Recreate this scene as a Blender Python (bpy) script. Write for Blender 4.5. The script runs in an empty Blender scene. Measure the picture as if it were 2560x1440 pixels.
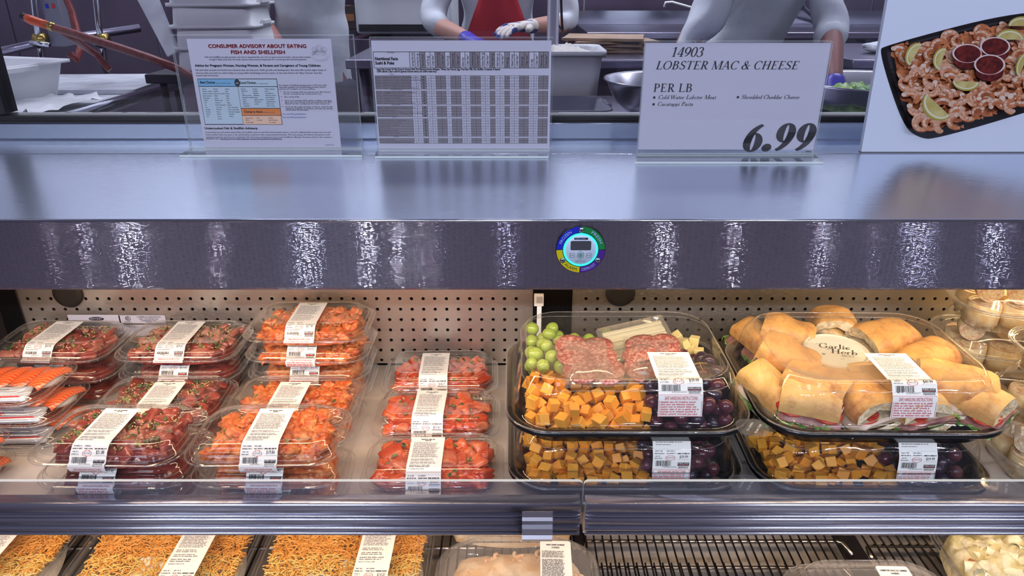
import bpy, bmesh, math, random
from mathutils import Vector, Matrix, noise, Euler
R = random.Random(7)
PI = math.pi
SC = bpy.context.scene
COL = SC.collection

# ------------------------------------------------------------------ camera, world, light, exposure
CZ = 1.30                      # camera height above the shop floor
PITCH = math.radians(23.5)
FPX = 1800.0                   # focal length in pixels of the 2560 px wide frame
cam = bpy.data.objects.new('camera', bpy.data.cameras.new('camera'))
cam.data.sensor_width = 36.0
cam.data.lens = 36.0 * FPX / 2560.0
cam.data.clip_start = 0.02
cam.location = (0, 0, CZ)
cam.rotation_euler = (PI / 2 - PITCH, 0, 0)
COL.objects.link(cam)
SC.camera = cam

W = bpy.data.worlds.new('world')
SC.world = W
W.use_nodes = True
W.node_tree.nodes['Background'].inputs[0].default_value = (0.62, 0.60, 0.95, 1)
W.node_tree.nodes['Background'].inputs[1].default_value = 0.14

SC.view_settings.view_transform = 'Standard'
SC.view_settings.look = 'None'
SC.view_settings.exposure = 0.0
SC.view_settings.gamma = 1.0
SC.view_settings.use_curve_mapping = False
SC.cycles.max_bounces = 10
SC.cycles.diffuse_bounces = 3
SC.cycles.glossy_bounces = 4
SC.cycles.transmission_bounces = 4
SC.cycles.transparent_max_bounces = 40
SC.cycles.caustics_reflective = False
SC.cycles.caustics_refractive = False
SC.cycles.sample_clamp_indirect = 4.0


def area(name, loc, size, energy, color, target=None, shape='RECTANGLE'):
    d = bpy.data.lights.new(name, 'AREA')
    d.shape = shape
    d.size, d.size_y = size
    d.energy = energy
    d.color = color
    o = bpy.data.objects.new(name, d)
    o.location = loc
    t = Vector(target) if target else Vector(loc) + Vector((0, 0, -1))
    o.rotation_euler = (t - Vector(loc)).to_track_quat('-Z', 'Y').to_euler()
    COL.objects.link(o)
    return o


COOL = (0.74, 0.83, 1.0)
WARM = (1.0, 0.68, 0.40)
# shop ceiling lamps over the aisle behind and above the photographer
for lx, ly, e in ((-2.2, -1.4, 10), (-0.7, -1.8, 12), (0.8, -1.8, 12), (2.3, -1.4, 10)):
    area('shop_ceiling_lamp', (lx, ly, 4.4), (0.5, 1.2), e, COOL)
# rows of globe lamps far down the shop; the brushed fascia draws each out into an upright streak
for u, r, e, c in ((85, .09, 60, (1, .8, .8)), (172, .10, 130, (1, .92, .88)), (283, .15, 420, (1, .95, .84)), (325, .06, 60, (1, .9, .85)), (525, .09, 130, (1, .9, .85)), (742, .19, 430, (.96, .98, 1)),
                   (902, .15, 400, (1, .96, .86)), (988, .10, 260, (1, .96, .86)), (1048, .06, 80, (1, .9, .85)), (1085, .05, 40, (1, .9, .9)), (1262, .14, 140, (.95, .93, 1)), (1675, .15, 300, (1, .96, .86)),
                   (1855, .11, 190, (1, .94, .86)), (2085, .13, 210, (1, .95, .9)), (2215, .06, 40, (1, .9, .9)), (2330, .26, 300, (.97, .97, 1)), (2545, .16, 280, (.98, .97, 1))):
    d = bpy.data.lights.new('shop_globe_lamp', 'POINT')
    d.shadow_soft_size = r * 0.8
    d.energy = e * 0.80
    d.color = (c[0] * .80, c[1] * .88, c[2] * 1.06)
    o = bpy.data.objects.new('shop_globe_lamp', d)
    o.location = ((u - 1280.0) / 1674.0 * 8.55, -7.0, 5.0)
    COL.objects.link(o)
# ceiling lamps of the preparation room behind the window
for lx, ly in ((-1.7, 3.2), (0.0, 3.2), (1.7, 3.2)):
    area('kitchen_ceiling_lamp', (lx, ly, 2.95), (1.2, 0.5), 44, (0.84, 0.90, 1.0))
# warm LED strips in the case: below the canopy and below the upper shelf
area('canopy_light_strip', (-0.45, 0.835, CZ - 0.356), (0.98, 0.016), 2.3, (1.0, 0.70, 0.47), (-0.45, 1.02, CZ - 0.65))
area('canopy_light_strip', (0.55, 0.835, CZ - 0.356), (0.95, 0.016), 1.5, (1.0, 0.74, 0.46), (0.55, 1.00, CZ - 0.65))
area('canopy_corner_lamp', (0.90, 1.08, CZ - 0.37), (0.25, 0.03), 1.0, (1.0, 0.72, 0.36), (0.86, 1.0, CZ - 0.65))
area('shelf_light_strip', (-0.45, 0.80, CZ - 0.676), (0.98, 0.016), 1.5, (1.0, 0.70, 0.46), (-0.45, 0.83, CZ - 0.90))
area('shelf_light_strip', (0.55, 0.80, CZ - 0.676), (0.90, 0.016), 1.5, (1.0, 0.74, 0.52), (0.55, 0.83, CZ - 0.90))


# ------------------------------------------------------------------ camera geometry used to find where things stand
CP, SP = math.cos(PITCH), math.sin(PITCH)
def ray(u, v):
    dx, dy = (u - 1280.0) / FPX, (v - 720.0) / FPX
    return Vector((dx, CP - dy * SP, -SP - dy * CP))
def at(u, v, Y=None, z=None):
    d = ray(u, v)
    t = Y / d.y if Y is not None else (z - CZ) / d.z
    return Vector((d.x * t, d.y * t, CZ + d.z * t))


# ------------------------------------------------------------------ colours and materials
def lin(c):
    c = c / 255.0
    return c / 12.92 if c <= 0.04045 else ((c + 0.055) / 1.055) ** 2.4
def rgb(r, g, b):
    return (lin(r), lin(g), lin(b), 1.0)
MATS = {}
def new_mat(name):
    m = bpy.data.materials.new(name)
    m.use_nodes = True
    nt = m.node_tree
    nt.nodes.clear()
    out = nt.nodes.new('ShaderNodeOutputMaterial')
    MATS[name] = m
    return m, nt, out
def N(nt, t, **kw):
    n = nt.nodes.new(t)
    for k, v in kw.items():
        setattr(n, k, v)
    return n
def pbr(name, col, rough=0.5, metal=0.0, col2=None, scale=30.0, detail=3.0, bump=0.0, bscale=None, stretch=None, coat=0.0,
        lo=0.4, hi=0.6, spec=0.5, sheen=0.0, dist=0.002, sub=0.0):
    m, nt, out = new_mat(name)
    p = N(nt, 'ShaderNodeBsdfPrincipled')
    nt.links.new(p.outputs[0], out.inputs[0])
    p.inputs['Base Color'].default_value = col
    p.inputs['Roughness'].default_value = rough
    p.inputs['Metallic'].default_value = metal
    p.inputs['Coat Weight'].default_value = coat
    p.inputs['Coat Roughness'].default_value = 0.12
    p.inputs['Specular IOR Level'].default_value = spec
    if sub:
        p.inputs['Subsurface Weight'].default_value = sub
        p.inputs['Subsurface Radius'].default_value = (0.01, 0.004, 0.002)
    tc = None
    if col2 is not None or bump:
        tc = N(nt, 'ShaderNodeTexCoord')
        src = tc.outputs['Object']
        if stretch:
            mp = N(nt, 'ShaderNodeMapping')
            mp.inputs['Scale'].default_value = stretch
            nt.links.new(src, mp.inputs[0])
            src = mp.outputs[0]
    if col2 is not None:
        nz = N(nt, 'ShaderNodeTexNoise')
        nz.inputs['Scale'].default_value = scale
        nz.inputs['Detail'].default_value = detail
        nt.links.new(src, nz.inputs['Vector'])
        cr = N(nt, 'ShaderNodeValToRGB')
        cr.color_ramp.elements[0].position = lo
        cr.color_ramp.elements[1].position = hi
        cr.color_ramp.elements[0].color = col
        cr.color_ramp.elements[1].color = col2
        nt.links.new(nz.outputs[0], cr.inputs[0])
        nt.links.new(cr.outputs[0], p.inputs['Base Color'])
    if bump:
        nb = N(nt, 'ShaderNodeTexNoise')
        nb.inputs['Scale'].default_value = bscale or scale
        nb.inputs['Detail'].default_value = 4
        nt.links.new(src, nb.inputs['Vector'])
        b = N(nt, 'ShaderNodeBump')
        b.inputs['Strength'].default_value = bump
        b.inputs['Distance'].default_value = dist
        nt.links.new(nb.outputs[0], b.inputs['Height'])
        nt.links.new(b.outputs[0], p.inputs['Normal'])
    return m
def clear(name, tint=(0.97, 0.97, 0.97), ior=1.45, rough=0.04, base=0.02, haze=0.0, hazecol=(0.9, 0.9, 0.9), fac=1.0):
    """thin clear plastic or glass sheet: transparent, with a Fresnel reflection and a little haze"""
    m, nt, out = new_mat(name)
    tr = N(nt, 'ShaderNodeBsdfTransparent')
    tr.inputs[0].default_value = (*tint, 1)
    gl = N(nt, 'ShaderNodeBsdfGlossy')
    gl.inputs['Roughness'].default_value = rough
    gl.inputs['Color'].default_value = (1, 1, 1, 1)
    # Schlick reflectance of a thin sheet, the same from both sides
    f0 = ((ior - 1) / (ior + 1)) ** 2
    lw = N(nt, 'ShaderNodeLayerWeight')
    lw.inputs['Blend'].default_value = 0.5
    pw = N(nt, 'ShaderNodeMath', operation='POWER')
    pw.inputs[1].default_value = 5.0
    nt.links.new(lw.outputs['Facing'], pw.inputs[0])
    ma = N(nt, 'ShaderNodeMath', operation='MULTIPLY_ADD')
    ma.inputs[1].default_value = (1 - f0) * fac
    ma.inputs[2].default_value = f0 + base
    ma.use_clamp = True
    nt.links.new(pw.outputs[0], ma.inputs[0])
    mx = N(nt, 'ShaderNodeMixShader')
    nt.links.new(ma.outputs[0], mx.inputs[0])
    nt.links.new(tr.outputs[0], mx.inputs[1])
    nt.links.new(gl.outputs[0], mx.inputs[2])
    last = mx
    if haze:
        df = N(nt, 'ShaderNodeBsdfDiffuse')
        df.inputs[0].default_value = (*hazecol, 1)
        m2 = N(nt, 'ShaderNodeMixShader')
        m2.inputs[0].default_value = haze
        nt.links.new(mx.outputs[0], m2.inputs[1])
        nt.links.new(df.outputs[0], m2.inputs[2])
        last = m2
    nt.links.new(last.outputs[0], out.inputs[0])
    return m
def steel(name, col, rough, spread, tilt, side, grain, wave=0.0, wscale=5.0):
    """brushed stainless steel: fine grooves tip the surface normal along TILT at random (SPREAD), slow dents along SIDE (WAVE)"""
    m, nt, out = new_mat(name)
    p = N(nt, 'ShaderNodeBsdfPrincipled')
    nt.links.new(p.outputs[0], out.inputs[0])
    p.inputs['Metallic'].default_value = 1.0
    p.inputs['Base Color'].default_value = col
    p.inputs['Roughness'].default_value = rough
    tc = N(nt, 'ShaderNodeTexCoord')
    geo = N(nt, 'ShaderNodeNewGeometry')
    last = geo.outputs['Normal']
    for sc, det, k, axis in ((grain, 2.0, spread, tilt), ((wscale,) * 3, 1.0, wave, side)):
        if not k:
            continue
        mp = N(nt, 'ShaderNodeMapping')
        mp.inputs['Scale'].default_value = sc
        nt.links.new(tc.outputs['Object'], mp.inputs[0])
        nz = N(nt, 'ShaderNodeTexNoise')
        nz.inputs['Scale'].default_value = 1.0
        nz.inputs['Detail'].default_value = det
        nt.links.new(mp.outputs[0], nz.inputs['Vector'])
        sb = N(nt, 'ShaderNodeMath', operation='SUBTRACT')
        sb.inputs[1].default_value = 0.5
        nt.links.new(nz.outputs[0], sb.inputs[0])
        cx = N(nt, 'ShaderNodeVectorMath', operation='SCALE')
        cx.inputs[0].default_value = Vector(axis) * k
        nt.links.new(sb.outputs[0], cx.inputs['Scale'])
        ad = N(nt, 'ShaderNodeVectorMath', operation='ADD')
        nt.links.new(last, ad.inputs[0])
        nt.links.new(cx.outputs[0], ad.inputs[1])
        last = ad.outputs[0]
    nn = N(nt, 'ShaderNodeVectorMath', operation='NORMALIZE')
    nt.links.new(last, nn.inputs[0])
    nt.links.new(nn.outputs[0], p.inputs['Normal'])
    return m
def emit(name, col, strength):
    m, nt, out = new_mat(name)
    e = N(nt, 'ShaderNodeEmission')
    e.inputs[0].default_value = col
    e.inputs[1].default_value = strength
    nt.links.new(e.outputs[0], out.inputs[0])
    return m

steel('counter_steel', rgb(196, 206, 224), 0.24, 0.30, (0, 1, 0), (1, 0, 0), (100, 5000, 900), 0.02, 6)
steel('fascia_steel', rgb(172, 168, 182), 0.055, 2.5, (0, 0, 1), (1, 0, 0), (160, 900, 9000), 0.016, 8)
steel('panel_steel', rgb(222, 212, 200), 0.40, 1.0, (0, 0, 1), (1, 0, 0), (100, 900, 6000), 0.10, 9)
steel('kitchen_steel', rgb(150, 146, 165), 0.30, 0.3, (0, 0, 1), (1, 0, 0), (8, 300, 300))
pbr('chrome', rgb(205, 208, 218), 0.12, 1.0)
pbr('rail_chrome', rgb(206, 206, 218), 0.26, 1.0)
pbr('rack_wire', rgb(70, 62, 62), 0.35, 0.9)
pbr('rack_rod', rgb(190, 182, 176), 0.25, 1.0)
pbr('dark_metal', rgb(48, 44, 50), 0.45, 0.6)
pbr('black_plastic', rgb(14, 14, 16), 0.22, 0.0, coat=0.3)
pbr('black_frame', rgb(12, 12, 16), 0.4)
pbr('black_rubber', rgb(40, 37, 37), 0.6)
pbr('shelf_enamel', rgb(212, 204, 196), 0.45, col2=rgb(190, 182, 172), scale=14)
pbr('case_liner', rgb(120, 106, 98), 0.5)
pbr('dark_liner', rgb(40, 34, 34), 0.6)
clear('lid_plastic', (0.97, 0.97, 0.965), 1.42, 0.05, 0.012, 0.012)
clear('rim_plastic', (0.93, 0.93, 0.93), 1.5, 0.06, 0.05, 0.05)
clear('fogged_lid', (0.96, 0.95, 0.94), 1.42, 0.10, 0.02, 0.13, (0.85, 0.80, 0.76))
clear('bag_film', (0.97, 0.97, 0.95), 1.5, 0.10, 0.06, 0.09)
clear('window_glass', (0.79, 0.78, 0.81), 1.45, 0.01, 0.0)
clear('guard_glass', (0.90, 0.91, 0.95), 1.5, 0.02, 0.02, 0.03, (0.6, 0.6, 0.8))
clear('acrylic', (0.985, 0.985, 0.99), 1.45, 0.02, 0.0, 0.006, (0.75, 0.8, 0.95))
clear('acrylic_edge', (0.80, 0.86, 0.92), 1.5, 0.10, 0.22, 0.72, (0.86, 0.97, 1.0))  # pale diffuse colour stands in for light piped out at the sheet edges
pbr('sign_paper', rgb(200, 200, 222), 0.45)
pbr('label_paper', rgb(242, 242, 238), 0.38)
pbr('ink_black', rgb(26, 22, 30), 0.5)
pbr('ink_grey', rgb(120, 118, 124), 0.55)
pbr('ink_table_grey', rgb(132, 126, 138), 0.5)
pbr('ink_light_grey', rgb(186, 184, 196), 0.5)
pbr('ink_red', rgb(200, 44, 50), 0.5)
pbr('ink_pink', rgb(214, 120, 122), 0.5)
pbr('ink_heading_red', rgb(196, 20, 36), 0.5)
pbr('ink_blue', rgb(70, 100, 170), 0.5)
pbr('ink_sky', rgb(120, 178, 220), 0.5)
pbr('ink_pale_blue', rgb(186, 208, 226), 0.5)
pbr('ink_orange', rgb(222, 128, 52), 0.5)
pbr('ink_pale_orange', rgb(238, 196, 170), 0.5)
pbr('ink_logo', rgb(44, 20, 24), 0.5)
MATS['tray_black'] = MATS['black_plastic']
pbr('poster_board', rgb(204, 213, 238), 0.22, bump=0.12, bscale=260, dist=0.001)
pbr('print_black', rgb(18, 15, 20), 0.25)
pbr('print_shrimp', rgb(176, 110, 76), 0.3, col2=rgb(214, 172, 150), scale=60, lo=0.42, hi=0.66)
pbr('print_shrimp_dark', rgb(140, 72, 42), 0.3, col2=rgb(182, 110, 70), scale=70)
pbr('print_shrimp_pale', rgb(208, 188, 178), 0.3, col2=rgb(186, 140, 114), scale=60)
pbr('print_lemon', rgb(192, 180, 124), 0.3, col2=rgb(172, 156, 92), scale=50)
pbr('print_lemon_rind', rgb(158, 148, 66), 0.3)
pbr('print_lemon_white', rgb(206, 202, 180), 0.3)
pbr('print_sauce', rgb(70, 18, 20), 0.25, col2=rgb(104, 34, 30), scale=120)
pbr('print_cup', rgb(206, 190, 196), 0.3)
# food
pbr('tuna', rgb(140, 50, 42), 0.26, col2=rgb(186, 104, 86), scale=55, coat=0.25, bump=0.25, bscale=120, lo=0.38, hi=0.66, dist=0.0015)
pbr('tuna_pink', rgb(170, 92, 76), 0.28, col2=rgb(206, 144, 122), scale=60, coat=0.25, bump=0.25, bscale=120, dist=0.0015)
pbr('tuna_deep', rgb(104, 30, 28), 0.26, col2=rgb(150, 62, 50), scale=55, coat=0.25, bump=0.2, bscale=120, dist=0.0015)
pbr('salmon', rgb(214, 84, 44), 0.26, col2=rgb(236, 132, 86), scale=45, coat=0.2, bump=0.2, bscale=90, dist=0.0015)
pbr('salmon_deep', rgb(190, 60, 30), 0.26, col2=rgb(222, 100, 56), scale=45, coat=0.2, bump=0.2, bscale=90, dist=0.0015)
pbr('spicy', rgb(206, 92, 38), 0.36, col2=rgb(232, 148, 84), scale=90, coat=0.15, bump=0.5, bscale=110, dist=0.003)
pbr('spicy_lump', rgb(208, 90, 36), 0.34, col2=rgb(234, 146, 80), scale=60, coat=0.15, bump=0.5, bscale=130, dist=0.003)
pbr('green_onion', rgb(50, 70, 30), 0.35, col2=rgb(118, 136, 66), scale=40)
pbr('sesame', rgb(226, 190, 128), 0.4)
pbr('rice', rgb(238, 232, 222), 0.5, bump=0.4, bscale=160)
pbr('cheddar', rgb(246, 164, 44), 0.42, col2=rgb(250, 184, 74), scale=40, bump=0.15, bscale=90, dist=0.001)
pbr('cheddar_dark', rgb(238, 148, 34), 0.42, col2=rgb(246, 168, 56), scale=40, bump=0.15, bscale=90, dist=0.001)
pbr('pale_cheese', rgb(244, 222, 140), 0.42, col2=rgb(250, 232, 168), scale=40, bump=0.12, bscale=90, dist=0.001)
pbr('green_grape', rgb(138, 170, 54), 0.22, col2=rgb(176, 200, 92), scale=50, coat=0.3)
pbr('red_grape', rgb(56, 22, 38), 0.26, col2=rgb(108, 44, 58), scale=42, coat=0.25, lo=0.36, hi=0.68)
pbr('dark_grape', rgb(34, 20, 38), 0.28, col2=rgb(78, 52, 74), scale=46, coat=0.25, lo=0.4, hi=0.7)
pbr('grape_stem', rgb(140, 106, 56), 0.6)
pbr('salami', rgb(164, 74, 70), 0.34, col2=rgb(218, 162, 150), scale=260, lo=0.45, hi=0.62, coat=0.2)
pbr('crust', rgb(230, 166, 82), 0.5, col2=rgb(172, 96, 40), scale=34, lo=0.47, hi=0.70, bump=0.35, bscale=60, dist=0.003)
pbr('crust_pale', rgb(236, 184, 106), 0.5, col2=rgb(196, 126, 62), scale=32, lo=0.48, hi=0.74, bump=0.35, bscale=60, dist=0.003)
pbr('crumb', rgb(244, 228, 192), 0.7, col2=rgb(214, 182, 132), scale=170, bump=0.5, bscale=190, lo=0.42, hi=0.62, dist=0.002)
pbr('roast_beef', rgb(150, 96, 92), 0.4, col2=rgb(190, 136, 124), scale=60)
pbr('turkey', rgb(232, 198, 172), 0.4, col2=rgb(240, 216, 194), scale=40)
pbr('tomato', rgb(186, 40, 26), 0.28, col2=rgb(212, 78, 48), scale=60, coat=0.3)
pbr('lettuce', rgb(70, 128, 44), 0.36, col2=rgb(150, 184, 92), scale=45)
pbr('yellow_slice', rgb(248, 190, 76), 0.4)
pbr('white_slice', rgb(244, 236, 204), 0.4)
pbr('aioli', rgb(232, 216, 178), 0.4, col2=rgb(222, 200, 158), scale=60)
pbr('cup_lid', rgb(232, 226, 204), 0.3)
pbr('cup_sticker', rgb(246, 246, 230), 0.35)
pbr('tortilla', rgb(238, 218, 174), 0.55, col2=rgb(222, 186, 128), scale=50, bump=0.25, bscale=50)
pbr('wrap_filling', rgb(214, 168, 140), 0.5, col2=rgb(236, 224, 200), scale=160, lo=0.42, hi=0.58)
pbr('cream_top', rgb(240, 222, 190), 0.5, col2=rgb(226, 184, 130), scale=30, bump=0.6, bscale=60, dist=0.005)
pbr('mashed_white', rgb(244, 236, 216), 0.5, bump=0.6, bscale=45, dist=0.006)
pbr('shred_orange', rgb(246, 172, 72), 0.5)
pbr('shred_yellow', rgb(250, 208, 110), 0.5)
pbr('shred_cream', rgb(248, 226, 160), 0.5)
pbr('macaroni', rgb(246, 212, 172), 0.45, col2=rgb(236, 184, 136), scale=50, bump=0.3, bscale=70)
pbr('pasta_salad', rgb(238, 226, 190), 0.45, col2=rgb(206, 190, 130), scale=55, bump=0.7, bscale=60, dist=0.005)
pbr('bacon_bit', rgb(176, 104, 62), 0.5)
for nm in ('crust', 'crust_pale'):
    nt_ = MATS[nm].node_tree
    pb_ = [n for n in nt_.nodes if n.type == 'BSDF_PRINCIPLED'][0]
    src_ = pb_.inputs['Base Color'].links[0].from_socket
    n2 = N(nt_, 'ShaderNodeTexNoise'); n2.inputs['Scale'].default_value = 210; n2.inputs['Detail'].default_value = 5
    t2 = N(nt_, 'ShaderNodeTexCoord'); nt_.links.new(t2.outputs['Object'], n2.inputs['Vector'])
    r2 = N(nt_, 'ShaderNodeMapRange'); r2.inputs['From Min'].default_value = .3; r2.inputs['From Max'].default_value = .7
    r2.inputs['To Min'].default_value = 0.0; r2.inputs['To Max'].default_value = 0.26
    nt_.links.new(n2.outputs[0], r2.inputs[0])
    m2 = N(nt_, 'ShaderNodeMixRGB'); m2.inputs[2].default_value = rgb(250, 222, 172)
    nt_.links.new(r2.outputs[0], m2.inputs[0]); nt_.links.new(src_, m2.inputs[1]); nt_.links.new(m2.outputs[0], pb_.inputs['Base Color'])
    bp_ = [n for n in nt_.nodes if n.type == 'BUMP'][0]
    b2 = N(nt_, 'ShaderNodeBump'); b2.inputs['Strength'].default_value = .5; b2.inputs['Distance'].default_value = .0012
    nt_.links.new(n2.outputs[0], b2.inputs['Height']); nt_.links.new(bp_.outputs[0], b2.inputs['Normal']); nt_.links.new(b2.outputs[0], pb_.inputs['Normal'])
# kitchen
pbr('tub_white', rgb(226, 228, 232), 0.4)
pbr('board_white', rgb(214, 218, 224), 0.45, col2=rgb(196, 200, 208), scale=14)
pbr('tile_wall', rgb(232, 234, 242), 0.35)
pbr('kitchen_floor', rgb(110, 92, 88), 0.5)
pbr('shop_floor', rgb(112, 100, 108), 0.35, col2=rgb(96, 86, 94), scale=3)
pbr('ceiling_white', rgb(215, 215, 222), 0.6)
pbr('kitchen_dark', rgb(86, 74, 92), 0.4, col2=rgb(74, 62, 80), scale=3, metal=0.5)
pbr('coat_white', rgb(214, 220, 228), 0.7, bump=0.5, bscale=14, dist=0.01)
pbr('apron_red', rgb(186, 36, 48), 0.65, bump=0.3, bscale=16, dist=0.008)
pbr('skin', rgb(196, 146, 128), 0.5)
pbr('skin_dark', rgb(150, 96, 88), 0.5)
pbr('hair_dark', rgb(40, 30, 28), 0.5)
pbr('trouser_grey', rgb(70, 70, 84), 0.7)
pbr('glove_knit', rgb(222, 214, 204), 0.8, col2=rgb(50, 68, 140), scale=26, lo=0.50, hi=0.56, bump=0.5, bscale=140)
pbr('glove_purple', rgb(66, 56, 176), 0.35)
pbr('wand_orange', rgb(204, 78, 26), 0.4)
pbr('hose_red', rgb(104, 32, 30), 0.45, col2=rgb(126, 50, 44), scale=60)
pbr('brass', rgb(176, 150, 84), 0.3, 1.0)
pbr('cardboard', rgb(176, 150, 126), 0.7, col2=rgb(160, 132, 108), scale=10)
pbr('box_red', rgb(110, 34, 34), 0.5)
pbr('box_tan', rgb(150, 104, 66), 0.6)
pbr('box_dark', rgb(54, 40, 36), 0.6)
pbr('eye_dark', rgb(30, 24, 24), 0.3)
pbr('lip', rgb(160, 90, 84), 0.5)
pbr('switch_red', rgb(196, 40, 40), 0.4)
pbr('grey_plastic', rgb(120, 120, 136), 0.45)
pbr('green_plastic', rgb(24, 110, 82), 0.5)
pbr('pole_grey', rgb(120, 118, 138), 0.4)
pbr('dial_blue', rgb(24, 40, 190), 0.35)
pbr('dial_green', rgb(20, 128, 64), 0.35)
pbr('dial_yellow', rgb(206, 190, 20), 0.35)
pbr('dial_purple', rgb(76, 32, 140), 0.35)
pbr('dial_face', rgb(206, 214, 240), 0.4)
pbr('dial_text', rgb(170, 190, 240), 0.4)
pbr('screen_grey', rgb(70, 72, 80), 0.15)
emit('glow_ring', (0.05, 0.95, 0.85, 1), 1.3)


# ------------------------------------------------------------------ mesh builder
class MB:
    def __init__(s):
        s.v, s.f, s.m, s.s = [], [], [], []
    def add(s, vs, fs, mi=0, smooth=False):
        o = len(s.v)
        s.v += [tuple(p) for p in vs]
        for f in fs:
            s.f.append(tuple(i + o for i in f))
            s.m.append(mi)
            s.s.append(smooth)
        return s
    def box(s, c, d, mi=0, mat=None):
        x, y, z = d[0] / 2, d[1] / 2, d[2] / 2
        vs = [Vector((a * x, b * y, e * z)) for a in (-1, 1) for b in (-1, 1) for e in (-1, 1)]
        if mat:
            vs = [mat @ p for p in vs]
        vs = [p + Vector(c) for p in vs]
        return s.add(vs, [(0, 1, 3, 2), (4, 6, 7, 5), (0, 4, 5, 1), (2, 3, 7, 6), (0, 2, 6, 4), (1, 5, 7, 3)], mi)
    def span(s, x0, x1, y0, y1, z0, z1, mi=0):
        return s.box(((x0 + x1) / 2, (y0 + y1) / 2, (z0 + z1) / 2), (x1 - x0, y1 - y0, z1 - z0), mi)
    def loft(s, rings, cap0=False, cap1=False, mi=0, smooth=True, closed=True):
        n = len(rings[0])
        vs = [p for r in rings for p in r]
        fs = []
        m = n if closed else n - 1
        for i in range(len(rings) - 1):
            for j in range(m):
                a, b = i * n + j, i * n + (j + 1) % n
                fs.append((a, b, b + n, a + n))
        if cap0:
            fs.append(tuple(range(n - 1, -1, -1)))
        if cap1:
            fs.append(tuple((len(rings) - 1) * n + j for j in range(n)))
        return s.add(vs, fs, mi, smooth)
    def tube(s, pts, r, n=8, mi=0, closed=False, caps=True):
        pts = [Vector(p) for p in pts]
        k = len(pts)
        rs = r if isinstance(r, (list, tuple)) else [r] * k
        rings = []
        up = None
        for i in range(k):
            a = pts[(i - 1) % k] if (closed or i > 0) else pts[i]
            b = pts[(i + 1) % k] if (closed or i < k - 1) else pts[i]
            t = (b - a)
            t = t.normalized() if t.length > 1e-9 else Vector((0, 0, 1))
            if up is None:
                up = t.orthogonal().normalized()
            else:
                up = up - t * up.dot(t)
                up = up.normalized() if up.length > 1e-6 else t.orthogonal().normalized()
            w = t.cross(up)
            rings.append([pts[i] + (up * math.cos(2 * PI * j / n) + w * math.sin(2 * PI * j / n)) * rs[i] for j in range(n)])
        if closed:
            rings.append(rings[0])
            return s.loft(rings, False, False, mi)
        return s.loft(rings, caps, caps, mi)
    def lathe(s, prof, n=32, c=(0, 0, 0), mi=0, cap0=False, cap1=False, ax=1.0, ay=1.0):
        rings = [[(c[0] + r * ax * math.cos(2 * PI * j / n), c[1] + r * ay * math.sin(2 * PI * j / n), c[2] + z) for j in range(n)] for r, z in prof]
        return s.loft(rings, cap0, cap1, mi)
    def disc(s, c, r, n=24, mi=0, a=None, b=None):
        a = Vector(a) if a else Vector((1, 0, 0))
        b = Vector(b) if b else Vector((0, 1, 0))
        return s.add([Vector(c) + a * (r * math.cos(2 * PI * j / n)) + b * (r * math.sin(2 * PI * j / n)) for j in range(n)], [tuple(range(n))], mi)
    def mesh(s, name, mats):
        me = bpy.data.meshes.new(name)
        me.from_pydata(s.v, [], s.f)
        for m in mats if isinstance(mats, (list, tuple)) else [mats]:
            me.materials.append(MATS[m] if isinstance(m, str) else m)
        me.polygons.foreach_set('material_index', s.m)
        me.polygons.foreach_set('use_smooth', s.s)
        me.update()
        return me
    def build(s, name, mats, parent=None, loc=None, rot=None):
        return put(name, s.mesh(name, mats), parent, loc, rot)
def put(name, me, parent=None, loc=None, rot=None, scale=None):
    o = bpy.data.objects.new(name, me)
    COL.objects.link(o)
    if parent:
        o.parent = parent
    if loc is not None:
        o.location = loc
    if rot is not None:
        o.rotation_euler = rot
    if scale is not None:
        o.scale = scale if isinstance(scale, (tuple, list, Vector)) else (scale,) * 3
    return o
def tag(o, label=None, cat=None, group=None, kind=None):
    if label: o['label'] = label
    if cat: o['category'] = cat
    if group: o['group'] = group
    if kind: o['kind'] = kind
    return o
def thing(name, label, cat, loc=(0, 0, 0), rz=0.0, group=None, rot=None):
    o = bpy.data.objects.new(name, None)
    o.empty_display_size = 0.02
    COL.objects.link(o)
    o.location = loc
    o.rotation_euler = rot if rot is not None else (0, 0, rz)
    return tag(o, label, cat, group)
def struct(o):
    o['kind'] = 'structure'
    return o
def bevel(o, w=0.002, seg=2):
    b = o.modifiers.new('bevel', 'BEVEL')
    b.width = w
    b.segments = seg
    b.limit_method = 'ANGLE'
    for p in o.data.polygons:
        p.use_smooth = True
    o.data.set_sharp_from_angle(angle=math.radians(50)) if hasattr(o.data, 'set_sharp_from_angle') else None
    return o
def rrect(w, d, r, z, n=6, cx=0.0, cy=0.0):
    r = min(r, w / 2 - 1e-4, d / 2 - 1e-4)
    pts = []
    for qx, qy, a0 in ((1, 1, 0), (-1, 1, 90), (-1, -1, 180), (1, -1, 270)):
        for i in range(n + 1):
            a = math.radians(a0 + 90.0 * i / n)
            pts.append((cx + qx * (w / 2 - r) + r * math.cos(a), cy + qy * (d / 2 - r) + r * math.sin(a), z))
    return pts
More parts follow.
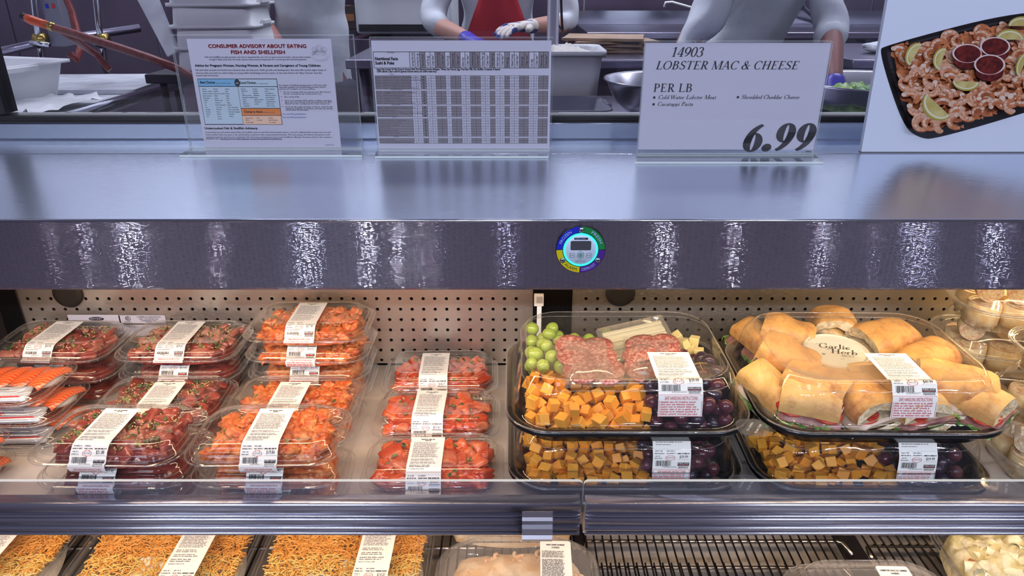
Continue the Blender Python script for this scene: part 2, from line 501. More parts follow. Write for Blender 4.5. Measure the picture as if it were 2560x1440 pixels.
def blob(seed, r=(1, 1, 1), sub=2, amp=0.2, freq=1.5, flat=0.0, boxy=0.0):
    bm = bmesh.new()
    bmesh.ops.create_icosphere(bm, subdivisions=sub, radius=1.0)
    off = Vector((seed * 3.7, seed * 1.3, seed * 7.1))
    for v in bm.verts:
        p = v.co.copy()
        if boxy:
            m = max(abs(p.x), abs(p.y), abs(p.z))
            p = p.lerp(p / m * 0.85, boxy)
        k = 1 + amp * noise.noise(p * freq + off) + (amp * .5 * noise.noise(p * freq * 2.7 - off) if sub > 2 else 0)
        p *= k
        v.co = Vector((p.x * r[0], p.y * r[1], p.z * r[2]))
    mb = MB()
    bm.verts.ensure_lookup_table()
    mb.add([v.co for v in bm.verts], [tuple(v.index for v in f.verts) for f in bm.faces], 0, True)
    bm.free()
    return mb


# ------------------------------------------------------------------ lettering
TXT = {}
def text2d(body):
    """(verts, faces, width) of BODY in the plain built-in face, cap height about 0.7"""
    if body in TXT:
        return TXT[body]
    cu = bpy.data.curves.new('text', 'FONT')
    cu.body = body
    cu.resolution_u = 2
    o = bpy.data.objects.new('text', cu)
    me = o.to_mesh()
    vs = [(v.co.x, v.co.y) for v in me.vertices]
    fs = [tuple(p.vertices) for p in me.polygons]
    o.to_mesh_clear()
    bpy.data.objects.remove(o)
    bpy.data.curves.remove(cu)
    x0 = min(v[0] for v in vs)
    x1 = max(v[0] for v in vs)
    TXT[body] = ([(x - x0, y) for x, y in vs], fs, x1 - x0)
    return TXT[body]

class Serif:
    """letters with thick stems, hairlines and slab feet, drawn as polygons; cap height 1"""
    def __init__(s, T=0.13, t=0.045):
        s.T, s.t, s.cache = T, t, {}
    def rect(s, x0, y0, x1, y1):
        s.P.append([(x0, y0), (x1, y0), (x1, y1), (x0, y1)])
    def para(s, p, q, w):
        s.P.append([(q[0] - w / 2, q[1]), (q[0] + w / 2, q[1]), (p[0] + w / 2, p[1]), (p[0] - w / 2, p[1])])
    def arc(s, cx, cy, rx, ry, a0=0, a1=360, wx=None, wy=None):
        wx = s.T if wx is None else wx
        wy = s.t if wy is None else wy
        n = max(6, int(abs(a1 - a0) / 15))
        for i in range(n):
            a, b = math.radians(a0 + (a1 - a0) * i / n), math.radians(a0 + (a1 - a0) * (i + 1) / n)
            s.P.append([(cx + rx * math.cos(a), cy + ry * math.sin(a)), (cx + rx * math.cos(b), cy + ry * math.sin(b)),
                        (cx + (rx - wx) * math.cos(b), cy + (ry - wy) * math.sin(b)), (cx + (rx - wx) * math.cos(a), cy + (ry - wy) * math.sin(a))])
    def stem(s, x, y0=0.0, y1=1.0, w=None, b=True, tp=True, S=0.08):
        w = s.T if w is None else w
        s.rect(x - w / 2, y0, x + w / 2, y1)
        if b: s.rect(x - w / 2 - S, y0, x + w / 2 + S, y0 + 0.035)
        if tp: s.rect(x - w / 2 - S, y1 - 0.035, x + w / 2 + S, y1)
    def glyph(s, c):
        if c in s.cache:
            return s.cache[c]
        s.P = []
        T, t = s.T, s.t
        l = T * 0.78
        if c == ' ': adv = 0.34
        elif c == 'L': s.stem(.2); s.rect(.2, 0, .62, t); s.rect(.58, 0, .62, .24); adv = .68
        elif c == 'O': s.arc(.42, .5, .41, .52); adv = .86
        elif c == 'B': s.stem(.2); s.arc(.34, .755, .26, .245, -90, 90); s.rect(.2, 1 - t, .34, 1); s.rect(.2, .51, .34, .51 + t); s.arc(.36, .27, .30, .28, -90, 90); s.rect(.2, 0, .36, t); adv = .74
        elif c == 'S': s.arc(.31, .755, .24, .26, 30, 270, T * .8, t); s.arc(.31, .255, .26, .27, -150, 90, T * .8, t); s.para((.15, .63), (.47, .37), T * 1.2); s.rect(.50, .70, .53, 1); s.rect(.05, 0, .08, .28); adv = .62
        elif c == 'T': s.stem(.36, tp=False); s.rect(.03, 1 - t, .69, 1); s.rect(.03, .76, .06, 1); s.rect(.66, .76, .69, 1); adv = .73
        elif c == 'E': s.stem(.2); s.rect(.2, 0, .62, t); s.rect(.2, 1 - t, .6, 1); s.rect(.2, .5, .45, .5 + t); s.rect(.57, .76, .6, 1); s.rect(.59, 0, .62, .24); s.rect(.43, .4, .46, .64); adv = .70
        elif c == 'R': s.stem(.2); s.arc(.34, .74, .28, .26, -90, 90); s.rect(.2, 1 - t, .34, 1); s.rect(.2, .48, .34, .48 + t); s.para((.36, .5), (.64, 0), T * 1.1); s.rect(.56, 0, .78, .035); adv = .77
        elif c == 'M': s.stem(.14, w=t); s.stem(.86); s.para((.15, 1), (.50, 0), T * 1.05); s.para((.82, 1), (.48, 0), t); adv = 1.02
        elif c == 'A': s.para((.37, 1), (.09, 0), t); s.para((.37, 1), (.66, 0), T * 1.05); s.rect(.18, .32, .55, .32 + t); s.rect(-.02, 0, .2, .035); s.rect(.54, 0, .8, .035); adv = .79
        elif c == 'C': s.arc(.42, .5, .40, .52, 42, 318); s.rect(.68, .64, .71, .98); adv = .77
        elif c == 'G': s.arc(.42, .5, .40, .52, 42, 325); s.rect(.68, .64, .71, .98); s.stem(.70, .04, .44, b=False); adv = .86
        elif c == 'H': s.stem(.2); s.stem(.68); s.rect(.2, .49, .68, .49 + t); adv = .88
        elif c == 'P': s.stem(.2); s.arc(.34, .73, .29, .27, -90, 90); s.rect(.2, 1 - t, .34, 1); s.rect(.2, .46, .34, .46 + t); adv = .68
        elif c == 'I': s.stem(.2); adv = .42
        elif c == 'W': s.para((.04, 1), (.28, 0), T); s.para((.53, 1), (.30, 0), t); s.para((.48, 1), (.72, 0), T); s.para((.98, 1), (.74, 0), t); s.rect(-.05, .965, .16, 1); s.rect(.38, .965, .62, 1); s.rect(.88, .965, 1.06, 1); adv = 1.04
        elif c == '&': s.arc(.34, .78, .18, .23, 0, 360, T * .6, t); s.arc(.28, .26, .27, .28, 50, 325, T, t); s.para((.24, .70), (.68, 0), T * 1.1); s.para((.66, .5), (.46, .08), t); s.rect(.52, .48, .78, .515); s.rect(.6, 0, .8, .035); adv = .84
        elif c == '0': s.arc(.29, .5, .28, .52); adv = .58
        elif c == '1': s.stem(.30, tp=False); s.para((.30, 1), (.12, .84), T * .6); adv = .56
        elif c == '3': s.arc(.25, .75, .25, .26, -90, 155); s.arc(.25, .27, .29, .29, -155, 90); adv = .58
        elif c == '4': s.para((.37, 1), (.05, .27), t * 1.2); s.rect(.02, .24, .56, .24 + t * 1.2); s.stem(.40, tp=False); adv = .60
        elif c in '69':
            s.arc(.29, .67, .28, .34, 0, 360, T, t)
            s.arc(-.06, .67, .63, .70, -68, 2, T, t * 1.2)
            if c == '6':
                s.P = [[(.58 - x, 1 - y) for x, y in p] for p in s.P]
            adv = .60
        elif c == '.': r = T * .55 + .02; s.P.append([(.14 + r * math.cos(i * PI / 6), r + r * math.sin(i * PI / 6)) for i in range(12)]); adv = .30
        elif c == 'o': s.arc(.26, .25, .24, .27, 0, 360, l); adv = .52
        elif c == 'c': s.arc(.25, .25, .22, .27, 45, 318, l); adv = .45
        elif c == 'e': s.arc(.25, .25, .23, .27, 0, 318, l); s.rect(.05, .26, .47, .26 + t); adv = .47
        elif c == 'a': s.stem(.37, 0, .40, l, tp=False, S=.05); s.arc(.22, .15, .19, .17, 0, 360, l); s.arc(.23, .37, .18, .15, 0, 160, l * .9); adv = .50
        elif c == 'b': s.stem(.12, 0, 1, l, b=False, S=.05); s.arc(.28, .25, .23, .27, 0, 360, l); adv = .54
        elif c == 'd': s.stem(.43, 0, 1, l, S=.05); s.arc(.25, .25, .22, .27, 0, 360, l); adv = .56
        elif c == 'h': s.stem(.12, 0, 1, l, S=.05); s.arc(.29, .32, .20, .20, 0, 180, l); s.stem(.44, 0, .34, l, tp=False, S=.05); adv = .58
        elif c == 'i': s.stem(.15, 0, .5, l, S=.05); s.rect(.10, .66, .21, .78); adv = .30
        elif c == 'l': s.stem(.15, 0, 1, l, S=.05); adv = .30
        elif c == 'p': s.stem(.12, -.28, .5, l, S=.05); s.arc(.28, .25, .23, .27, 0, 360, l); adv = .54
        elif c == 'r': s.stem(.13, 0, .5, l, S=.05); s.arc(.31, .34, .18, .18, 50, 175, l); adv = .42
        elif c == 's': s.arc(.19, .385, .14, .14, 30, 270, l * .8, t); s.arc(.19, .13, .155, .14, -150, 90, l * .8, t); s.para((.1, .33), (.28, .2), l); adv = .38
        elif c == 't': s.rect(.12, .08, .12 + l, .70); s.rect(.03, .46, .34, .50); s.arc(.25, .10, .13, .11, 170, 300, l * .8, t); adv = .35
        elif c == 'v': s.para((.06, .5), (.26, 0), l); s.para((.48, .5), (.28, 0), t); s.rect(-.02, .465, .16, .5); s.rect(.4, .465, .56, .5); adv = .54
        else: adv = .5
        s.cache[c] = (s.P, adv)
        return s.cache[c]
    def text(s, body, shear=0.0, track=0.0):
        vs, fs, x = [], [], 0.0
        for c in body:
            P, adv = s.glyph(c)
            for p in P:
                o = len(vs)
                vs += [(x + a + shear * b, b) for a, b in p]
                fs.append(tuple(range(o, o + len(p))))
            x += adv + track
        return vs, fs, x
SER = Serif()
SERB = Serif(0.23, 0.06)

def word_rows(rnd, x0, x1, y0, y1, rows, fill=0.62, short=0.25, gap=0.35):
    """small print nobody could read: rows of word-length rows of letter-sized marks, as quads in the plane"""
    q = []
    h = (y1 - y0) / rows
    for r in range(rows):
        y = y0 + h * (r + 0.5)
        x = x0
        end = x1 - rnd.random() * short * (x1 - x0)
        while x < end:
            nl = rnd.randint(2, 9)
            for k in range(nl):
                lw = h * rnd.uniform(0.28, 0.46)
                if x + lw > end:
                    break
                hh = h * fill * rnd.uniform(0.62, 1.0) / 2
                yo = rnd.uniform(-0.08, 0.08) * h
                q.append((x, y - hh + yo, x + lw * 0.78, y + hh + yo))
                x += lw
            x += h * gap
    return q

class Plane:
    """a flat printed sheet: origin, right and up vectors, normal towards the reader; pixel() finds a spot on it"""
    def __init__(s, o, right, up):
        s.o, s.r, s.u = Vector(o), Vector(right).normalized(), Vector(up).normalized()
        s.n = s.r.cross(s.u).normalized()
    def pt(s, a, b, lift=0.0):
        return s.o + s.r * a + s.u * b + s.n * lift
    def pixel(s, u, v):
        d = ray(u, v)
        c = Vector((0, 0, CZ))
        t = (s.o - c).dot(s.n) / d.dot(s.n)
        p = c + d * t - s.o
        return p.dot(s.r), p.dot(s.u)
    def flat(s, mb, vs, fs, mi, lift):
        mb.add([s.pt(a, b, lift) for a, b in vs], fs, mi)
    def rect(s, mb, a0, b0, a1, b1, mi, lift):
        s.flat(mb, [(a0, b0), (a1, b0), (a1, b1), (a0, b1)], [(0, 1, 2, 3)], mi, lift)
    def frame(s, mb, a0, b0, a1, b1, w, mi, lift):
        s.rect(mb, a0, b0, a1, b0 + w, mi, lift); s.rect(mb, a0, b1 - w, a1, b1, mi, lift)
        s.rect(mb, a0, b0, a0 + w, b1, mi, lift); s.rect(mb, a1 - w, b0, a1, b1, mi, lift)
    def text(s, mb, body, a, b, width, mi, lift, height=None, bold=0.0):
        vs, fs, w = text2d(body)
        k = width / w
        ky = height / 0.7 if height else k
        s.flat(mb, [(a + x * k, b + y * ky) for x, y in vs], fs, mi, lift)
        if bold:
            for dx, dy in ((bold, 0), (0, bold), (bold, bold)):
                s.flat(mb, [(a + x * k + dx, b + y * ky + dy) for x, y in vs], fs, mi, lift + 0.00001)
    def serif(s, mb, body, a, b, width, height, mi, lift, shear=0.2, face=None):
        vs, fs, w = (face or SER).text(body, shear)
        k = width / w
        s.flat(mb, [(a + x * k, b + y * height) for x, y in vs], fs, mi, lift)


# ------------------------------------------------------------------ the room: shop floor, kitchen walls, window
def zr(z):                      # heights are measured from the camera
    return CZ + z
YE, YB = 0.7745, 1.20          # front edge and back of the counter
ZTOP, ZFB = zr(-0.2527), zr(-0.3404)
ZSH, ZLOW = zr(-0.65), zr(-0.835)   # display shelf, wire shelf
YP = 1.14                       # perforated back panel

struct(MB().span(-5, 5, -7, 6, -0.05, 0.0).build('floor', 'shop_floor'))
struct(MB().span(-3.6, 3.6, 4.30, 4.40, 0.0, 3.1).build('wall_back', 'tile_wall'))
wl = struct(MB().span(-3.7, -3.6, 1.25, 4.4, 0.0, 3.1).build('wall_left', 'tile_wall'))
struct(MB().span(3.6, 3.7, 1.25, 4.4, 0.0, 3.1).build('wall_right', 'tile_wall'))
struct(MB().span(-3.7, 3.7, 1.25, 4.4, 3.1, 3.2).build('ceiling', 'ceiling_white'))
# lower steel cladding of the kitchen wall, panel by panel
for i in range(9):
    x0 = -3.6 + i * 0.8
    o = MB().span(x0 + 0.004, x0 + 0.796, 4.285, 4.30, 0.0, 1.56).build('wall_panel', 'kitchen_dark', bpy.data.objects['wall_back'])
# window over the counter: black channel, left post, glass pane
win = bpy.data.objects.new('window_1', None)
COL.objects.link(win)
struct(win)
fr = MB()
fr.span(-2.2, 2.2, 1.207, 1.240, zr(-0.2247), zr(-0.2135))
fr.build('window_channel', 'black_frame', win)
fr = MB()
fr.span(-2.2, 2.2, 1.203, 1.2075, zr(-0.2252), zr(-0.2225))
fr.span(-2.2, 2.2, 1.203, 1.2075, zr(-0.2165), zr(-0.2145))
fr.build('channel_lip', 'dark_metal', win)
fr = MB()
fr.span(-0.862, -0.838, 1.207, 1.240, zr(-0.211), 2.3)
fr.build('window_post', 'black_frame', win)
gl = MB()
gl.span(-0.838, 2.2, 1.219, 1.225, zr(-0.211), 2.3)
g1 = gl.build('window_pane', 'window_glass', win)
gl = MB()
gl.span(-2.2, -0.862, 1.219, 1.225, zr(-0.211), 2.3)
gl.build('window_pane', 'window_glass', win)

# ------------------------------------------------------------------ the refrigerated case
case = thing('refrigerated_case', 'stainless steel open refrigerated display case with a long counter on top', 'display case', (0, 0.95, 0))
def cpart(mb, name, mats):
    o = mb.build(name, mats)
    o.parent = case
    o.matrix_parent_inverse = Matrix.Translation((0, -0.95, 0))
    return o
XL, XR = -1.45, 1.75
mb = MB()
mb.span(XL, XR, YE + 0.0012, 1.0985, ZTOP - 0.004, ZTOP)
o = cpart(mb, 'countertop', 'counter_steel')
mb = MB()
mb.span(XL, XR, 1.0995, YB, ZTOP - 0.004, ZTOP)
cpart(mb, 'countertop_back_strip', 'counter_steel')
mb = MB()
prof = [(YB - 0.004, ZTOP), (YB, ZTOP + 0.003), (YB, ZTOP + 0.026), (YB + 0.003, ZTOP + 0.0285), (YB + 0.045, ZTOP + 0.0285), (YB + 0.045, ZTOP - 0.004), (YB - 0.004, ZTOP - 0.004)]
mb.loft([[(x, y, z) for y, z in prof] for x in (XL, XR)], True, True, 0, False)
cpart(mb, 'back_riser', 'counter_steel')
mb = MB()
prof = [(YE + 0.03, ZTOP - 0.0045), (YE + 0.003, ZTOP - 0.0042), (YE, ZTOP - 0.0030), (YE, ZFB + 0.004), (YE + 0.0012, ZFB + 0.001), (YE + 0.004, ZFB), (YE + 0.045, ZFB), (YE + 0.045, ZFB + 0.003), (YE + 0.006, ZFB + 0.003), (YE + 0.006, ZTOP - 0.006), (YE + 0.03, ZTOP - 0.006)]
mb.loft([[(x, y, z) for y, z in prof] for x in (XL, XR)], True, True, 0, False)
cpart(mb, 'front_fascia', 'fascia_steel')
mb = MB()
mb.span(XL, XR, YE + 0.046, 1.235, ZFB + 0.012, ZFB + 0.022)
cpart(mb, 'canopy_underside', 'case_liner')
for x0, x1 in ((-0.94, 0.04), (0.075, 1.03)):
    mb = MB()
    mb.span(x0, x1, YE + 0.05, YE + 0.075, ZFB - 0.008, ZFB + 0.008)
    bevel(cpart(mb, 'light_strip', 'shelf_enamel'))
for nm_, y_, z_, r_ in (('counter_edge', YE + 0.0012, ZTOP - 0.0017, 0.0019), ('seam_glint', 1.099, ZTOP - 0.0001, 0.0007), ('riser_glint', YB - 0.0002, ZTOP + 0.0008, 0.0011), ('riser_glint', YB + 0.0012, ZTOP + 0.0272, 0.0011)):
    cpart(MB().tube([(XL, y_, z_), (XR, y_, z_)], r_, 12), nm_, 'chrome')  # thin chrome beads added so counter edge, seam and riser show bright lines
# end walls of the case and its dark core behind the perforated panels
mb = MB()
mb.span(-0.985, -0.955, 0.80, 1.235, 0.02, ZFB + 0.012)
cpart(mb, 'end_wall', 'dark_liner')
mb = MB()
mb.span(1.17, 1.20, 0.80, 1.235, 0.02, ZFB + 0.012)
cpart(mb, 'end_wall', 'case_liner')
mb = MB()
mb.span(-0.955, 1.17, 1.19, 1.235, 0.02, ZFB + 0.012)
cpart(mb, 'rear_wall', 'dark_liner')
# perforated panels with real round holes
def pegboard(x0, x1, hx0, name='perforated_panel'):
    p = 0.02022
    mb = MB()
    z1 = zr(-0.352)
    ztop = zr(-0.5160) + 7 * p
    ncol = int((x1 - x0) / p)
    nrow = 14
    xs = hx0 - p * math.floor((hx0 - x0) / p - 0.5)
    k = 0
    xa = xs - p / 2
    for r in range(nrow):
        zc = ztop - r * p
        c = 0
        while xs + c * p + p / 2 <= x1 - 0.002:
            xc = xs + c * p
            vs, h = [], p / 2
            for a in range(8):
                an = a * PI / 4 + PI / 4
                q = [(1, 1), (0, 1), (-1, 1), (-1, 0), (-1, -1), (0, -1), (1, -1), (1, 0)][a]
                vs.append((xc + q[0] * h, YP, zc + q[1] * h))
            for a in range(8):
                an = a * PI / 4 + PI / 4
                vs.append((xc + 0.0031 * math.cos(an), YP, zc + 0.0031 * math.sin(an)))
            for a in range(8):
                an = a * PI / 4 + PI / 4
                vs.append((xc + 0.0031 * math.cos(an), YP + 0.003, zc + 0.0031 * math.sin(an)))
            fs = [(a, 8 + a, 8 + (a + 1) % 8, (a + 1) % 8) for a in range(8)] + [(8 + a, 16 + a, 16 + (a + 1) % 8, 8 + (a + 1) % 8) for a in range(8)]
            mb.add(vs, fs)
            c += 1
        xb = xs + (c - 1) * p + p / 2
    zb = ztop - (nrow - 1) * p - p / 2
    zt = ztop + p / 2
    # plain margins round the punched field
    mb.add([(x0, YP, zb), (xa, YP, zb), (xa, YP, zt), (x0, YP, zt)], [(0, 1, 2, 3)])
    mb.add([(xb, YP, zb), (x1, YP, zb), (x1, YP, zt), (xb, YP, zt)], [(0, 1, 2, 3)])
    zl = zr(-0.6440)
    mb.add([(x0, YP, zl), (x1, YP, zl), (x1, YP, zb), (x0, YP, zb)], [(0, 1, 2, 3)])
    mb.add([(x0, YP, zl), (x1, YP, zl), (x1, YP + 0.02, zl), (x0, YP + 0.02, zl)], [(0, 3, 2, 1)])
    mb.add([(x0, YP, zt), (x1, YP, zt), (x1, YP, ZFB + 0.012), (x0, YP, ZFB + 0.012)], [(0, 1, 2, 3)])
    return cpart(mb, name, 'panel_steel')
HX = at(941.5, 748, Y=YP).x
pegboard(-0.857, 0.0363, HX)
pegboard(0.1045, 1.165, HX)
# black uprights that carry the shelves, with slots
for x0, x1 in ((-0.893, -0.857), (0.0363, 0.1045)):
    mb = MB()
    mb.span(x0, x1, YP - 0.004, YP + 0.03, zr(-0.99), ZFB + 0.012)
    cpart(mb, 'slotted_upright', 'black_plastic')
# low liner below the shelf
mb = MB()
mb.span(-0.955, 1.17, 1.155, 1.185, 0.02, zr(-0.646))
cpart(mb, 'lower_back_panel', 'shelf_enamel')
mb = MB()
mb.span(-0.955, 1.17, 0.60, 1.155, zr(-0.905), zr(-0.895))
cpart(mb, 'deck_pan', 'shelf_enamel')
mb = MB()
mb.span(XL, XR, 0.58, 0.60, 0.02, zr(-0.88))
cpart(mb, 'front_kick_panel', 'fascia_steel')
# round black plugs in the panels
for (u, v) in ((171, 733), (1551, 730)):
    p = at(u, v, Y=YP)
    mb = MB()
    mb.lathe([(0.0, 0.006), (0.016, 0.006), (0.0245, 0.0055), (0.0255, 0.004), (0.0255, 0.0)], 32)
    o = cpart(mb, 'vent_plug', 'black_rubber')
    o.location = p
    o.rotation_euler = (PI / 2, 0, 0)
# stickers on the left panel
def sticker(u0, u1, v0, v1, name='sticker'):
    a, b = at(u0, v1, Y=YP - 0.0006), at(u1, v0, Y=YP - 0.0006)
    return a, b
pl = Plane((0, YP - 0.0008, CZ), (1, 0, 0), (0, 0, 1))
def px_rect(mb, P, u0, v0, u1, v1, mi, lift):
    a0, b0 = P.pixel(u0, v1)
    a1, b1 = P.pixel(u1, v0)
    P.rect(mb, a0, b0, a1, b1, mi, lift)
def px_text(mb, P, body, u0, u1, v, mi, lift, h=None, bold=0.0):
    a0, b0 = P.pixel(u0, v)
    a1, _ = P.pixel(u1, v)
    hh = None
    if h:
        _, b1 = P.pixel(u0, v - h)
        hh = b1 - b0
    P.text(mb, body, a0, b0, a1 - a0, mi, lift, hh, bold)
mb = MB()
px_rect(mb, pl, 181, 787, 298, 835, 0, 0.0)
a, b = pl.pixel(241, 797)
pl.flat(mb, [(a + 0.0135 * math.cos(i * PI / 12), b + 0.0038 * math.sin(i * PI / 12)) for i in range(24)], [tuple(range(24))], 1, 0.0002)
px_text(mb, pl, 'HEATCRAFT', 226, 256, 799, 0, 0.0004, 5)
cpart(mb, 'maker_sticker', ['ink_light_grey', 'ink_black'])
mb = MB()
px_rect(mb, pl, 300, 788, 412, 808, 0, 0.0)
a, b = pl.pixel(320, 796)
pl.flat(mb, [(a + r * math.cos(i * PI / 12), b + r * math.sin(i * PI / 12)) for r in (0.0046, 0.0038) for i in range(24)], [(i, (i + 1) % 24, 24 + (i + 1) % 24, 24 + i) for i in range(24)], 1, 0.0003)
px_text(mb, pl, 'UL', 316, 324, 799, 1, 0.0003, 7, 0.0002)
px_text(mb, pl, 'LISTED', 313, 328, 806, 1, 0.0003, 3)
for t, u0, u1, v in (('COMMERCIAL REFRIGERATED', 342, 402, 794), ('AND / OR FREEZER LESS', 348, 396, 799), ('CONDENSING UNIT', 352, 392, 803.5), ('40GP', 366, 378, 807.5)):
    px_text(mb, pl, t, u0, u1, v, 1, 0.0003, 3.6)
px_rect(mb, pl, 312, 812, 412, 840, 0, 0.0)
px_text(mb, pl, 'TYPE 1', 318, 338, 820, 1, 0.0003, 6)
cpart(mb, 'listing_sticker', ['ink_light_grey', 'ink_black'])
# white tag holder hooked on the middle upright
p = at(1347, 747, Y=1.125)
th = thing('tag_holder', 'small white plastic tag holder hooked on the black middle upright', 'tag', (p.x, p.y, p.z))
o = MB().box((0, -0.004, 0), (0.0165, 0.005, 0.023)).build('tag_card', 'label_paper', th)
bevel(o, 0.001)
mb = MB()
mb.box((0.001, -0.0070, 0.001), (0.010, 0.0004, 0.012))
mb.build('tag_window', 'ink_light_grey', th)
o = MB().span(-0.003, 0.005, -0.004, 0.002, -0.120, -0.0115).build('tag_stem', 'label_paper', th)
bevel(o, 0.001)

# ------------------------------------------------------------------ temperature dial on the fascia
dp = at(1451, 622, Y=YE)
RD = 0.0285
dial = thing('temperature_dial', 'round temperature display with blue, green, yellow and purple ring on the steel fascia', 'thermometer', dp)
dial.rotation_euler = (PI / 2, 0, 0)     # local z comes out of the fascia, local y is up
def sector(a0, a1, r0, r1, z0, z1, n=14):
    rings = []
    for i in range(n + 1):
        a = math.radians(a0 + (a1 - a0) * i / n)
        c, s = math.cos(a), math.sin(a)
        rings.append([(r0 * c, r0 * s, z0), (r1 * c, r1 * s, z0), (r1 * c, r1 * s, z1), (r0 * c, r0 * s, z1)])
    return MB().loft(rings, True, True, 0, False)
MB().lathe([(RD * 1.0, 0.0), (RD * 1.0, 0.0022), (RD * 0.985, 0.003), (RD * 0.70, 0.003), (RD * 0.70, 0.0)], 64).build('bezel', 'black_plastic', dial)
for nm, mt, a0, a1, lab in (('color_band', 'dial_blue', 91, 179, 'blue band reading FROZEN'), ('color_band', 'dial_green', 1, 89, 'green band reading FRESH'),
                            ('color_band', 'dial_yellow', 181, 269, 'yellow band reading ALARM'), ('color_band', 'dial_purple', 271, 359, 'purple band reading DEFROST')):
    o = sector(a0, a1, RD * 0.735, RD * 0.975, 0.002, 0.0034).build(nm, mt, dial)
    o['label'] = lab
    word = lab.split()[-1]
    vs, fs, w = text2d(word)
    mid = {'FROZEN': 140, 'FRESH': 40, 'ALARM': 243, 'DEFROST': 295}[word]
    up = a0 < 180
    hh = RD * 0.115
    k = hh / 0.7
    arc = math.radians({'FROZEN': 44, 'FRESH': 42, 'ALARM': 36, 'DEFROST': 40}[word])
    rr = RD * (0.80 if up else 0.905)
    kx = arc * rr / w
    out = []
    for x, y in vs:
        t = (x - w / 2) * kx / rr
        if up:
            an, r = math.radians(mid) - t, rr + y * k
        else:
            an, r = math.radians(mid) + t, rr - y * k
        out.append((r * math.cos(an), r * math.sin(an), 0.0036))
    MB().add(out, fs).build('band_lettering', 'ink_black' if word == 'ALARM' else 'dial_text', o)
MB().lathe([(RD * 0.70, 0.003), (RD * 0.69, 0.0042), (RD * 0.64, 0.0042), (RD * 0.63, 0.003)], 64).build('glow_ring', 'glow_ring', dial)
face = MB().lathe([(RD * 0.63, 0.0028), (RD * 0.62, 0.0036), (0.0001, 0.0037)], 48).build('dial_face', 'dial_face', dial)
mb = MB()
mb.loft([[(x, y + RD * 0.19, z) for x, y, z in rrect(RD * 0.82, RD * 0.39, RD * 0.06, z0)] for z0 in (0.0036, 0.0043)], False, True, 0, False)
mb.build('display_screen', 'screen_grey', dial)
mb = MB()
mb.loft([[(x, y + RD * 0.475, z) for x, y, z in rrect(RD * 0.56, RD * 0.085, RD * 0.04, z0)] for z0 in (0.0036, 0.0040)], False, True, 0, False)
DP = Plane((0, 0, 0.0042), (1, 0, 0), (0, 1, 0))
DP.text(mb, 'THERMO-SIMPLE', -RD * 0.24, RD * 0.455, RD * 0.42, 1, 0.0, RD * 0.04)
for sx, tx in ((-1, 'H/L'), (1, 'F/C')):
    DP.frame(mb, sx * RD * 0.33 - RD * 0.10, -RD * 0.315, sx * RD * 0.33 + RD * 0.10, -RD * 0.125, RD * 0.012, 2, 0.0)
    DP.text(mb, tx, sx * RD * 0.33 - RD * 0.07, -RD * 0.25, RD * 0.14, 2, 0.0, RD * 0.06)
hexp = [(RD * 0.15 * math.cos(math.radians(a)), -RD * 0.22 + RD * 0.17 * math.sin(math.radians(a))) for a in range(30, 390, 60)]
for i in range(6):
    a, b = Vector(hexp[i]), Vector(hexp[(i + 1) % 6])
    nrm = Vector((-(b - a).y, (b - a).x)).normalized() * RD * 0.007
    DP.flat(mb, [a - nrm, b - nrm, b + nrm, a + nrm], [(0, 1, 2, 3)], 3, 0.0)
for dx in (-0.08, -0.035, 0.0, 0.035, 0.08):
    hh = 0.11 - abs(dx) * 0.5
    DP.rect(mb, RD * (dx - 0.009), RD * (-0.22 - hh), RD * (dx + 0.009), RD * (-0.22 + hh), 3, 0.0)
DP.text(mb, 'REFRIGERATION', -RD * 0.20, -RD * 0.47, RD * 0.40, 2, 0.0, RD * 0.03)
DP.text(mb, 'INNOVATION', -RD * 0.20, -RD * 0.525, RD * 0.40, 2, 0.0, RD * 0.03)
mb.build('dial_print', ['ink_black', 'dial_text', 'ink_grey', 'dial_green'], dial)
for a in (90, 212, 328):
    s = MB()
    s.lathe([(0.0033, 0.0), (0.0033, 0.0009), (0.0026, 0.0017), (0.0012, 0.0021), (0.0001, 0.0022)], 20)
    r = RD * 0.84
    c = s.build('screw', 'chrome', dial, (r * math.cos(math.radians(a)), r * math.sin(math.radians(a)), 0.0034))
    x = MB()
    x.box((0, 0, 0.0021), (0.0030, 0.0006, 0.0004)); x.box((0, 0, 0.0021), (0.0006, 0.0030, 0.0004))
    x.build('screw_cross', 'ink_black', c)

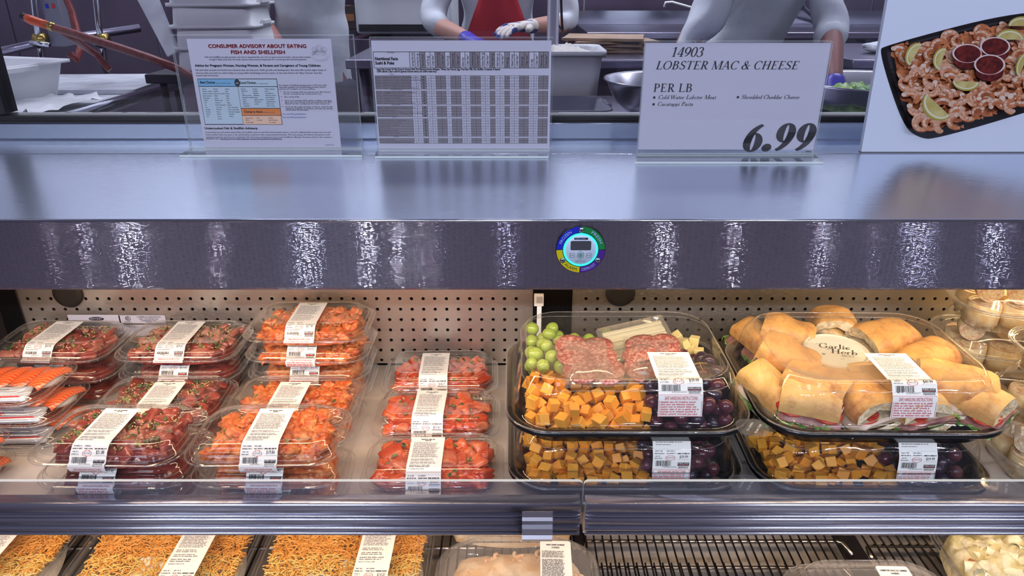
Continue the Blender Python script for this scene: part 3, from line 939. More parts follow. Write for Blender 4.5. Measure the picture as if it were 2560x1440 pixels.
# ------------------------------------------------------------------ display shelves with their price rails and glass guards
XSPL0, XSPR0 = 0.0855, 0.0925
def shelf(x0, x1, label, left):
    xc = (x0 + x1) / 2
    t = thing('display_shelf', label, 'shelf', (xc, 0.93, ZSH))
    def sp(mb, name, m):
        o = mb.build(name, m, t)
        o.matrix_parent_inverse = Matrix.Translation((-xc, -0.93, -ZSH))
        return o
    sp(MB().span(x0, x1, 0.7345, YP + 0.012, ZSH - 0.018, ZSH), 'shelf_panel', 'shelf_enamel')
    z0 = zr(-0.6535)
    q = [(0.7345, zr(-0.606)), (0.7240, zr(-0.606))]
    for zc, hh, dep, y0 in ((-0.6145, .0080, .0030, .7190), (-0.6250, .0022, .0034, .7185), (-0.6335, .0060, .0030, .7170), (-0.6440, .0042, .0034, .7165), (-0.6510, .0026, .0024, .7155)):
        for k in range(9):
            a = PI / 2 - PI * k / 8
            q.append((y0 - dep * math.cos(a), zr(zc) + hh * math.sin(a)))
    q += [(0.7160, zr(-0.6540)), (0.7345, zr(-0.6540))]
    mb = MB()
    mb.loft([[(x, y, z) for y, z in q] for x in (x0, x1)], True, True, 0, True)
    o = sp(mb, 'price_rail', 'rail_chrome')
    g = MB()
    r = 0.006
    zt, zb = zr(-0.5765), zr(-0.612)
    pts = []
    if left:
        xe = x1 + 0.003
        pts = [(x0, zb), (xe - r, zb - 0.012)] + [(xe - r + r * math.sin(a), zb - 0.006 - r * math.cos(a)) for a in (0.5, 1.0, PI / 2)] + [(xe, zt - r)] + [(xe - r + r * math.cos(a), zt - r + r * math.sin(a)) for a in (0.4, 0.8, 1.2, PI / 2)] + [(x0, zt)]
    else:
        xe = x0 - 0.003
        pts = [(x1, zt)] + [(xe + r - r * math.sin(a), zt - r + r * math.cos(a)) for a in (0, 0.4, 0.8, 1.2, PI / 2)] + [(xe, zb + 0.0)] + [(x1, zb)]
    n = len(pts)
    ya, yb = 0.7236, 0.7281
    vs = [(x, ya, z) for x, z in pts] + [(x, yb, z) for x, z in pts]
    g.add(vs, [tuple(range(n))], 0)
    g.add(vs, [tuple(range(2 * n - 1, n - 1, -1))], 0)
    g.add(vs, [(i, n + i, n + (i + 1) % n, (i + 1) % n) for i in range(n)], 1)
    sp(g, 'glass_guard', ['guard_glass', 'acrylic_edge'])
    return t, sp
sl, spl = shelf(-0.955, XSPL0, 'left display shelf with chrome price rail and glass guard under the poke trays', True)
sr, spr = shelf(XSPR0, 1.168, 'right display shelf with chrome price rail and glass guard under the platters', False)
xa, xb = at(1305, 1298, Y=0.716).x, at(1381, 1298, Y=0.716).x
mb = MB()
q = [(0.7105, zr(-0.613)), (0.7112, zr(-0.622)), (0.7090, zr(-0.626)), (0.7105, zr(-0.633)), (0.7080, zr(-0.638)), (0.7070, zr(-0.643)), (0.7095, zr(-0.649)), (0.7068, zr(-0.6535)), (0.7085, zr(-0.6580)), (0.7115, zr(-0.6580)), (0.7119, zr(-0.613))]
mb.loft([[(x, y, z) for y, z in q] for x in (xa, xb)], True, True, 0, False)
spl(mb, 'rail_joiner', 'rail_chrome')
for x0, x1 in ((-0.94, 0.04), (0.13, 1.03)):
    mb = MB()
    mb.span(x0, x1, 0.788, 0.812, zr(-0.676), zr(-0.668))
    bevel((spl if x0 < 0 else spr)(mb, 'light_strip', 'shelf_enamel'))

# ------------------------------------------------------------------ wire shelf below
def wire_rack(x0, x1, y0, y1, z, label, step=0.0140, cross=(), rods=(), group=None):
    t = thing('wire_rack', label, 'rack', ((x0 + x1) / 2, (y0 + y1) / 2, z))
    inv = Matrix.Translation((-(x0 + x1) / 2, -(y0 + y1) / 2, -z))
    n = int((x1 - x0) / step)
    w = MB().tube([(0, y0, 0), (0, y1, 0)], 0.0016, 6).mesh('wire', 'rack_wire')
    for i in range(n + 1):
        o = put('wire', w, t, (x0 + i * step, 0, z))
        o.matrix_parent_inverse = inv
    for y in rods:
        o = MB().tube([(x0 - 0.004, y - 0.03, z - 0.004), (x0, y - 0.004, z - 0.005), (x0 + 0.004, y, z - 0.005), (x1 - 0.004, y, z - 0.005), (x1 + 0.004, y - 0.004, z - 0.005), (x1 + 0.010, y - 0.03, z - 0.006)], 0.0034, 10).build('cross_rod', 'rack_rod', t)
        o.matrix_parent_inverse = inv
    return t
ZR = zr(-0.845)
wire_rack(0.12, 0.535, 0.60, 1.13, ZR, 'dark wire rack in the middle of the bottom shelf, in front of the empty gap', rods=(0.915, 0.66))
wire_rack(0.575, 1.14, 0.60, 1.13, ZR, 'dark wire rack on the bottom shelf under the pasta salad', rods=(0.905,))
wire_rack(-0.94, 0.105, 0.60, 1.13, ZR, 'dark wire rack on the bottom shelf under the shredded cheese trays', rods=(0.9, 0.66))
wire_rack(0.130, 0.528, 0.60, 0.885, ZR - 0.022, 'second dark wire rack lying just below the middle one', rods=(0.88,))
for xx in (0.1125, 0.555):
    mb = MB()
    mb.span(xx - 0.010, xx + 0.010, 0.60, 1.15, ZR - 0.03, ZR - 0.002)
    cpart(mb, 'rack_bearer', 'dark_metal')


# ------------------------------------------------------------------ acrylic signs on the counter
def acrylic_sign(label, uL, uR, vfoot, topv, uTL, uTR, name='sign_holder'):
    """an L-shaped acrylic holder standing on the counter"""
    a, b = at(uL, vfoot, z=ZTOP - CZ + CZ), at(uR, vfoot, z=ZTOP)
    yf = a.y
    yu = yf + 0.046
    zt = at(uTL, topv, Y=yu).z
    xl, xr = at(uTL, topv, Y=yu).x, at(uTR, topv, Y=yu).x
    t = thing(name, label, 'sign', ((xl + xr) / 2, yu, ZTOP))
    inv = Matrix.Translation((-(xl + xr) / 2, -yu, -ZTOP))
    xb0, xb1 = a.x, b.x
    def slab(mb, P0, P1, P2, P3, th):
        """quad P0..P3 (front face) made th thick towards +Y/up, edges in slot 1"""
        n = (Vector(P1) - Vector(P0)).cross(Vector(P3) - Vector(P0)).normalized() * -th
        vs = [Vector(p) for p in (P0, P1, P2, P3)]
        vs += [p + n for p in vs]
        mb.add(vs, [(0, 1, 2, 3), (7, 6, 5, 4)], 0)
        mb.add(vs, [(0, 4, 5, 1), (1, 5, 6, 2), (2, 6, 7, 3), (3, 7, 4, 0)], 1)
    z0 = ZTOP + 0.0004
    mb = MB(); slab(mb, (xl, yu, z0 + 0.004), (xr, yu, z0 + 0.004), (xr, yu, zt), (xl, yu, zt), 0.0025)
    o = mb.build('front_sheet', ['acrylic', 'acrylic_edge'], t); o.matrix_parent_inverse = inv
    mb = MB(); slab(mb, (xl, yu + 0.005, z0), (xr, yu + 0.005, z0), (xr, yu + 0.005, zt + 0.001), (xl, yu + 0.005, zt + 0.001), 0.0025)
    o = mb.build('back_sheet', ['acrylic', 'acrylic_edge'], t); o.matrix_parent_inverse = inv
    mb = MB(); slab(mb, (xb0, yf, z0 + 0.003), (xb1, yf, z0 + 0.003), (xr, yu + 0.004, z0 + 0.003), (xl, yu + 0.004, z0 + 0.003), 0.003)
    o = mb.build('foot', ['acrylic', 'acrylic_edge'], t); o.matrix_parent_inverse = inv
    return t, inv, yu + 0.0042, (xl, xr, zt)
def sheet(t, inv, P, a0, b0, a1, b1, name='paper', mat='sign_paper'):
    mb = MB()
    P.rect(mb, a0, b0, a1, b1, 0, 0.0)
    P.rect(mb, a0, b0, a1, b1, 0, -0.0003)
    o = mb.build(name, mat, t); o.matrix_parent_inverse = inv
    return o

# --- advisory sheet
t, inv, yp, ext = acrylic_sign('acrylic sign with the fish and shellfish consumer advisory', 450, 905, 393, 89, 424, 882)
P = Plane((0, yp, CZ), (1, 0, 0), (0, 0, 1))
a0, b1 = P.pixel(466, 97); a1, _ = P.pixel(827, 97); _, b0 = P.pixel(505, 374)
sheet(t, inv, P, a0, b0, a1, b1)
def Z(x, y): return 440 + x / 4.646, 80 + y / 4.646
def ztext(mb, body, x0, x1, y, mi, h=None, bold=0.0, lift=0.0006):
    u0, v0 = Z(x0, y); u1, _ = Z(x1, y)
    px_text(mb, P, body, u0, u1, v0, mi, lift, h / 4.646 if h else None, bold)
def zrect(mb, x0, y0, x1, y1, mi, lift=0.0003):
    A0, B0 = P.pixel(*Z(x0, y1)); A1, _ = P.pixel(*Z(x1, y1)); _, B1 = P.pixel(*Z(x0, y0))
    P.rect(mb, A0, B0, A1, B1, mi, lift)
    return A0, B0, A1, B1
mb = MB()
mats = ['ink_heading_red', 'ink_black', 'ink_sky', 'ink_pale_blue', 'ink_orange', 'ink_pale_orange', 'ink_blue', 'ink_light_grey']
ztext(mb, 'CONSUMER ADVISORY ABOUT EATING', 378, 1512, 186, 0, 42, 0.0005)
ztext(mb, 'FISH AND SHELLFISH', 642, 1264, 256, 0, 42, 0.0005)
ztext(mb, 'Fish and shellfish provide protein, are low in saturated fat, are rich in many micronutrients, and provide certain', 338, 1562, 299, 1, 20)
ztext(mb, 'omega-3 fatty acids that the body cannot make and are important for normal growth and development.', 388, 1522, 327, 1, 20)
ztext(mb, 'Advice for Pregnant Women, Nursing Women, & Parents and Caregivers of Young Children:', 222, 1680, 402, 1, 26, 0.00028)
ztext(mb, "Fish and other protein-rich foods have nutrients that can help your child's growth and development. But some fish contain higher levels of", 228, 1745, 450, 1, 20)
ztext(mb, 'mercury that may harm an unborn baby or young child\'s developing nervous system. In the chart below, the "Best Choices" have the', 234, 1695, 484, 1, 20)
ztext(mb, 'lowest level of mercury.', 240, 497, 513, 1, 20)
# the chart leans with the sheet's perspective, so its columns are taken at the top edge
A = {}
def colx(x): return P.pixel(*Z(x, 545))[0]
def rowz(y, x=700): return P.pixel(*Z(x, y))[1]
def cell(x0, y0, x1, y1, mi, lift=0.0005): P.rect(mb, colx(x0), rowz(y1), colx(x1), rowz(y0), mi, lift)
cell(248, 541, 1172, 1077, 1, 0.0003); cell(254, 547, 704, 628, 2); cell(708, 549, 1166, 630, 3); cell(254, 636, 704, 1068, 3); cell(708, 638, 1166, 882, 3)
cell(708, 890, 1166, 966, 4); cell(708, 973, 1166, 1072, 5)
def ctext(body, x0, x1, y, h, mi=1, bold=0.0):
    P.text(mb, body, colx(x0), rowz(y), colx(x1) - colx(x0), mi, 0.0008, h / 4.646 / 1800 * 1.1, bold)
ctext('Best Choices', 276, 446, 598, 28, 1, 0.0002)
ctext('EAT 2 TO 3 SERVINGS A WEEK', 456, 630, 600, 10)
ctext('Good Choices', 736, 920, 602, 28, 1, 0.0002)
ctext('EAT 1 SERVING A WEEK', 928, 1062, 604, 10)
ctext('Choices to Avoid', 736, 950, 940, 30, 1, 0.0002)
ctext('HIGHEST MERCURY LEVELS', 958, 1100, 940, 10)
a, b = colx(706), rowz(590)
P.flat(mb, [(a + 0.0042 * math.cos(i * PI / 10), b + 0.0054 * math.sin(i * PI / 10)) for i in range(20)], [tuple(range(20))], 1, 0.0007)
P.text(mb, 'OR', a - 0.0024, b - 0.0016, 0.0048, 3, 0.0009)
lists = [(284, ['Anchovy', 'Atlantic croaker', 'Atlantic mackerel', 'Black sea bass', 'Butterfish', 'Catfish', 'Clam', 'Cod', 'Crab', 'Crawfish', 'Flounder', 'Haddock', 'Hake']),
         (415, ['Herring', 'Lobster,', 'American and spiny', 'Mullet', 'Oyster', 'Pacific chub', 'mackerel', 'Perch, freshwater', 'and ocean', 'Pickerel', 'Plaice', 'Pollock', 'Salmon', 'Sardine']),
         (552, ['Scallop', 'Shad', 'Shrimp', 'Skate', 'Smelt', 'Sole', 'Squid', 'Tilapia', 'Trout, freshwater', 'Tuna, canned light', '(includes skipjack)', 'Whitefish', 'Whiting'])]
for x, L in lists:
    for i, w in enumerate(L):
        ctext(w, x, x + 7.2 * len(w), 668 + i * 26.5, 14)
for x, L in [(740, ['Bluefish', 'Buffalofish', 'Carp', 'Chilean sea bass/', 'Patagonian toothfish', 'Grouper', 'Halibut', 'Mahi mahi/', 'dolphinfish']), (876, ['Monkfish', 'Rockfish', 'Sablefish', 'Sheepshead', 'Snapper', 'Spanish mackerel', 'Striped bass', '(ocean)']),
             (1014, ['Tilefish (Atlantic', 'Ocean)', 'Tuna, albacore/', 'white tuna, canned', 'and fresh/frozen', 'Tuna, yellowfin', 'Weakfish/seatrout', 'White croaker/', 'Pacific croaker'])]:
    for i, w in enumerate(L):
        ctext(w, x, x + 6.6 * len(w), 668 + i * 24.5, 14)
for x, L in [(740, ['King mackerel', 'Marlin', 'Orange roughy']), (876, ['Shark', 'Swordfish']), (1014, ['Tilefish', '(Gulf of Mexico)', 'Tuna, bigeye'])]:
    for i, w in enumerate(L):
        ctext(w, x, x + 6.8 * len(w), 1004 + i * 25, 14)
for x0, x1, y, s in ((1196, 1752, 624, 'For women of childbearing age (about 16-49 years old),'), (1199, 1742, 646, 'especially pregnant and breastfeeding women, and for'), (1202, 1616, 668, 'parents and caregivers of young children:'),
                     (1252, 1802, 704, 'Eat 2 to 3 servings of fish per week from the "Best Choices"'), (1254, 1690, 726, 'list OR 1 serving from the "Good Choices" list.'), (1262, 1436, 760, 'Eat a variety of fish.'),
                     (1264, 1810, 802, 'Serve 1 to 2 servings of fish a week to children, starting at'), (1266, 1812, 820, 'age 2. Eat 2 to 3 servings of fish per week from the "Best'), (1268, 1788, 840, 'Choices" list OR 1 serving from the "Good Choices" list.'),
                     (1272, 1820, 876, 'If you eat fish caught by family or friends, check for fish'), (1274, 1818, 896, 'advisories. If there is no advisory, eat only one serving'), (1278, 1538, 912, 'and no other fish that week.')):
    ztext(mb, s, x0, x1, y, 1, 17)
for x, y in ((1220, 695), (1226, 752), (1231, 792), (1238, 866)):
    zrect(mb, x - 4, y - 4, x + 4, y + 4, 1)
ztext(mb, 'See: www.FDA.gov/fishadvice', 1240, 1512, 960, 6, 18)
ztext(mb, 'See: www.EPA.gov/fishadvice', 1242, 1516, 997, 6, 18)
ztext(mb, 'Undercooked Fish & Shellfish Advisory:', 335, 952, 1130, 1, 26, 0.00025)
ztext(mb, 'Consuming raw and undercooked fish and shellfish such as raw and undercooked oysters, raw and undercooked mussels and raw and', 340, 1797, 1171, 1, 18)
ztext(mb, 'undercooked clams can pose a risk, particularly to persons with compromised immunity. The very young, the elderly, and persons with', 345, 1790, 1200, 1, 18)
ztext(mb, 'weakened immune systems are at greatest risk of serious consequences from most foodborne illnesses. If unsure of your risk, consult a', 348, 1812, 1228, 1, 18)
ztext(mb, 'physician. See', 352, 495, 1246, 1, 18)
ztext(mb, 'www.fda.gov/Food/FoodborneIllnessContaminants/PeopleAtRisk/ucm352830.htm', 512, 1230, 1250, 6, 16, 0.0001)
ztext(mb, 'September 2014', 1735, 1838, 1316, 1, 12)
def seal(cx, cy):
    cu, cv = Z(cx, cy)
    a, b = P.pixel(cu, cv)
    def ring(ca, cb, rx, ry, w, s=0, e=360):
        n = 24
        vs = []
        for i in range(n + 1):
            an = math.radians(s + (e - s) * i / n)
            vs += [(ca + rx * math.cos(an), cb + ry * math.sin(an)), (ca + (rx - w) * math.cos(an), cb + (ry - w) * math.sin(an))]
        P.flat(mb, vs, [(2 * i, 2 * i + 1, 2 * i + 3, 2 * i + 2) for i in range(n)], 7, 0.0006)
    ring(a, b - 0.003, 0.0145, 0.0085, 0.0007, 170, 370)
    ring(a, b - 0.0035, 0.0110, 0.0062, 0.0006)
    for dx, dy, r in ((-0.007, 0.005, 0.0045), (0.0, 0.0075, 0.005), (0.007, 0.005, 0.0045), (-0.004, 0.001, 0.004), (0.005, 0.0005, 0.004), (-0.009, 0.0, 0.003)):
        ring(a + dx, b + dy, r, r * 0.9, 0.0006)
        ring(a + dx, b + dy, r * 0.5, r * 0.45, 0.0005)
seal(1668, 245)
o = mb.build('printed_text', mats, t); o.matrix_parent_inverse = inv

# --- nutrition table
t, inv, yp, ext = acrylic_sign('acrylic sign with the grey nutritional facts table for sushi and poke', 937, 1371, 396, 95, 922, 1384)
P = Plane((0, yp, CZ), (1, 0, 0), (0, 0, 1))
a0, b1 = P.pixel(927, 101); a1, _ = P.pixel(1379, 101); _, b0 = P.pixel(947, 380)
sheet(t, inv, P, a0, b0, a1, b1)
def Z(x, y): return 920 + x / 4.645, 90 + y / 4.645
mb = MB()
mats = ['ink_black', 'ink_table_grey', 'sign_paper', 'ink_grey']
HY = 180
cols = [480, 540, 598, 660, 718, 775, 832, 890, 950, 1008, 1068, 1125, 1180, 1240, 1300, 1355, 1412, 1470, 1530, 1586, 1643, 1700, 1757, 1815, 1870, 1930, 1985, 2042, 2098]
grey = [2, 5, 6, 8, 9, 12, 13, 16, 19, 22, 23, 26, 27]
heads = ['Serving Size (oz)', 'Serving Size (g)', 'Calories (kcal)', 'Total Fat (g)', '% Daily Value**', 'Saturated Fat (g)', '% Daily Value**', 'Trans Fat (g)', 'Cholesterol (mg)', '% Daily Value**', 'Sodium (mg)', '% Daily Value**',
         'Carbohydrates (g)', '% Daily Value**', 'Dietary Fiber (g)', '% Daily Value**', 'Total Sugars (g)', 'Added Sugars (g)', '% Daily Value**', 'Protein (g)', 'Vitamin D (mcg)', '% Daily Value**', 'Calcium (mg)', '% Daily Value**', 'Iron (mg)', '% Daily Value**', 'Potassium (mg)', '% Daily Value**']
cx = [P.pixel(*Z(x, HY))[0] for x in cols]
def rz(y): return P.pixel(*Z(1100, y + 4))[1]
lw = 0.00045
xl = P.pixel(*Z(60, HY))[0]
zt, zb = rz(178), rz(366)
def line_h(x0, x1, z, w=lw): P.rect(mb, x0, z - w / 2, x1, z + w / 2, 0, 0.0007)
def line_v(x, z0, z1, w=lw): P.rect(mb, x - w / 2, z0, x + w / 2, z1, 0, 0.0007)
for i in grey:
    P.rect(mb, cx[i], zb, cx[i + 1], zt, 1, 0.0004)
for z in (zt, zb): line_h(xl, cx[-1], z, 0.0006)
for x in [xl] + cx: line_v(x, zb, zt, 0.0006)
for i, h in enumerate(heads):
    vs, fs, w = text2d(h)
    ln = (zt - zb) * 0.86 * len(h) / 17.0
    k = ln / w
    P.flat(mb, [((cx[i] + cx[i + 1]) / 2 + 0.0018 - y * 0.0052, zb + 0.002 + x * k) for x, y in vs], fs, 0, 0.0009)
P.text(mb, '07/10/25', xl + (cx[0] - xl) * 0.40, rz(196), (cx[0] - xl) * 0.18, 0, 0.0008, 0.0022)
P.text(mb, 'Nutritional Facts', xl + 0.002, rz(276), (cx[0] - xl) * 0.63, 0, 0.0008, 0.0044, 0.0003)
P.text(mb, 'Sushi & Poke', xl + 0.002, rz(326), (cx[0] - xl) * 0.52, 0, 0.0008, 0.0044, 0.0003)
P.text(mb, '- Items May Contain Or May Come In Contact With The Following Known Allergens:  Wheat, Soy, Peanuts, Egg, Tree Nuts, Milk, Fish, Shellfish, Crustacean & Sesame', xl + 0.002, rz(392), (cx[-1] - xl) * 0.715, 0, 0.0008, 0.0026, 0.00015)
P.text(mb, '- 2,000 calories a day is used for general nutrition advice, but calorie needs vary.', xl + 0.002, rz(416), (cx[-1] - xl) * 0.35, 0, 0.0008, 0.0026, 0.00015)
rn = random.Random(3)
secs = [(455, 612, ['Tray - Sashimi w/ Salmon, Tuna & Hamachi', 'Tray - Sashimi w/ Tuna, Salmon and Scallops', 'Hamachi/Salmon w/ Salmon and Tuna', 'Tray - Nigiri w/ Salmon and Tuna', 'Tray - Nigiri w/ Salmon, Tuna and Hamachi'], 'SUSHI'),
        (632, 788, ['Tray - Veggie Roll with Inari Pockets', 'Tray - Rainbow Salmon Roll', 'Tray - Spicy Tuna Roll', 'Tray - California Crab Roll', 'Tray - Roll Combo with Salmon / Tuna'], 'SUSHI MAKI ROLLS'),
        (808, 934, ['Maki / Nigiri Combo w/ Salmon / Tuna', 'Combo Party Tray', 'Combo Party Tray w/ Salmon / Tuna Roll Dips', 'Large Combo Platter'], 'SUSHI COMBOS'),
        (954, 1160, ['Wasabi Shoyu Ahi Tuna Poke', 'Hawaiian Ahi Tuna Poke', 'Wasabi Ahi Tuna Poke', 'Salmon Poke', 'Shrimp Salmon Poke', 'Spicy Ahi Tuna Poke', 'Albacore Tuna with Soy Poke'], 'POKE'),
        (1180, 1240, ['Raw Tuna Steak', 'Tuna Seasoned Salmon and Steak'], 'SEAFOOD')]
xlast = cx[-1]
for y0, y1, names, title in secs:
    z0, z1 = rz(y1), rz(y0)
    P.text(mb, title, xl + (cx[0] - xl) * 0.42, z1 + 0.0012, 0.0011 * len(title), 0, 0.0008, 0.0015)
    P.rect(mb, xl, z0, cx[0], z1, 1, 0.0004)
    for i in grey: P.rect(mb, cx[i], z0, cx[i + 1], z1, 1, 0.0004)
    n = len(names)
    for r in range(n + 1): line_h(xl, xlast, z0 + (z1 - z0) * r / n, 0.0003)
    for x in [xl] + cx: line_v(x, z0, z1, 0.0004)
    for r, nm in enumerate(names):
        zz = z1 - (z1 - z0) * (r + 0.75) / n
        P.text(mb, nm, xl + 0.001, zz, 0.0016 * len(nm), 0, 0.0008, 0.0016)
        for i in range(28):
            s = rn.choice(['0', '1', '4', '6', '12', '110', '240', '15%', '8%', '2%', '38'])
            P.text(mb, s, (cx[i] + cx[i + 1]) / 2 - 0.0006 * len(s), zz, 0.0012 * len(s), 0 if i == 2 else 3, 0.0008, 0.0015, 0.0002 if i == 2 else 0)
o = mb.build('printed_table', mats, t); o.matrix_parent_inverse = inv

# --- price sign
t, inv, yp, ext = acrylic_sign('acrylic price sign for lobster mac and cheese reading 6.99', 1586, 2057, 410, 104, 1613, 2084)
P = Plane((0, yp, CZ), (1, 0, 0), (0, 0, 1))
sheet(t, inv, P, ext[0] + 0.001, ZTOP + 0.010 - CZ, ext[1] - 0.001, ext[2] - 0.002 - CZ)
def Z(x, y): return 1500 + x / 2.415, y / 2.415
def serif_px(mb, body, x0, x1, y, htop, mi=0, shear=0.2, face=None):
    u0, v0 = Z(x0, y); u1, _ = Z(x1, y)
    A0, B0 = P.pixel(u0, v0); A1, _ = P.pixel(u1, v0); _, B1 = P.pixel(u0, v0 - htop / 2.415)
    P.serif(mb, body, A0, B0, A1 - A0, B1 - B0, mi, 0.0008, shear, face)
mb = MB()
serif_px(mb, '14903', 423, 618, 342, 58)
serif_px(mb, 'LOBSTER MAC & CHEESE', 332, 1192, 418, 50)
serif_px(mb, 'PER LB', 318, 556, 554, 50, shear=0.06)
serif_px(mb, 'Cold Water Lobster Meat', 350, 698, 597, 24)
serif_px(mb, 'Cavatappi Pasta', 346, 560, 638, 24)
serif_px(mb, 'Shredded Cheddar Cheese', 850, 1200, 596, 24)
serif_px(mb, '6.99', 845, 1272, 916, 172, shear=0.14, face=SERB)
for x, y in ((327, 588), (323, 629), (832, 586)):
    a, b = P.pixel(*Z(x, y))
    P.flat(mb, [(a + 0.0018 * math.cos(i * PI / 7), b + 0.0018 * math.sin(i * PI / 7)) for i in range(14)], [tuple(range(14))], 0, 0.0008)
px_rect(mb, P, 2013, 378, 2027, 380, 0, 0.0008)
o = mb.build('printed_text', ['ink_black'], t); o.matrix_parent_inverse = inv

# ------------------------------------------------------------------ white poster board with a flat print of a shrimp tray
pb0 = at(2153, 380, z=ZTOP + 0.0008)
BL = thing('poster_board', 'white foam poster board with a photo of a shrimp platter, standing on the counter', 'poster', pb0)
BL.rotation_euler = (math.radians(-2.5), 0, 0)
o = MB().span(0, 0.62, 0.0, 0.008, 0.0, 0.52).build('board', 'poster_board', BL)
bpy.context.view_layer.update()
mw = BL.matrix_world
P = Plane(mw @ Vector((0, -0.0004, 0)), mw.to_3x3() @ Vector((1, 0, 0)), mw.to_3x3() @ Vector((0, 0, 1)))
iv = mw.inverted()
def Z(x, y): return 2180 + x / 3.692, y / 3.692
mb = MB()
mats = ['print_black', 'print_shrimp', 'print_shrimp_dark', 'print_shrimp_pale', 'print_lemon', 'print_lemon_rind', 'print_lemon_white', 'print_sauce', 'print_cup', 'ink_grey', 'dark_metal']
L0 = [0.0]
def poly(pts, mi):
    L0[0] += 0.000008
    P.flat(mb, [P.pixel(*Z(*p)) for p in pts], [tuple(range(len(pts)))], mi, L0[0])
def smooth_poly(pts, mi, it=3):
    for _ in range(it):
        q = []
        for i in range(len(pts)):
            a, b = pts[i], pts[(i + 1) % len(pts)]
            q += [(a[0] * .75 + b[0] * .25, a[1] * .75 + b[1] * .25), (a[0] * .25 + b[0] * .75, a[1] * .25 + b[1] * .75)]
        pts = q
    poly(pts, mi)
def strip(pts, ws, mi):
    """a band of varying width along a path"""
    L0[0] += 0.000008
    n = len(pts)
    l, r = [], []
    for i in range(n):
        a, b = pts[max(0, i - 1)], pts[min(n - 1, i + 1)]
        d = math.hypot(b[0] - a[0], b[1] - a[1]) or 1
        nx, ny = -(b[1] - a[1]) / d, (b[0] - a[0]) / d
        l.append((pts[i][0] + nx * ws[i] / 2, pts[i][1] + ny * ws[i] / 2))
        r.append((pts[i][0] - nx * ws[i] / 2, pts[i][1] - ny * ws[i] / 2))
    vs = [P.pixel(*Z(*p)) for p in l + r]
    P.flat(mb, vs, [(i, i + 1, n + i + 1, n + i) for i in range(n - 1)], mi, L0[0])
outer = [(60, 470), (120, 420), (1290, 110), (1900, 110), (2250, 560), (2250, 780), (600, 1290), (420, 1270), (280, 1150)]
smooth_poly(outer, 0)
inner = [(150, 490), (215, 440), (1330, 170), (1840, 180), (2160, 590), (2150, 730), (620, 1210), (450, 1190), (350, 1100)]
smooth_poly([(x + (x - 1150) * 0.035, y + (y - 680) * 0.04) for x, y in inner], 10)
smooth_poly(inner, 0)
for k in range(14):
    x, y = 150 + k * 13, 560 + k * 40
    poly([(x + 4, y), (x + 30, y + 14), (x + 34, y + 30), (x + 8, y + 12)], 10)
rs = random.Random(11)
def inside(x, y):
    pts = inner
    c = False
    for i in range(len(pts)):
        a, b = pts[i], pts[i - 1]
        if (a[1] > y) != (b[1] > y) and x < (b[0] - a[0]) * (y - a[1]) / (b[1] - a[1]) + a[0]:
            c = not c
    return c
def shrimp(x, y, r, a0, mi=1):
    n = 13
    sw = rs.choice((1, -1)) * rs.uniform(3.3, 4.6)
    pts = [(x + r * (1 - 0.25 * i / n) * math.cos(a0 + sw * i / n), y + r * 0.8 * (1 - 0.25 * i / n) * math.sin(a0 + sw * i / n)) for i in range(n)]
    ws = [r * w for w in (0.50, 0.66, 0.72, 0.74, 0.72, 0.68, 0.64, 0.58, 0.50, 0.42, 0.34, 0.26, 0.30)]
    strip([(px + 5, py + 9) for px, py in pts], [w * 1.12 for w in ws], 2)
    strip(pts, ws, mi)
    strip([(px - 3, py - 4) for px, py in pts[1:9]], [w * 0.42 for w in ws[1:9]], 3)
    for i in range(1, 10, 2):
        a, b = pts[i], pts[i + 1]
        strip([(pts[i][0] + (pts[i][0] - x) * .28, pts[i][1] + (pts[i][1] - y) * .28), (pts[i][0] - (pts[i][0] - x) * .28, pts[i][1] - (pts[i][1] - y) * .28)], [5, 3], 2)
    hx, hy = pts[0]
    smooth_poly([(hx + r * .38 * math.cos(i), hy + r * .30 * math.sin(i)) for i in (0, 1.2, 2.2, 3.4, 4.4, 5.4)], 3, 2)
    tx, ty = pts[-1]
    dx, dy = tx - pts[-3][0], ty - pts[-3][1]
    poly([(tx, ty), (tx + dx * 1.1 - dy * .5, ty + dy * 1.1 + dx * .5), (tx + dx * 1.1 + dy * .5, ty + dy * 1.1 - dx * .5)], 2)
cells = []
yy = 210
while yy < 1200:
    xx = 170 + rs.uniform(0, 60)
    while xx < 2150:
        x, y = xx + rs.uniform(-24, 24), yy + rs.uniform(-20, 20)
        if inside(x, y) and inside(x - 30, y) and inside(x, y + 24) and inside(x, y - 26) and inside(x + 24, y):
            cells.append((x, y))
        xx += 104
    yy += 76
smooth_poly([(x + (1150 - x) * 0.03, y + (690 - y) * 0.04) for x, y in inner], 2)
for x, y in cells:
    smooth_poly([(x + 76 * math.cos(i) * rs.uniform(.7, 1.1), y + 60 * math.sin(i) * rs.uniform(.7, 1.1)) for i in (0, .9, 1.8, 2.7, 3.6, 4.5, 5.4)], 2, 2)
for x, y in cells:
    shrimp(x, y, rs.uniform(62, 88), rs.uniform(0, 6.28), rs.choice((1, 1, 1, 2)))
def lemon(x, y, r, ang, flat=0.62, half=True):
    ca, sa = math.cos(ang), math.sin(ang)
    def tr(p): return (x + p[0] * ca - p[1] * sa, y + p[0] * sa + p[1] * ca)
    n = 18
    d = [(r * math.cos(PI * i / n), r * flat * math.sin(PI * i / n)) for i in range(n + 1)]
    poly([tr((a * 1.0, b * 1.0 + 0)) for a, b in d], 5)
    poly([tr((a * 0.94, b * 0.86 - r * 0.02)) for a, b in d], 6)
    poly([tr((a * 0.84, b * 0.70 - r * 0.01)) for a, b in d], 4)
def lemon_skin(x, y, r, ang, flat):
    lemon(x, y, r, ang, flat)
lemon(355, 500, 115, -1.05 + PI, 0.75); lemon(600, 540, 105, -1.25 + PI, 0.8); lemon(1215, 360, 125, PI, 0.75); lemon(1330, 235, 130, PI, 0.65)
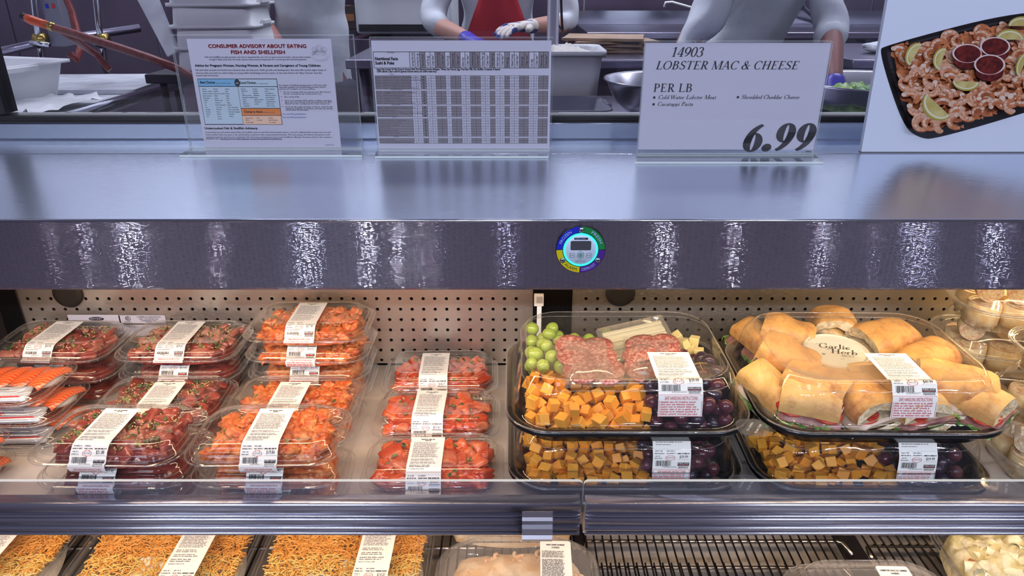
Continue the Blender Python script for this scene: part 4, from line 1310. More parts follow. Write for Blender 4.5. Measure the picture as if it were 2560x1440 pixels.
lemon(1340, 590, 115, PI - 1.2, 0.55); lemon(815, 745, 122, 0.06, 0.7); lemon(560, 960, 150, 0.75, 0.9); lemon(1700, 420, 120, 2.2, 0.7); lemon(1800, 650, 110, 0.4, 0.7)
def cup(x, y, rx, ry):
    def el(k, dy=0, kx=1): return [(x + rx * k * kx * math.cos(i * PI / 16), y + dy + ry * k * math.sin(i * PI / 16)) for i in range(32)]
    poly([(px, py) for px, py in el(0.9, ry * 0.75)], 7)
    poly([(x - rx, y), (x + rx, y), (x + rx * .86, y + ry * .8), (x - rx * .86, y + ry * .8)], 7)
    poly(el(1.0), 8)
    poly(el(0.90), 3)
    poly(el(0.88), 7)
    poly([(px, py) for px, py in el(0.80, ry * .16)], 7)
cup(828, 488, 138, 86); cup(1080, 425, 138, 86); cup(1030, 590, 142, 92)
me = mb.mesh('shrimp_photo', mats)
me.transform(iv)
put('shrimp_photo', me, BL)
o = MB().span(0.0, 0.62, -0.0008, 0.0088, -0.0006, 0.0006).build('bottom_edge', 'ink_grey', BL)


# ------------------------------------------------------------------ clear trays: base, lid, printed label
def poly_path(pts):
    pts = [Vector(p) for p in pts]
    acc = [0.0]
    for a, b in zip(pts, pts[1:]):
        acc.append(acc[-1] + (b - a).length)
    return pts, acc
def along(path, s):
    pts, acc = path
    s = max(0.0, min(acc[-1] - 1e-6, s))
    for i in range(len(pts) - 1):
        if s <= acc[i + 1]:
            d = (pts[i + 1] - pts[i])
            t = (s - acc[i]) / max(1e-9, acc[i + 1] - acc[i])
            p = pts[i] + d * t
            d = d.normalized()
            return p, Vector((-d.y, d.x)) if False else Vector((d.y, -d.x))
    return pts[-1], Vector((0, 1))
def label_mesh(name, path, s0, length, width, price, safe, seed, shear=0.0, blank=0.0):
    """a printed paper label laid along PATH (points (y, z) from the back of the lid to its front); the print is geometry bent with it"""
    rnd = random.Random(seed)
    mb = MB()
    pts, acc = path
    def bend(t, q, lift):           # t across 0..1, q along 0..1
        p, n = along(path, s0 + q * length)
        if n.y < 0 and n.x > 0: pass
        nn = Vector((-(n.x), -(n.y)))
        # the normal that points out of the lid
        nn = n if n.y > 0 or (abs(n.y) < 1e-3 and n.x < 0) else n
        return ((t - 0.5) * width + shear * (0.5 - q), p.x + n.x * lift, p.y + n.y * lift)
    cuts = sorted(set([0.0, 1.0] + [(a - s0) / length for a in acc if s0 < a < s0 + length] + [i / 12 for i in range(13)]))
    r = 0.05
    rows = []
    for q in cuts:
        e = 0.0
        rows.append([bend(e, q, 0.0005), bend(1 - e, q, 0.0005)])
    vs = [p for row in rows for p in row]
    mb.add(vs, [(2 * i, 2 * i + 1, 2 * i + 3, 2 * i + 2) for i in range(len(rows) - 1)], 0, True)
    def rect(t0, q0, t1, q1, mi, lift=0.0008):
        k = max(1, int((q1 - q0) / 0.06))
        for j in range(k):
            qa, qb = q0 + (q1 - q0) * j / k, q0 + (q1 - q0) * (j + 1) / k
            mb.add([bend(t0, qa, lift), bend(t1, qa, lift), bend(t1, qb, lift), bend(t0, qb, lift)], [(0, 1, 2, 3)], mi)
    def words(t0, t1, q0, q1, rows_, mi, fill=0.62, short=0.25):
        asp = length / width
        for (x0, y0, x1, y1) in word_rows(rnd, t0, t1, q0 * asp, q1 * asp, rows_, fill, short):
            rect(x0, y0 / asp, x1, y1 / asp, mi)
    def txt(body, t0, t1, q, hq, mi, lift=0.0009):
        v2, f2, w = text2d(body)
        k = (t1 - t0) / w
        ky = hq / 0.7
        mb.add([bend(t0 + x * k, q - y * ky, lift) for x, y in v2], f2, mi)
    m = 1.0 - safe
    def S(q): return q * m / 0.9     # layout is written for a safe-handling part of a tenth
    words(0.30, 0.72, S(.035), S(.058), 1, 1, 0.8, 0.0)
    words(0.42, 0.60, S(.060), S(.080), 1, 1, 0.8, 0.0)
    words(0.10, 0.62, S(.095), S(.112), 1, 3)
    words(0.10, 0.92, S(.115), S(.40), 15, 3, 0.6, 0.2)
    words(0.10, 0.88, S(.42), S(.46), 2, 3)
    words(0.10, 0.90, S(.475), S(.515), 2, 3)
    words(0.08, 0.80, S(.53), S(.575), 2, 3)
    words(0.08, 0.62, S(.585), S(.602), 1, 3)
    words(0.06, 0.30, S(.660), S(.682), 1, 3)
    words(0.36, 0.60, S(.660), S(.682), 1, 3)
    words(0.04, 0.31, S(.690), S(.708), 1, 1, 0.6, 0.0)
    words(0.36, 0.62, S(.690), S(.708), 1, 1, 0.6, 0.0)
    words(0.06, 0.24, S(.722), S(.740), 1, 3)
    words(0.04, 0.25, S(.750), S(.766), 1, 1, 0.6, 0.0)
    words(0.64, 0.97, S(.692), S(.707), 1, 1, 1.0, 0.0)
    txt(price, 0.70, 0.92, S(.755), S(.034), 1)
    rect(0.66, S(.772), 0.97, S(.774), 3)
    txt('$' + price[1:4] + '9/lb', 0.38, 0.54, S(.758), S(.020), 3)
    # the ring round the unit price
    n = 28
    vs = []
    for i in range(n):
        a = 2 * PI * i / n
        for k in (1.0, 0.90):
            vs.append(bend(0.46 + 0.125 * k * math.cos(a), S(.752) + S(.032) * k * math.sin(a), 0.0010))
    mb.add(vs, [(2 * i, 2 * i + 1, (2 * i + 3) % (2 * n), (2 * i + 2) % (2 * n)) for i in range(n)], 2)
    x = 0.08
    while x < 0.48:
        w = rnd.choice((0.006, 0.006, 0.011, 0.016))
        rect(x, S(.788), x + w, S(.862) if rnd.random() < .85 else S(.872), 1)
        x += w + rnd.choice((0.006, 0.009, 0.012))
    rect(0.66, S(.815), 0.96, S(.858), 4)
    txt('KIRKLAND', 0.675, 0.945, S(.840), S(.021), 0, 0.0011)
    rect(0.70, S(.847), 0.92, S(.851), 2, 0.0011)
    words(0.68, 0.97, S(.863), S(.895), 3, 1, 0.8, 0.1)
    words(0.30, 0.66, S(.866), S(.884), 2, 3)
    # safe handling panel
    a, b = m + 0.005, 1.0 - 0.004
    lw = 0.008
    asp = length / width
    rect(0.02, a, 0.98, a + lw / asp, 2); rect(0.02, b - lw / asp, 0.98, b, 2); rect(0.02, a, 0.02 + lw, b, 2); rect(0.98 - lw, a, 0.98, b, 2)
    hh = min(0.085 / asp, (b - a) * 0.42)
    txt('SAFE HANDLING INSTRUCTIONS', 0.14, 0.88, a + hh * 1.35, hh, 2)
    nr = max(1, int((b - a - hh * 1.7) * asp / 0.052))
    if b - a > hh * 2.2:
        words(0.05, 0.95, a + hh * 1.6, b - 0.02 / asp, nr, 5, 0.72, 0.12)
    return mb.mesh(name, ['label_paper', 'ink_black', 'ink_red', 'ink_grey', 'ink_logo', 'ink_pink'])

TW, TD = 0.200, 0.132
def tray_meshes(w, d, hb, hl, rc, tag_='tray', mats=('lid_plastic', 'rim_plastic')):
    """base and lid of a clear rectangular tray whose rim is w by d; base hb deep, lid rising hl above the rim"""
    b = MB()
    rr = lambda kw, kd, z, r=1.0: rrect(w * kw, d * kd, rc * r, z, 7)
    b.loft([rr(.66, .62, .0012, .7), rr(.70, .66, .0, .7), rr(.76, .73, .0012, .75), rr(.82, .80, hb * .45, .8), rr(.90, .885, hb * .92, .9), rr(.925, .91, hb, .92), rr(.985, .978, hb, .98), rr(1, 1, hb * .97), rr(1.0, 1.0, hb * .8)], True, False, 0)
    l = MB()
    z = hb + 0.0006
    l.loft([rr(1, 1, z), rr(.975, .965, z + .0006, .98), rr(.955, .935, z + .0012, .95), rr(.945, .92, z + hl * .16, .94), rr(.935, .905, z + hl * .20, .93), rr(.915, .88, z + hl * .40, .90), rr(.905, .86, z + hl * .42, .90), rr(.896, .841, z + hl * .545, .88),
            rr(.875, .81, z + hl * .66, .85), rr(.865, .79, z + hl * .68, .85), rr(.854, .764, z + hl * .80, .82), rr(.83, .72, z + hl * .90, .78), rr(.815, .69, z + hl * .93, .75), rr(.79, .64, z + hl * .985, .7), rr(.77, .60, z + hl, .68), rr(.75, .575, z + hl * .985, .66), rr(.73, .55, z + hl * .95, .64)], False, True, 0)
    # rolled rims catch the light as bright lines
    e = MB()
    ring = lambda kw, kd, zz, r: [Vector(p) for p in rrect(w * kw, d * kd, rc * r, zz, 7)]
    e.tube(ring(1.0, 1.0, z, 1.0), 0.0011, 6, 0, True)
    e.tube(ring(.945, .92, z + hl * .17, .94), 0.0006, 5, 0, True)
    e.tube(ring(.91, .87, z + hl * .42, .90), 0.0006, 5, 0, True)
    e.tube(ring(.77, .60, z + hl, .68), 0.0006, 5, 0, True)
    t = [(.32, z + hl * .9), (.30, z + hl), (-.30, z + hl), (-.345, z + hl * .93), (-.36, z + hl * .90), (-.395, z + hl * .68), (-.405, z + hl * .66), (-.43, z + hl * .42), (-.44, z + hl * .40), (-.4525, z + hl * .20), (-.46, z + hl * .16), (-.4675, z + .0012), (-.503, z + .0006), (-.506, z - .003), (-.495, z - .008), (-.47, z - .013)]
    path = poly_path([(k * d, zz) for k, zz in t])
    return b.mesh('tray_base', mats[0]), l.mesh('lid', mats[0]), e.mesh('lid_rim', mats[1]), path
HB, HL = 0.0155, 0.0195
T_base, T_lid, T_rim, T_path = tray_meshes(TW, TD, HB, HL, 0.034)
E_base, E_lid, E_rim, E_path = tray_meshes(0.195, 0.124, 0.018, 0.027, 0.030)
PITCH_T = HB + HL + 0.0002

# --- what is in them
def mound(w, d, h, seed, name, mat, freq=60, amp=0.5, nx=44, ny=30, rim=0.35, fine=0.0):
    """a heap with a lumpy surface, filling a w by d footprint"""
    off = Vector((seed * 2.1, seed * 0.7, seed))
    vs, fs = [], []
    for j in range(ny + 1):
        for i in range(nx + 1):
            a, b = i / nx * 2 - 1, j / ny * 2 - 1
            m = max(abs(a), abs(b))
            k = (m / math.hypot(a, b)) if m > 0 else 1
            k = 1 - (1 - k) * 0.55
            x, y = a * k * w / 2, b * k * d / 2
            e = max(0.0, 1 - m ** 3.0)
            p = Vector((x * freq, y * freq, 0)) + off
            hh = h * (rim * min(1, e * 6) + (1 - rim) * e ** 0.6) * (1 + amp * noise.noise(p) + amp * .55 * noise.noise(p * 2.3) + fine * noise.noise(p * 6.1))
            vs.append((x, y, max(0.0, hh) if m < 0.999 else 0.0))
    for j in range(ny):
        for i in range(nx):
            a = j * (nx + 1) + i
            fs.append((a, a + 1, a + nx + 2, a + nx + 1))
    mb = MB()
    mb.add(vs, fs, 0, True)
    return mb
CH = {}
def chunk(kind, k):
    key = (kind, k)
    if key not in CH:
        if kind.startswith('tuna'):
            d = ((0.0145, 0.0085, 0.0070), (0.0105, 0.0095, 0.0085), (0.0170, 0.0080, 0.0055), (0.0125, 0.0110, 0.0060), (0.0095, 0.0085, 0.0080), (0.0150, 0.0100, 0.0050))[k]
            CH[key] = blob(k + 3, d, 3, 0.26, 1.1, boxy=0.92).mesh('tuna_chunk', kind)
        elif kind.startswith('salmon'):
            d = ((0.0150, 0.0100, 0.0080), (0.0120, 0.0110, 0.0090), (0.0175, 0.0090, 0.0065), (0.0130, 0.0120, 0.0070), (0.0105, 0.0095, 0.0090), (0.0160, 0.0110, 0.0060))[k]
            CH[key] = blob(k + 30, d, 3, 0.30, 1.2, boxy=0.85).mesh('salmon_chunk', kind)
        else:
            CH[key] = blob(k + 60, (0.0135, 0.0105, 0.0075), 3, 0.75, 2.6).mesh('poke_lump', kind)
    return CH[key]
def scatter_bits(w, d, hfun, n, seed, zoff):
    """chopped onion rings, onion greens and sesame seeds, one joined mesh"""
    rnd = random.Random(seed)
    mb = MB()
    for i in range(n):
        x, y = rnd.uniform(-w, w) / 2, rnd.uniform(-d, d) / 2
        z = hfun(x, y) + zoff
        q = rnd.random()
        m = Euler((rnd.uniform(-.6, .6), rnd.uniform(-.6, .6), rnd.uniform(0, 6))).to_matrix()
        if q < 0.26:
            mb.box((x, y, z), (rnd.uniform(.004, .009), rnd.uniform(.002, .004), 0.0012), 0, m)
        elif q < 0.33:
            r = rnd.uniform(.0025, .0045)
            vs = []
            for k in range(8):
                a = k * PI / 4
                for rr_, zz in ((r, 0), (r, .003), (r * .7, .003), (r * .7, 0)):
                    vs.append(Vector((x, y, z)) + m @ Vector((rr_ * math.cos(a), rr_ * math.sin(a), zz)))
            fs = []
            for k in range(8):
                b = (k + 1) % 8
                for s in range(4):
                    fs.append((k * 4 + s, b * 4 + s, b * 4 + (s + 1) % 4, k * 4 + (s + 1) % 4))
            mb.add(vs, fs, 0, True)
        else:
            s = 0.0014
            mb.add([Vector((x, y, z + .001)) + m @ Vector(p) for p in ((s * 1.5, 0, 0), (-s * 1.5, 0, 0), (0, s, 0), (0, -s, 0), (0, 0, s * .7), (0, 0, -s * .7))],
                   [(0, 2, 4), (2, 1, 4), (1, 3, 4), (3, 0, 4), (2, 0, 5), (1, 2, 5), (3, 1, 5), (0, 3, 5)], 1, True)
    return mb
BED, BITS = {}, {}
BEDMAT = {'tuna': 'tuna_deep', 'spicy': 'spicy', 'salmon': 'salmon_deep'}
def poke(kind, loc, w, d, h, seed, label, detail=True, rz=0.0):
    """a serving of poke inside a tray: a lumpy bed with chunks and chopped onion on it"""
    t = thing('poke_serving', label, 'poke', loc, rz)
    key = (kind, w, d, h, seed % 3)
    if key not in BED:
        BED[key] = mound(w, d, h * (0.72 if kind != 'spicy' else 0.66), seed, 'bed', kind, 62 if kind != 'spicy' else 80, 0.22 if kind != 'spicy' else 0.4, fine=0.14).mesh('poke_bed', BEDMAT[kind])
    put('poke_bed', BED[key], t)
    rnd = random.Random(seed * 13 + 5)
    def hf(x, y):
        m = max(abs(x) / (w / 2), abs(y) / (d / 2))
        return h * 0.70 * (0.35 + 0.65 * max(0, 1 - m ** 3) ** .6)
    if detail:
        var = {'tuna': ['tuna', 'tuna', 'tuna_pink', 'tuna_deep'], 'spicy': ['spicy_lump'], 'salmon': ['salmon', 'salmon', 'salmon_deep']}[kind]
        st = {'tuna': 0.0165, 'spicy': 0.0195, 'salmon': 0.0185}[kind]
        nx, ny = int(w * .92 / st), int(d * .92 / (st * .85))
        for j in range(ny):
            for i in range(nx):
                x = (i + .5 + (j % 2) * .3 - .15) / nx * w * .94 - w * .47 + rnd.uniform(-.003, .003)
                y = (j + .5) / ny * d * .94 - d * .47 + rnd.uniform(-.003, .003)
                if max(abs(x) / (w / 2), abs(y) / (d / 2)) > .93 or rnd.random() < .08: continue
                sc = rnd.uniform(.8, 1.25)
                zz = hf(x, y) + rnd.uniform(-.006, .0025) - (0.003 if kind == 'spicy' else 0)
                zz = min(zz, h - (0.0105 if kind == 'spicy' else 0.0075))
                put(chunk('x', 0).name if False else ('poke_lump' if kind == 'spicy' else kind + '_chunk'), chunk(rnd.choice(var), rnd.randint(0, 5)), t, (x, y, max(.006, zz)),
                    (rnd.uniform(-.5, .5), rnd.uniform(-.4, .4), rnd.uniform(0, 6.3)), sc)
        k2 = (kind, w, d, h, seed % 2)
        if k2 not in BITS:
            BITS[k2] = scatter_bits(w * .85, d * .85, hf, {'tuna': 260, 'spicy': 40, 'salmon': 60}[kind], seed, 0.0055).mesh('onion_and_sesame', ['green_onion', 'sesame'])
        o = put('onion_and_sesame', BITS[k2], t)
        o['kind'] = 'stuff'
    return t
LAB = {}
def tray(meshes, x, y, z, label, cat='tray', rz=0.0, lab=None, lx=0.0, group=None, name='lidded_tray'):
    base, lid, rim, path = meshes
    t = thing(name, label, cat, (x, y, z), rz, group)
    put('tray_base', base, t)
    l = put('lid', lid, t)
    put('lid_rim', rim, l)
    if lab:
        key = (id(base), lab)
        if key not in LAB:
            price, s0, length, width, safe = lab
            LAB[key] = label_mesh('price_label', path, s0, length, width, price, safe, len(LAB) + 1)
        put('price_label', LAB[key], t, (lx, 0, 0))
    return t
TM = (T_base, T_lid, T_rim, T_path)
EM = (E_base, E_lid, E_rim, E_path)
RIMS = T_path[1][12]          # arc length at the front rim
RIMS_E = E_path[1][12]
ORD = ['topmost', 'second from the top', 'third from the top', 'lowest']
def stack(kind, noun, x, y, n, where, price, ends, lx=0.0, rz=0.0, jit=0.004, seed=1, detail=1):
    rnd = random.Random(seed)
    for k in range(n):
        top = k == n - 1
        z = ZSH + 0.0003 + k * PITCH_T
        dx, dy, dr = (0, 0, 0) if top else (rnd.uniform(-jit, jit), rnd.uniform(-jit, jit * .3), rnd.uniform(-.02, .02))
        pos = ('topmost' if top else 'lowest' if k == 0 else ['', 'second', 'third', 'fourth'][n - 1 - k] + ' down')
        lab = None
        if top:
            lab = (price, RIMS - ends[0], 0.115, 0.047, 0.10) if ends[1] == 'rim' else (price, RIMS - ends[0], 0.122, 0.047, 0.10)
        else:
            lab = ('$1%d.%d2' % (6 + k, 3 + k), RIMS - 0.098, 0.108, 0.047, 0.16)
        place = '%s in the %s stack' % (pos, where)
        tray(TM, x + dx, y + dy, z, 'lidded tray of %s, %s' % (noun, place), rz=rz + dr, lab=lab, lx=lx + (0 if top else rnd.uniform(-.003, .006)))
        poke(kind, (x + dx, y + dy, z + 0.0016), TW * .80, TD * .80, 0.0305 if top else 0.027, seed + k, '%s in the tray %s' % (noun, place), top or k >= n - detail, rz + dr)
YA, YBK, YC = 0.8035, 0.942, 1.069
stack('tuna', 'dark red tuna poke', -0.521, YA, 3, 'front-left', '$21.88', (0.108, 'under'), -0.011, -0.02, seed=2)
stack('spicy', 'orange spicy poke', -0.3215, YA, 3, 'front-middle', '$19.84', (0.108, 'under'), 0.002, 0.015, seed=5)
stack('tuna', 'dark red tuna poke', -0.532, YBK, 2, 'low second-row', '$20.62', (0.098, 'rim'), 0.004, 0.02, seed=9)
stack('spicy', 'orange spicy poke', -0.331, YBK, 2, 'low second-row', '$22.40', (0.098, 'rim'), -0.004, -0.01, seed=12)
stack('tuna', 'dark red tuna poke', -0.752, YC, 3, 'back corner', '$20.56', (0.112, 'rim'), -0.004, -0.03, seed=15)
stack('tuna', 'dark red tuna poke', -0.545, YC, 3, 'middle back', '$25.62', (0.112, 'rim'), -0.002, 0.0, seed=18)
stack('spicy', 'orange spicy poke', -0.332, YC, 4, 'tallest back', '$21.89', (0.112, 'rim'), -0.003, 0.0, seed=21, detail=2)
for i, (ex, ey, pr, wh) in enumerate(((-0.1095, 0.8265, '$16.01', 'front'), (-0.117, 0.9525, '$17.61', 'middle'), (-0.122, 1.0755, '$18.17', 'rear'))):
    nm = '%s single tray' % wh
    tray(EM, ex, ey, ZSH + 0.0003, 'lidded tray of bright salmon poke, %s one of the unstacked row' % wh, lab=(pr, RIMS_E - 0.106, 0.118, 0.047, 0.10), lx=-0.009, rz=(0.01, -0.01, 0.02)[i])
    poke('salmon', (ex, ey, ZSH + 0.0025), 0.195 * .82, 0.124 * .80, 0.036, 40 + i, 'bright salmon poke chunks inside the %s tray of the unstacked row' % wh, True)

# --- salmon nigiri trays at the far left
MB_NIG = {}
def nigiri_mesh():
    r = blob(5, (0.0125, 0.022, 0.009), 2, 0.12, 2.0).mesh('rice_bed', 'rice')
    mb = MB()
    rings = []
    n = 10
    for i in range(n + 1):
        a = i / n * 2 - 1
        zz = 0.0125 - 0.0075 * a * a
        wv = 0.0145 * (1 - 0.25 * a * a)
        rings.append([(-wv, a * 0.031, zz - .004), (-wv * .75, a * 0.031, zz + .001), (0, a * 0.031, zz + .0028), (wv * .75, a * 0.031, zz + .001), (wv, a * 0.031, zz - .004)])
    mb.loft(rings, False, False, 0, True, False)
    return r, mb.mesh('salmon_slice', 'nigiri_salmon')
m = pbr('nigiri_salmon', rgb(238, 98, 34), 0.26, coat=0.3)
nt = m.node_tree
wv = N(nt, 'ShaderNodeTexWave'); wv.inputs['Scale'].default_value = 75; wv.inputs['Distortion'].default_value = 2.5
tcn = N(nt, 'ShaderNodeTexCoord'); mpn = N(nt, 'ShaderNodeMapping'); mpn.inputs['Rotation'].default_value = (0, 0, 0.9)
nt.links.new(tcn.outputs['Object'], mpn.inputs[0]); nt.links.new(mpn.outputs[0], wv.inputs['Vector'])
crn = N(nt, 'ShaderNodeValToRGB'); crn.color_ramp.elements[0].color = rgb(230, 82, 24); crn.color_ramp.elements[1].color = rgb(250, 150, 92); crn.color_ramp.elements[0].position = .55
nt.links.new(wv.outputs[0], crn.inputs[0])
nt.links.new(crn.outputs[0], [q for q in nt.nodes if q.type == 'BSDF_PRINCIPLED'][0].inputs['Base Color'])
RICE, SLICE = nigiri_mesh()
SACH = MB().loft([rrect(0.12 * k, 0.030 * k2, 0.003, z) for k, k2, z in ((1, .92, -.0005), (1.0, 1.0, 0.0), (.97, .85, .0028), (.90, .6, .0042))], True, True)
SACH.add([(-.055, -.0155, .0012), (.0, -.0155, .0012), (.0, -.0155, .0018), (-.055, -.0155, .0018)], [(0, 1, 2, 3)], 1)
for x0, x1, y0, y1, mi in ((-.05, .05, -.0085, -.0060, 1), (-.03, .03, .004, .007, 2), (-.012, .004, -.003, .002, 1)):
    SACH.add([(x0, y0, .00445), (x1, y0, .00445), (x1, y1, .00445), (x0, y1, .00445)], [(0, 1, 2, 3)], mi)
SACH = SACH.mesh('sauce_sachet', ['sachet_foil', 'ink_red', 'ink_grey']) if 'sachet_foil' in MATS else SACH
if not isinstance(SACH, bpy.types.Mesh):
    pbr('sachet_foil', rgb(206, 206, 212), 0.3, 0.35)
    SACH = SACH.mesh('sauce_sachet', ['sachet_foil', 'ink_red', 'ink_grey'])
def nigiri_tray(x, y, k, pos, where, full):
    z = ZSH + 0.0003 + k * PITCH_T
    tray(TM, x, y, z, 'lidded tray of salmon nigiri, %s of the %s stack' % (pos, where), lab=('$17.99', RIMS - 0.112, 0.085, 0.05, 0.10) if full else None, lx=-0.035)
    gi = 'salmon nigiri in the %s tray of the %s stack' % (pos, where)
    ns = 6
    for i in range(ns):
        px = x - 0.070 + i * 0.0285
        t = thing('nigiri', 'orange salmon nigiri in the %s tray of the %s stack' % (pos, where), 'sushi', (px, y + 0.016, z + 0.0105), -0.35, gi)
        put('rice_bed', RICE, t)
        put('salmon_slice', SLICE, t, (0, 0, 0))
    o = put('sauce_sachet', SACH, None, (x + 0.012, y - 0.036, z + 0.016), (0.35, 0, 0.06))
    tag(o, 'silver sauce sachet lying against the front of the %s tray of the %s stack' % (pos, where), 'sachet')
for k, pos in ((0, 'lowest'), (1, 'middle'), (2, 'topmost')):
    nigiri_tray(-0.778 + (0.012 if k < 2 else 0), YBK - 0.004, k, pos, 'second nigiri', k == 2)
for k, pos in ((0, 'lower'), (1, 'upper')):
    nigiri_tray(-0.808, YA, k, pos, 'front nigiri', False)


# ------------------------------------------------------------------ large black platters with clear domed lids
PW, PD, PHB, PHL = 0.322, 0.262, 0.030, 0.0585
def platter_meshes():
    w, d = PW, PD
    rr = lambda kw, kd, z, r=0.05: rrect(w * kw, d * kd, r, z, 9)
    b = MB()
    b.loft([rr(.80, .76, .0015, .04), rr(.83, .80, 0, .04), rr(.87, .85, .004, .045), rr(.925, .91, PHB - .006, .05), rr(.935, .92, PHB - .001, .05), rr(.955, .945, PHB, .052), rr(.985, .981, PHB + .0005, .055), rr(.998, .997, PHB - .002, .056), rr(.998, .997, PHB - .006, .056)], True, False, 0)
    # feet ribs under the rim
    l = MB()
    z = PHB + 0.0012
    # the lid wall is fluted: shallow pillars push in and out along it
    def wall(kw, kd, zz, r, k):
        pts = rrect(w * kw, d * kd, r, zz, 9)
        out = []
        m = len(pts)
        for i in range(m):
            a, c = Vector(pts[i]), Vector(pts[(i + 1) % m])
            seg = (c - a).length
            n = 12 if seg > 0.05 else 1
            for j in range(n):
                p = a.lerp(c, j / n)
                t = j / n
                fl = 0.0
                if n > 1 and (0.10 < t < 0.30 or 0.42 < t < 0.60 or 0.74 < t < 0.92):
                    fl = -0.004 * k
                nrm = Vector((p.x, p.y, 0)).normalized() if n == 1 else Vector(((c - a).y, -(c - a).x, 0)).normalized() * (1)
                if n > 1 and nrm.dot(Vector((p.x, p.y, 0))) < 0:
                    nrm = -nrm
                out.append(tuple(p + nrm * fl))
        return out
    l.loft([wall(1.0, 1.0, z, .058, 0), wall(.97, .963, z + .0008, .055, 0), wall(.94, .925, z + .0014, .052, 0), wall(.925, .905, z + .006, .05, 0), wall(.91, .888, z + PHL * .30, .05, 1), wall(.895, .868, z + PHL * .62, .05, 1), wall(.885, .855, z + PHL * .72, .05, .4),
            wall(.87, .83, z + PHL * .80, .05, 0), wall(.845, .79, z + PHL * .955, .05, 0), wall(.825, .765, z + PHL, .05, 0), wall(.80, .73, z + PHL * .985, .048, 0), wall(.79, .715, z + PHL * .945, .046, 0)], False, True, 0)
    e = MB()
    ring = lambda kw, kd, zz, r: [Vector(p) for p in rr(kw, kd, zz, r)]
    e.tube(ring(1.0, 1.0, z, .058), 0.0013, 6, 0, True)
    e.tube(ring(.87, .83, z + PHL * .80, .05), 0.0007, 5, 0, True)
    e.tube(ring(.825, .765, z + PHL, .05), 0.0008, 5, 0, True)
    tab = MB()
    tab.loft([[(x + w * .475, y - d * .46, zz) for x, y, zz in rrect(.040, .036, .014, z0)] for z0 in (z - .0004, z + .0012)], True, True, 0, False)
    tx = MB()
    TP = Plane((w * .475, -d * .46, z + .0016), (0.55, 0.83, 0), (-0.83, 0.55, 0))
    TP.text(tx, 'TEAR TAB', -.013, -.009, .024, 0, 0.0, .0028)
    TP.text(tx, 'TO OPEN', -.013, .001, .022, 0, 0.0, .0028)
    t = [(.15, z + PHL * .945), (-.355, z + PHL * .945), (-.365, z + PHL * .985), (-.3825, z + PHL), (-.395, z + PHL * .955), (-.415, z + PHL * .80), (-.4275, z + PHL * .72), (-.434, z + PHL * .62), (-.444, z + PHL * .30), (-.4525, z + .006)]
    return b.mesh('platter_base', 'tray_black'), l.mesh('dome_lid', 'lid_plastic'), e.mesh('lid_edge', 'rim_plastic'), tab.mesh('tear_tab', 'rim_plastic'), tx.mesh('tab_lettering', 'label_paper'), poly_path([(k * d, zz) for k, zz in t])
PM = platter_meshes()
LABP = label_mesh('price_label', PM[5], 0.062, 0.127, 0.0565, '$39.99', 0.235, 77)
LABP2 = label_mesh('price_label', PM[5], 0.062, 0.127, 0.0565, '$49.99', 0.235, 79)
LABP3 = label_mesh('price_label', PM[5], 0.085, 0.127, 0.0500, '$39.99', 0.235, 81)
def platter(x, y, z, label, lab, lx, rz=0.0, shx=0.0):
    t = thing('party_platter', label, 'platter', (x, y, z), rz)
    put('platter_base', PM[0], t)
    l = put('dome_lid', PM[1], t)
    put('lid_edge', PM[2], l)
    tb = put('tear_tab', PM[3], l)
    put('tab_lettering', PM[4], t)
    if lab: put('price_label', lab, t, (lx, 0, 0))
    return t
PP = PHB + PHL + 0.001
P1 = (0.153, 0.76 + PD / 2)
P2 = (0.4865, 0.757 + PD / 2)
R2 = -0.012
Z0 = ZSH + 0.0003
platter(P1[0], P1[1], Z0 + PP, 'black platter of cheese cubes, salami and grapes under a clear dome, on top', LABP, 0.060)
platter(P1[0] + .002, P1[1] + .001, Z0, 'black platter of cheese cubes and grapes, underneath the upper cheese platter', LABP3, 0.055)
platter(P2[0], P2[1], Z0 + PP, 'black platter of ciabatta sandwiches around a dip cup under a clear dome', LABP2, 0.022, R2)
platter(P2[0] + .004, P2[1], Z0, 'black platter of cheese cubes and grapes, underneath the sandwich platter', LABP3, 0.042, R2)

# ---- loose food: dropped one by one into heaps so that pieces rest on each other
class Heap:
    def __init__(s, floor):
        s.p, s.floor = [], floor
    def drop(s, x, y, r):
        z = s.floor + r
        for (a, b, c, q) in s.p:
            dd = (a - x) ** 2 + (b - y) ** 2
            rr = (q + r) ** 2
            if dd < rr:
                z = max(z, c + math.sqrt(rr - dd))
        return z
    def fill(s, rnd, n, r, region, zmax, tries=14):
        out = []
        for _ in range(n):
            best = None
            for _ in range(tries):
                x, y = region(rnd)
                rr = r * rnd.uniform(.92, 1.08)
                z = s.drop(x, y, rr)
                if z + rr <= zmax and (best is None or z < best[2]):
                    best = (x, y, z, rr)
            if best:
                s.p.append(best)
                out.append(best)
        return out
def boxreg(x0, x1, y0, y1):
    return lambda rnd: (rnd.uniform(x0, x1), rnd.uniform(y0, y1))
CUBE = {}
def cube_mesh(kind, k):
    if (kind, k) not in CUBE:
        rnd = random.Random(k * 5 + len(kind))
        mb = MB()
        a = 0.5
        def f(): return 1 + rnd.uniform(-.14, .10)
        mb.box((0, 0, 0), (f(), f(), f()))
        mb.v = [tuple(c + rnd.uniform(-.05, .05) for c in v) for v in mb.v]
        me = mb.mesh('cheese_cube', kind)
        bm = bmesh.new(); bm.from_mesh(me)
        bmesh.ops.bevel(bm, geom=list(bm.edges), offset=0.045, segments=1, affect='EDGES')
        for fc in bm.faces: fc.smooth = False
        bm.to_mesh(me); bm.free()
        CUBE[(kind, k)] = me
    return CUBE[(kind, k)]
GR = {}
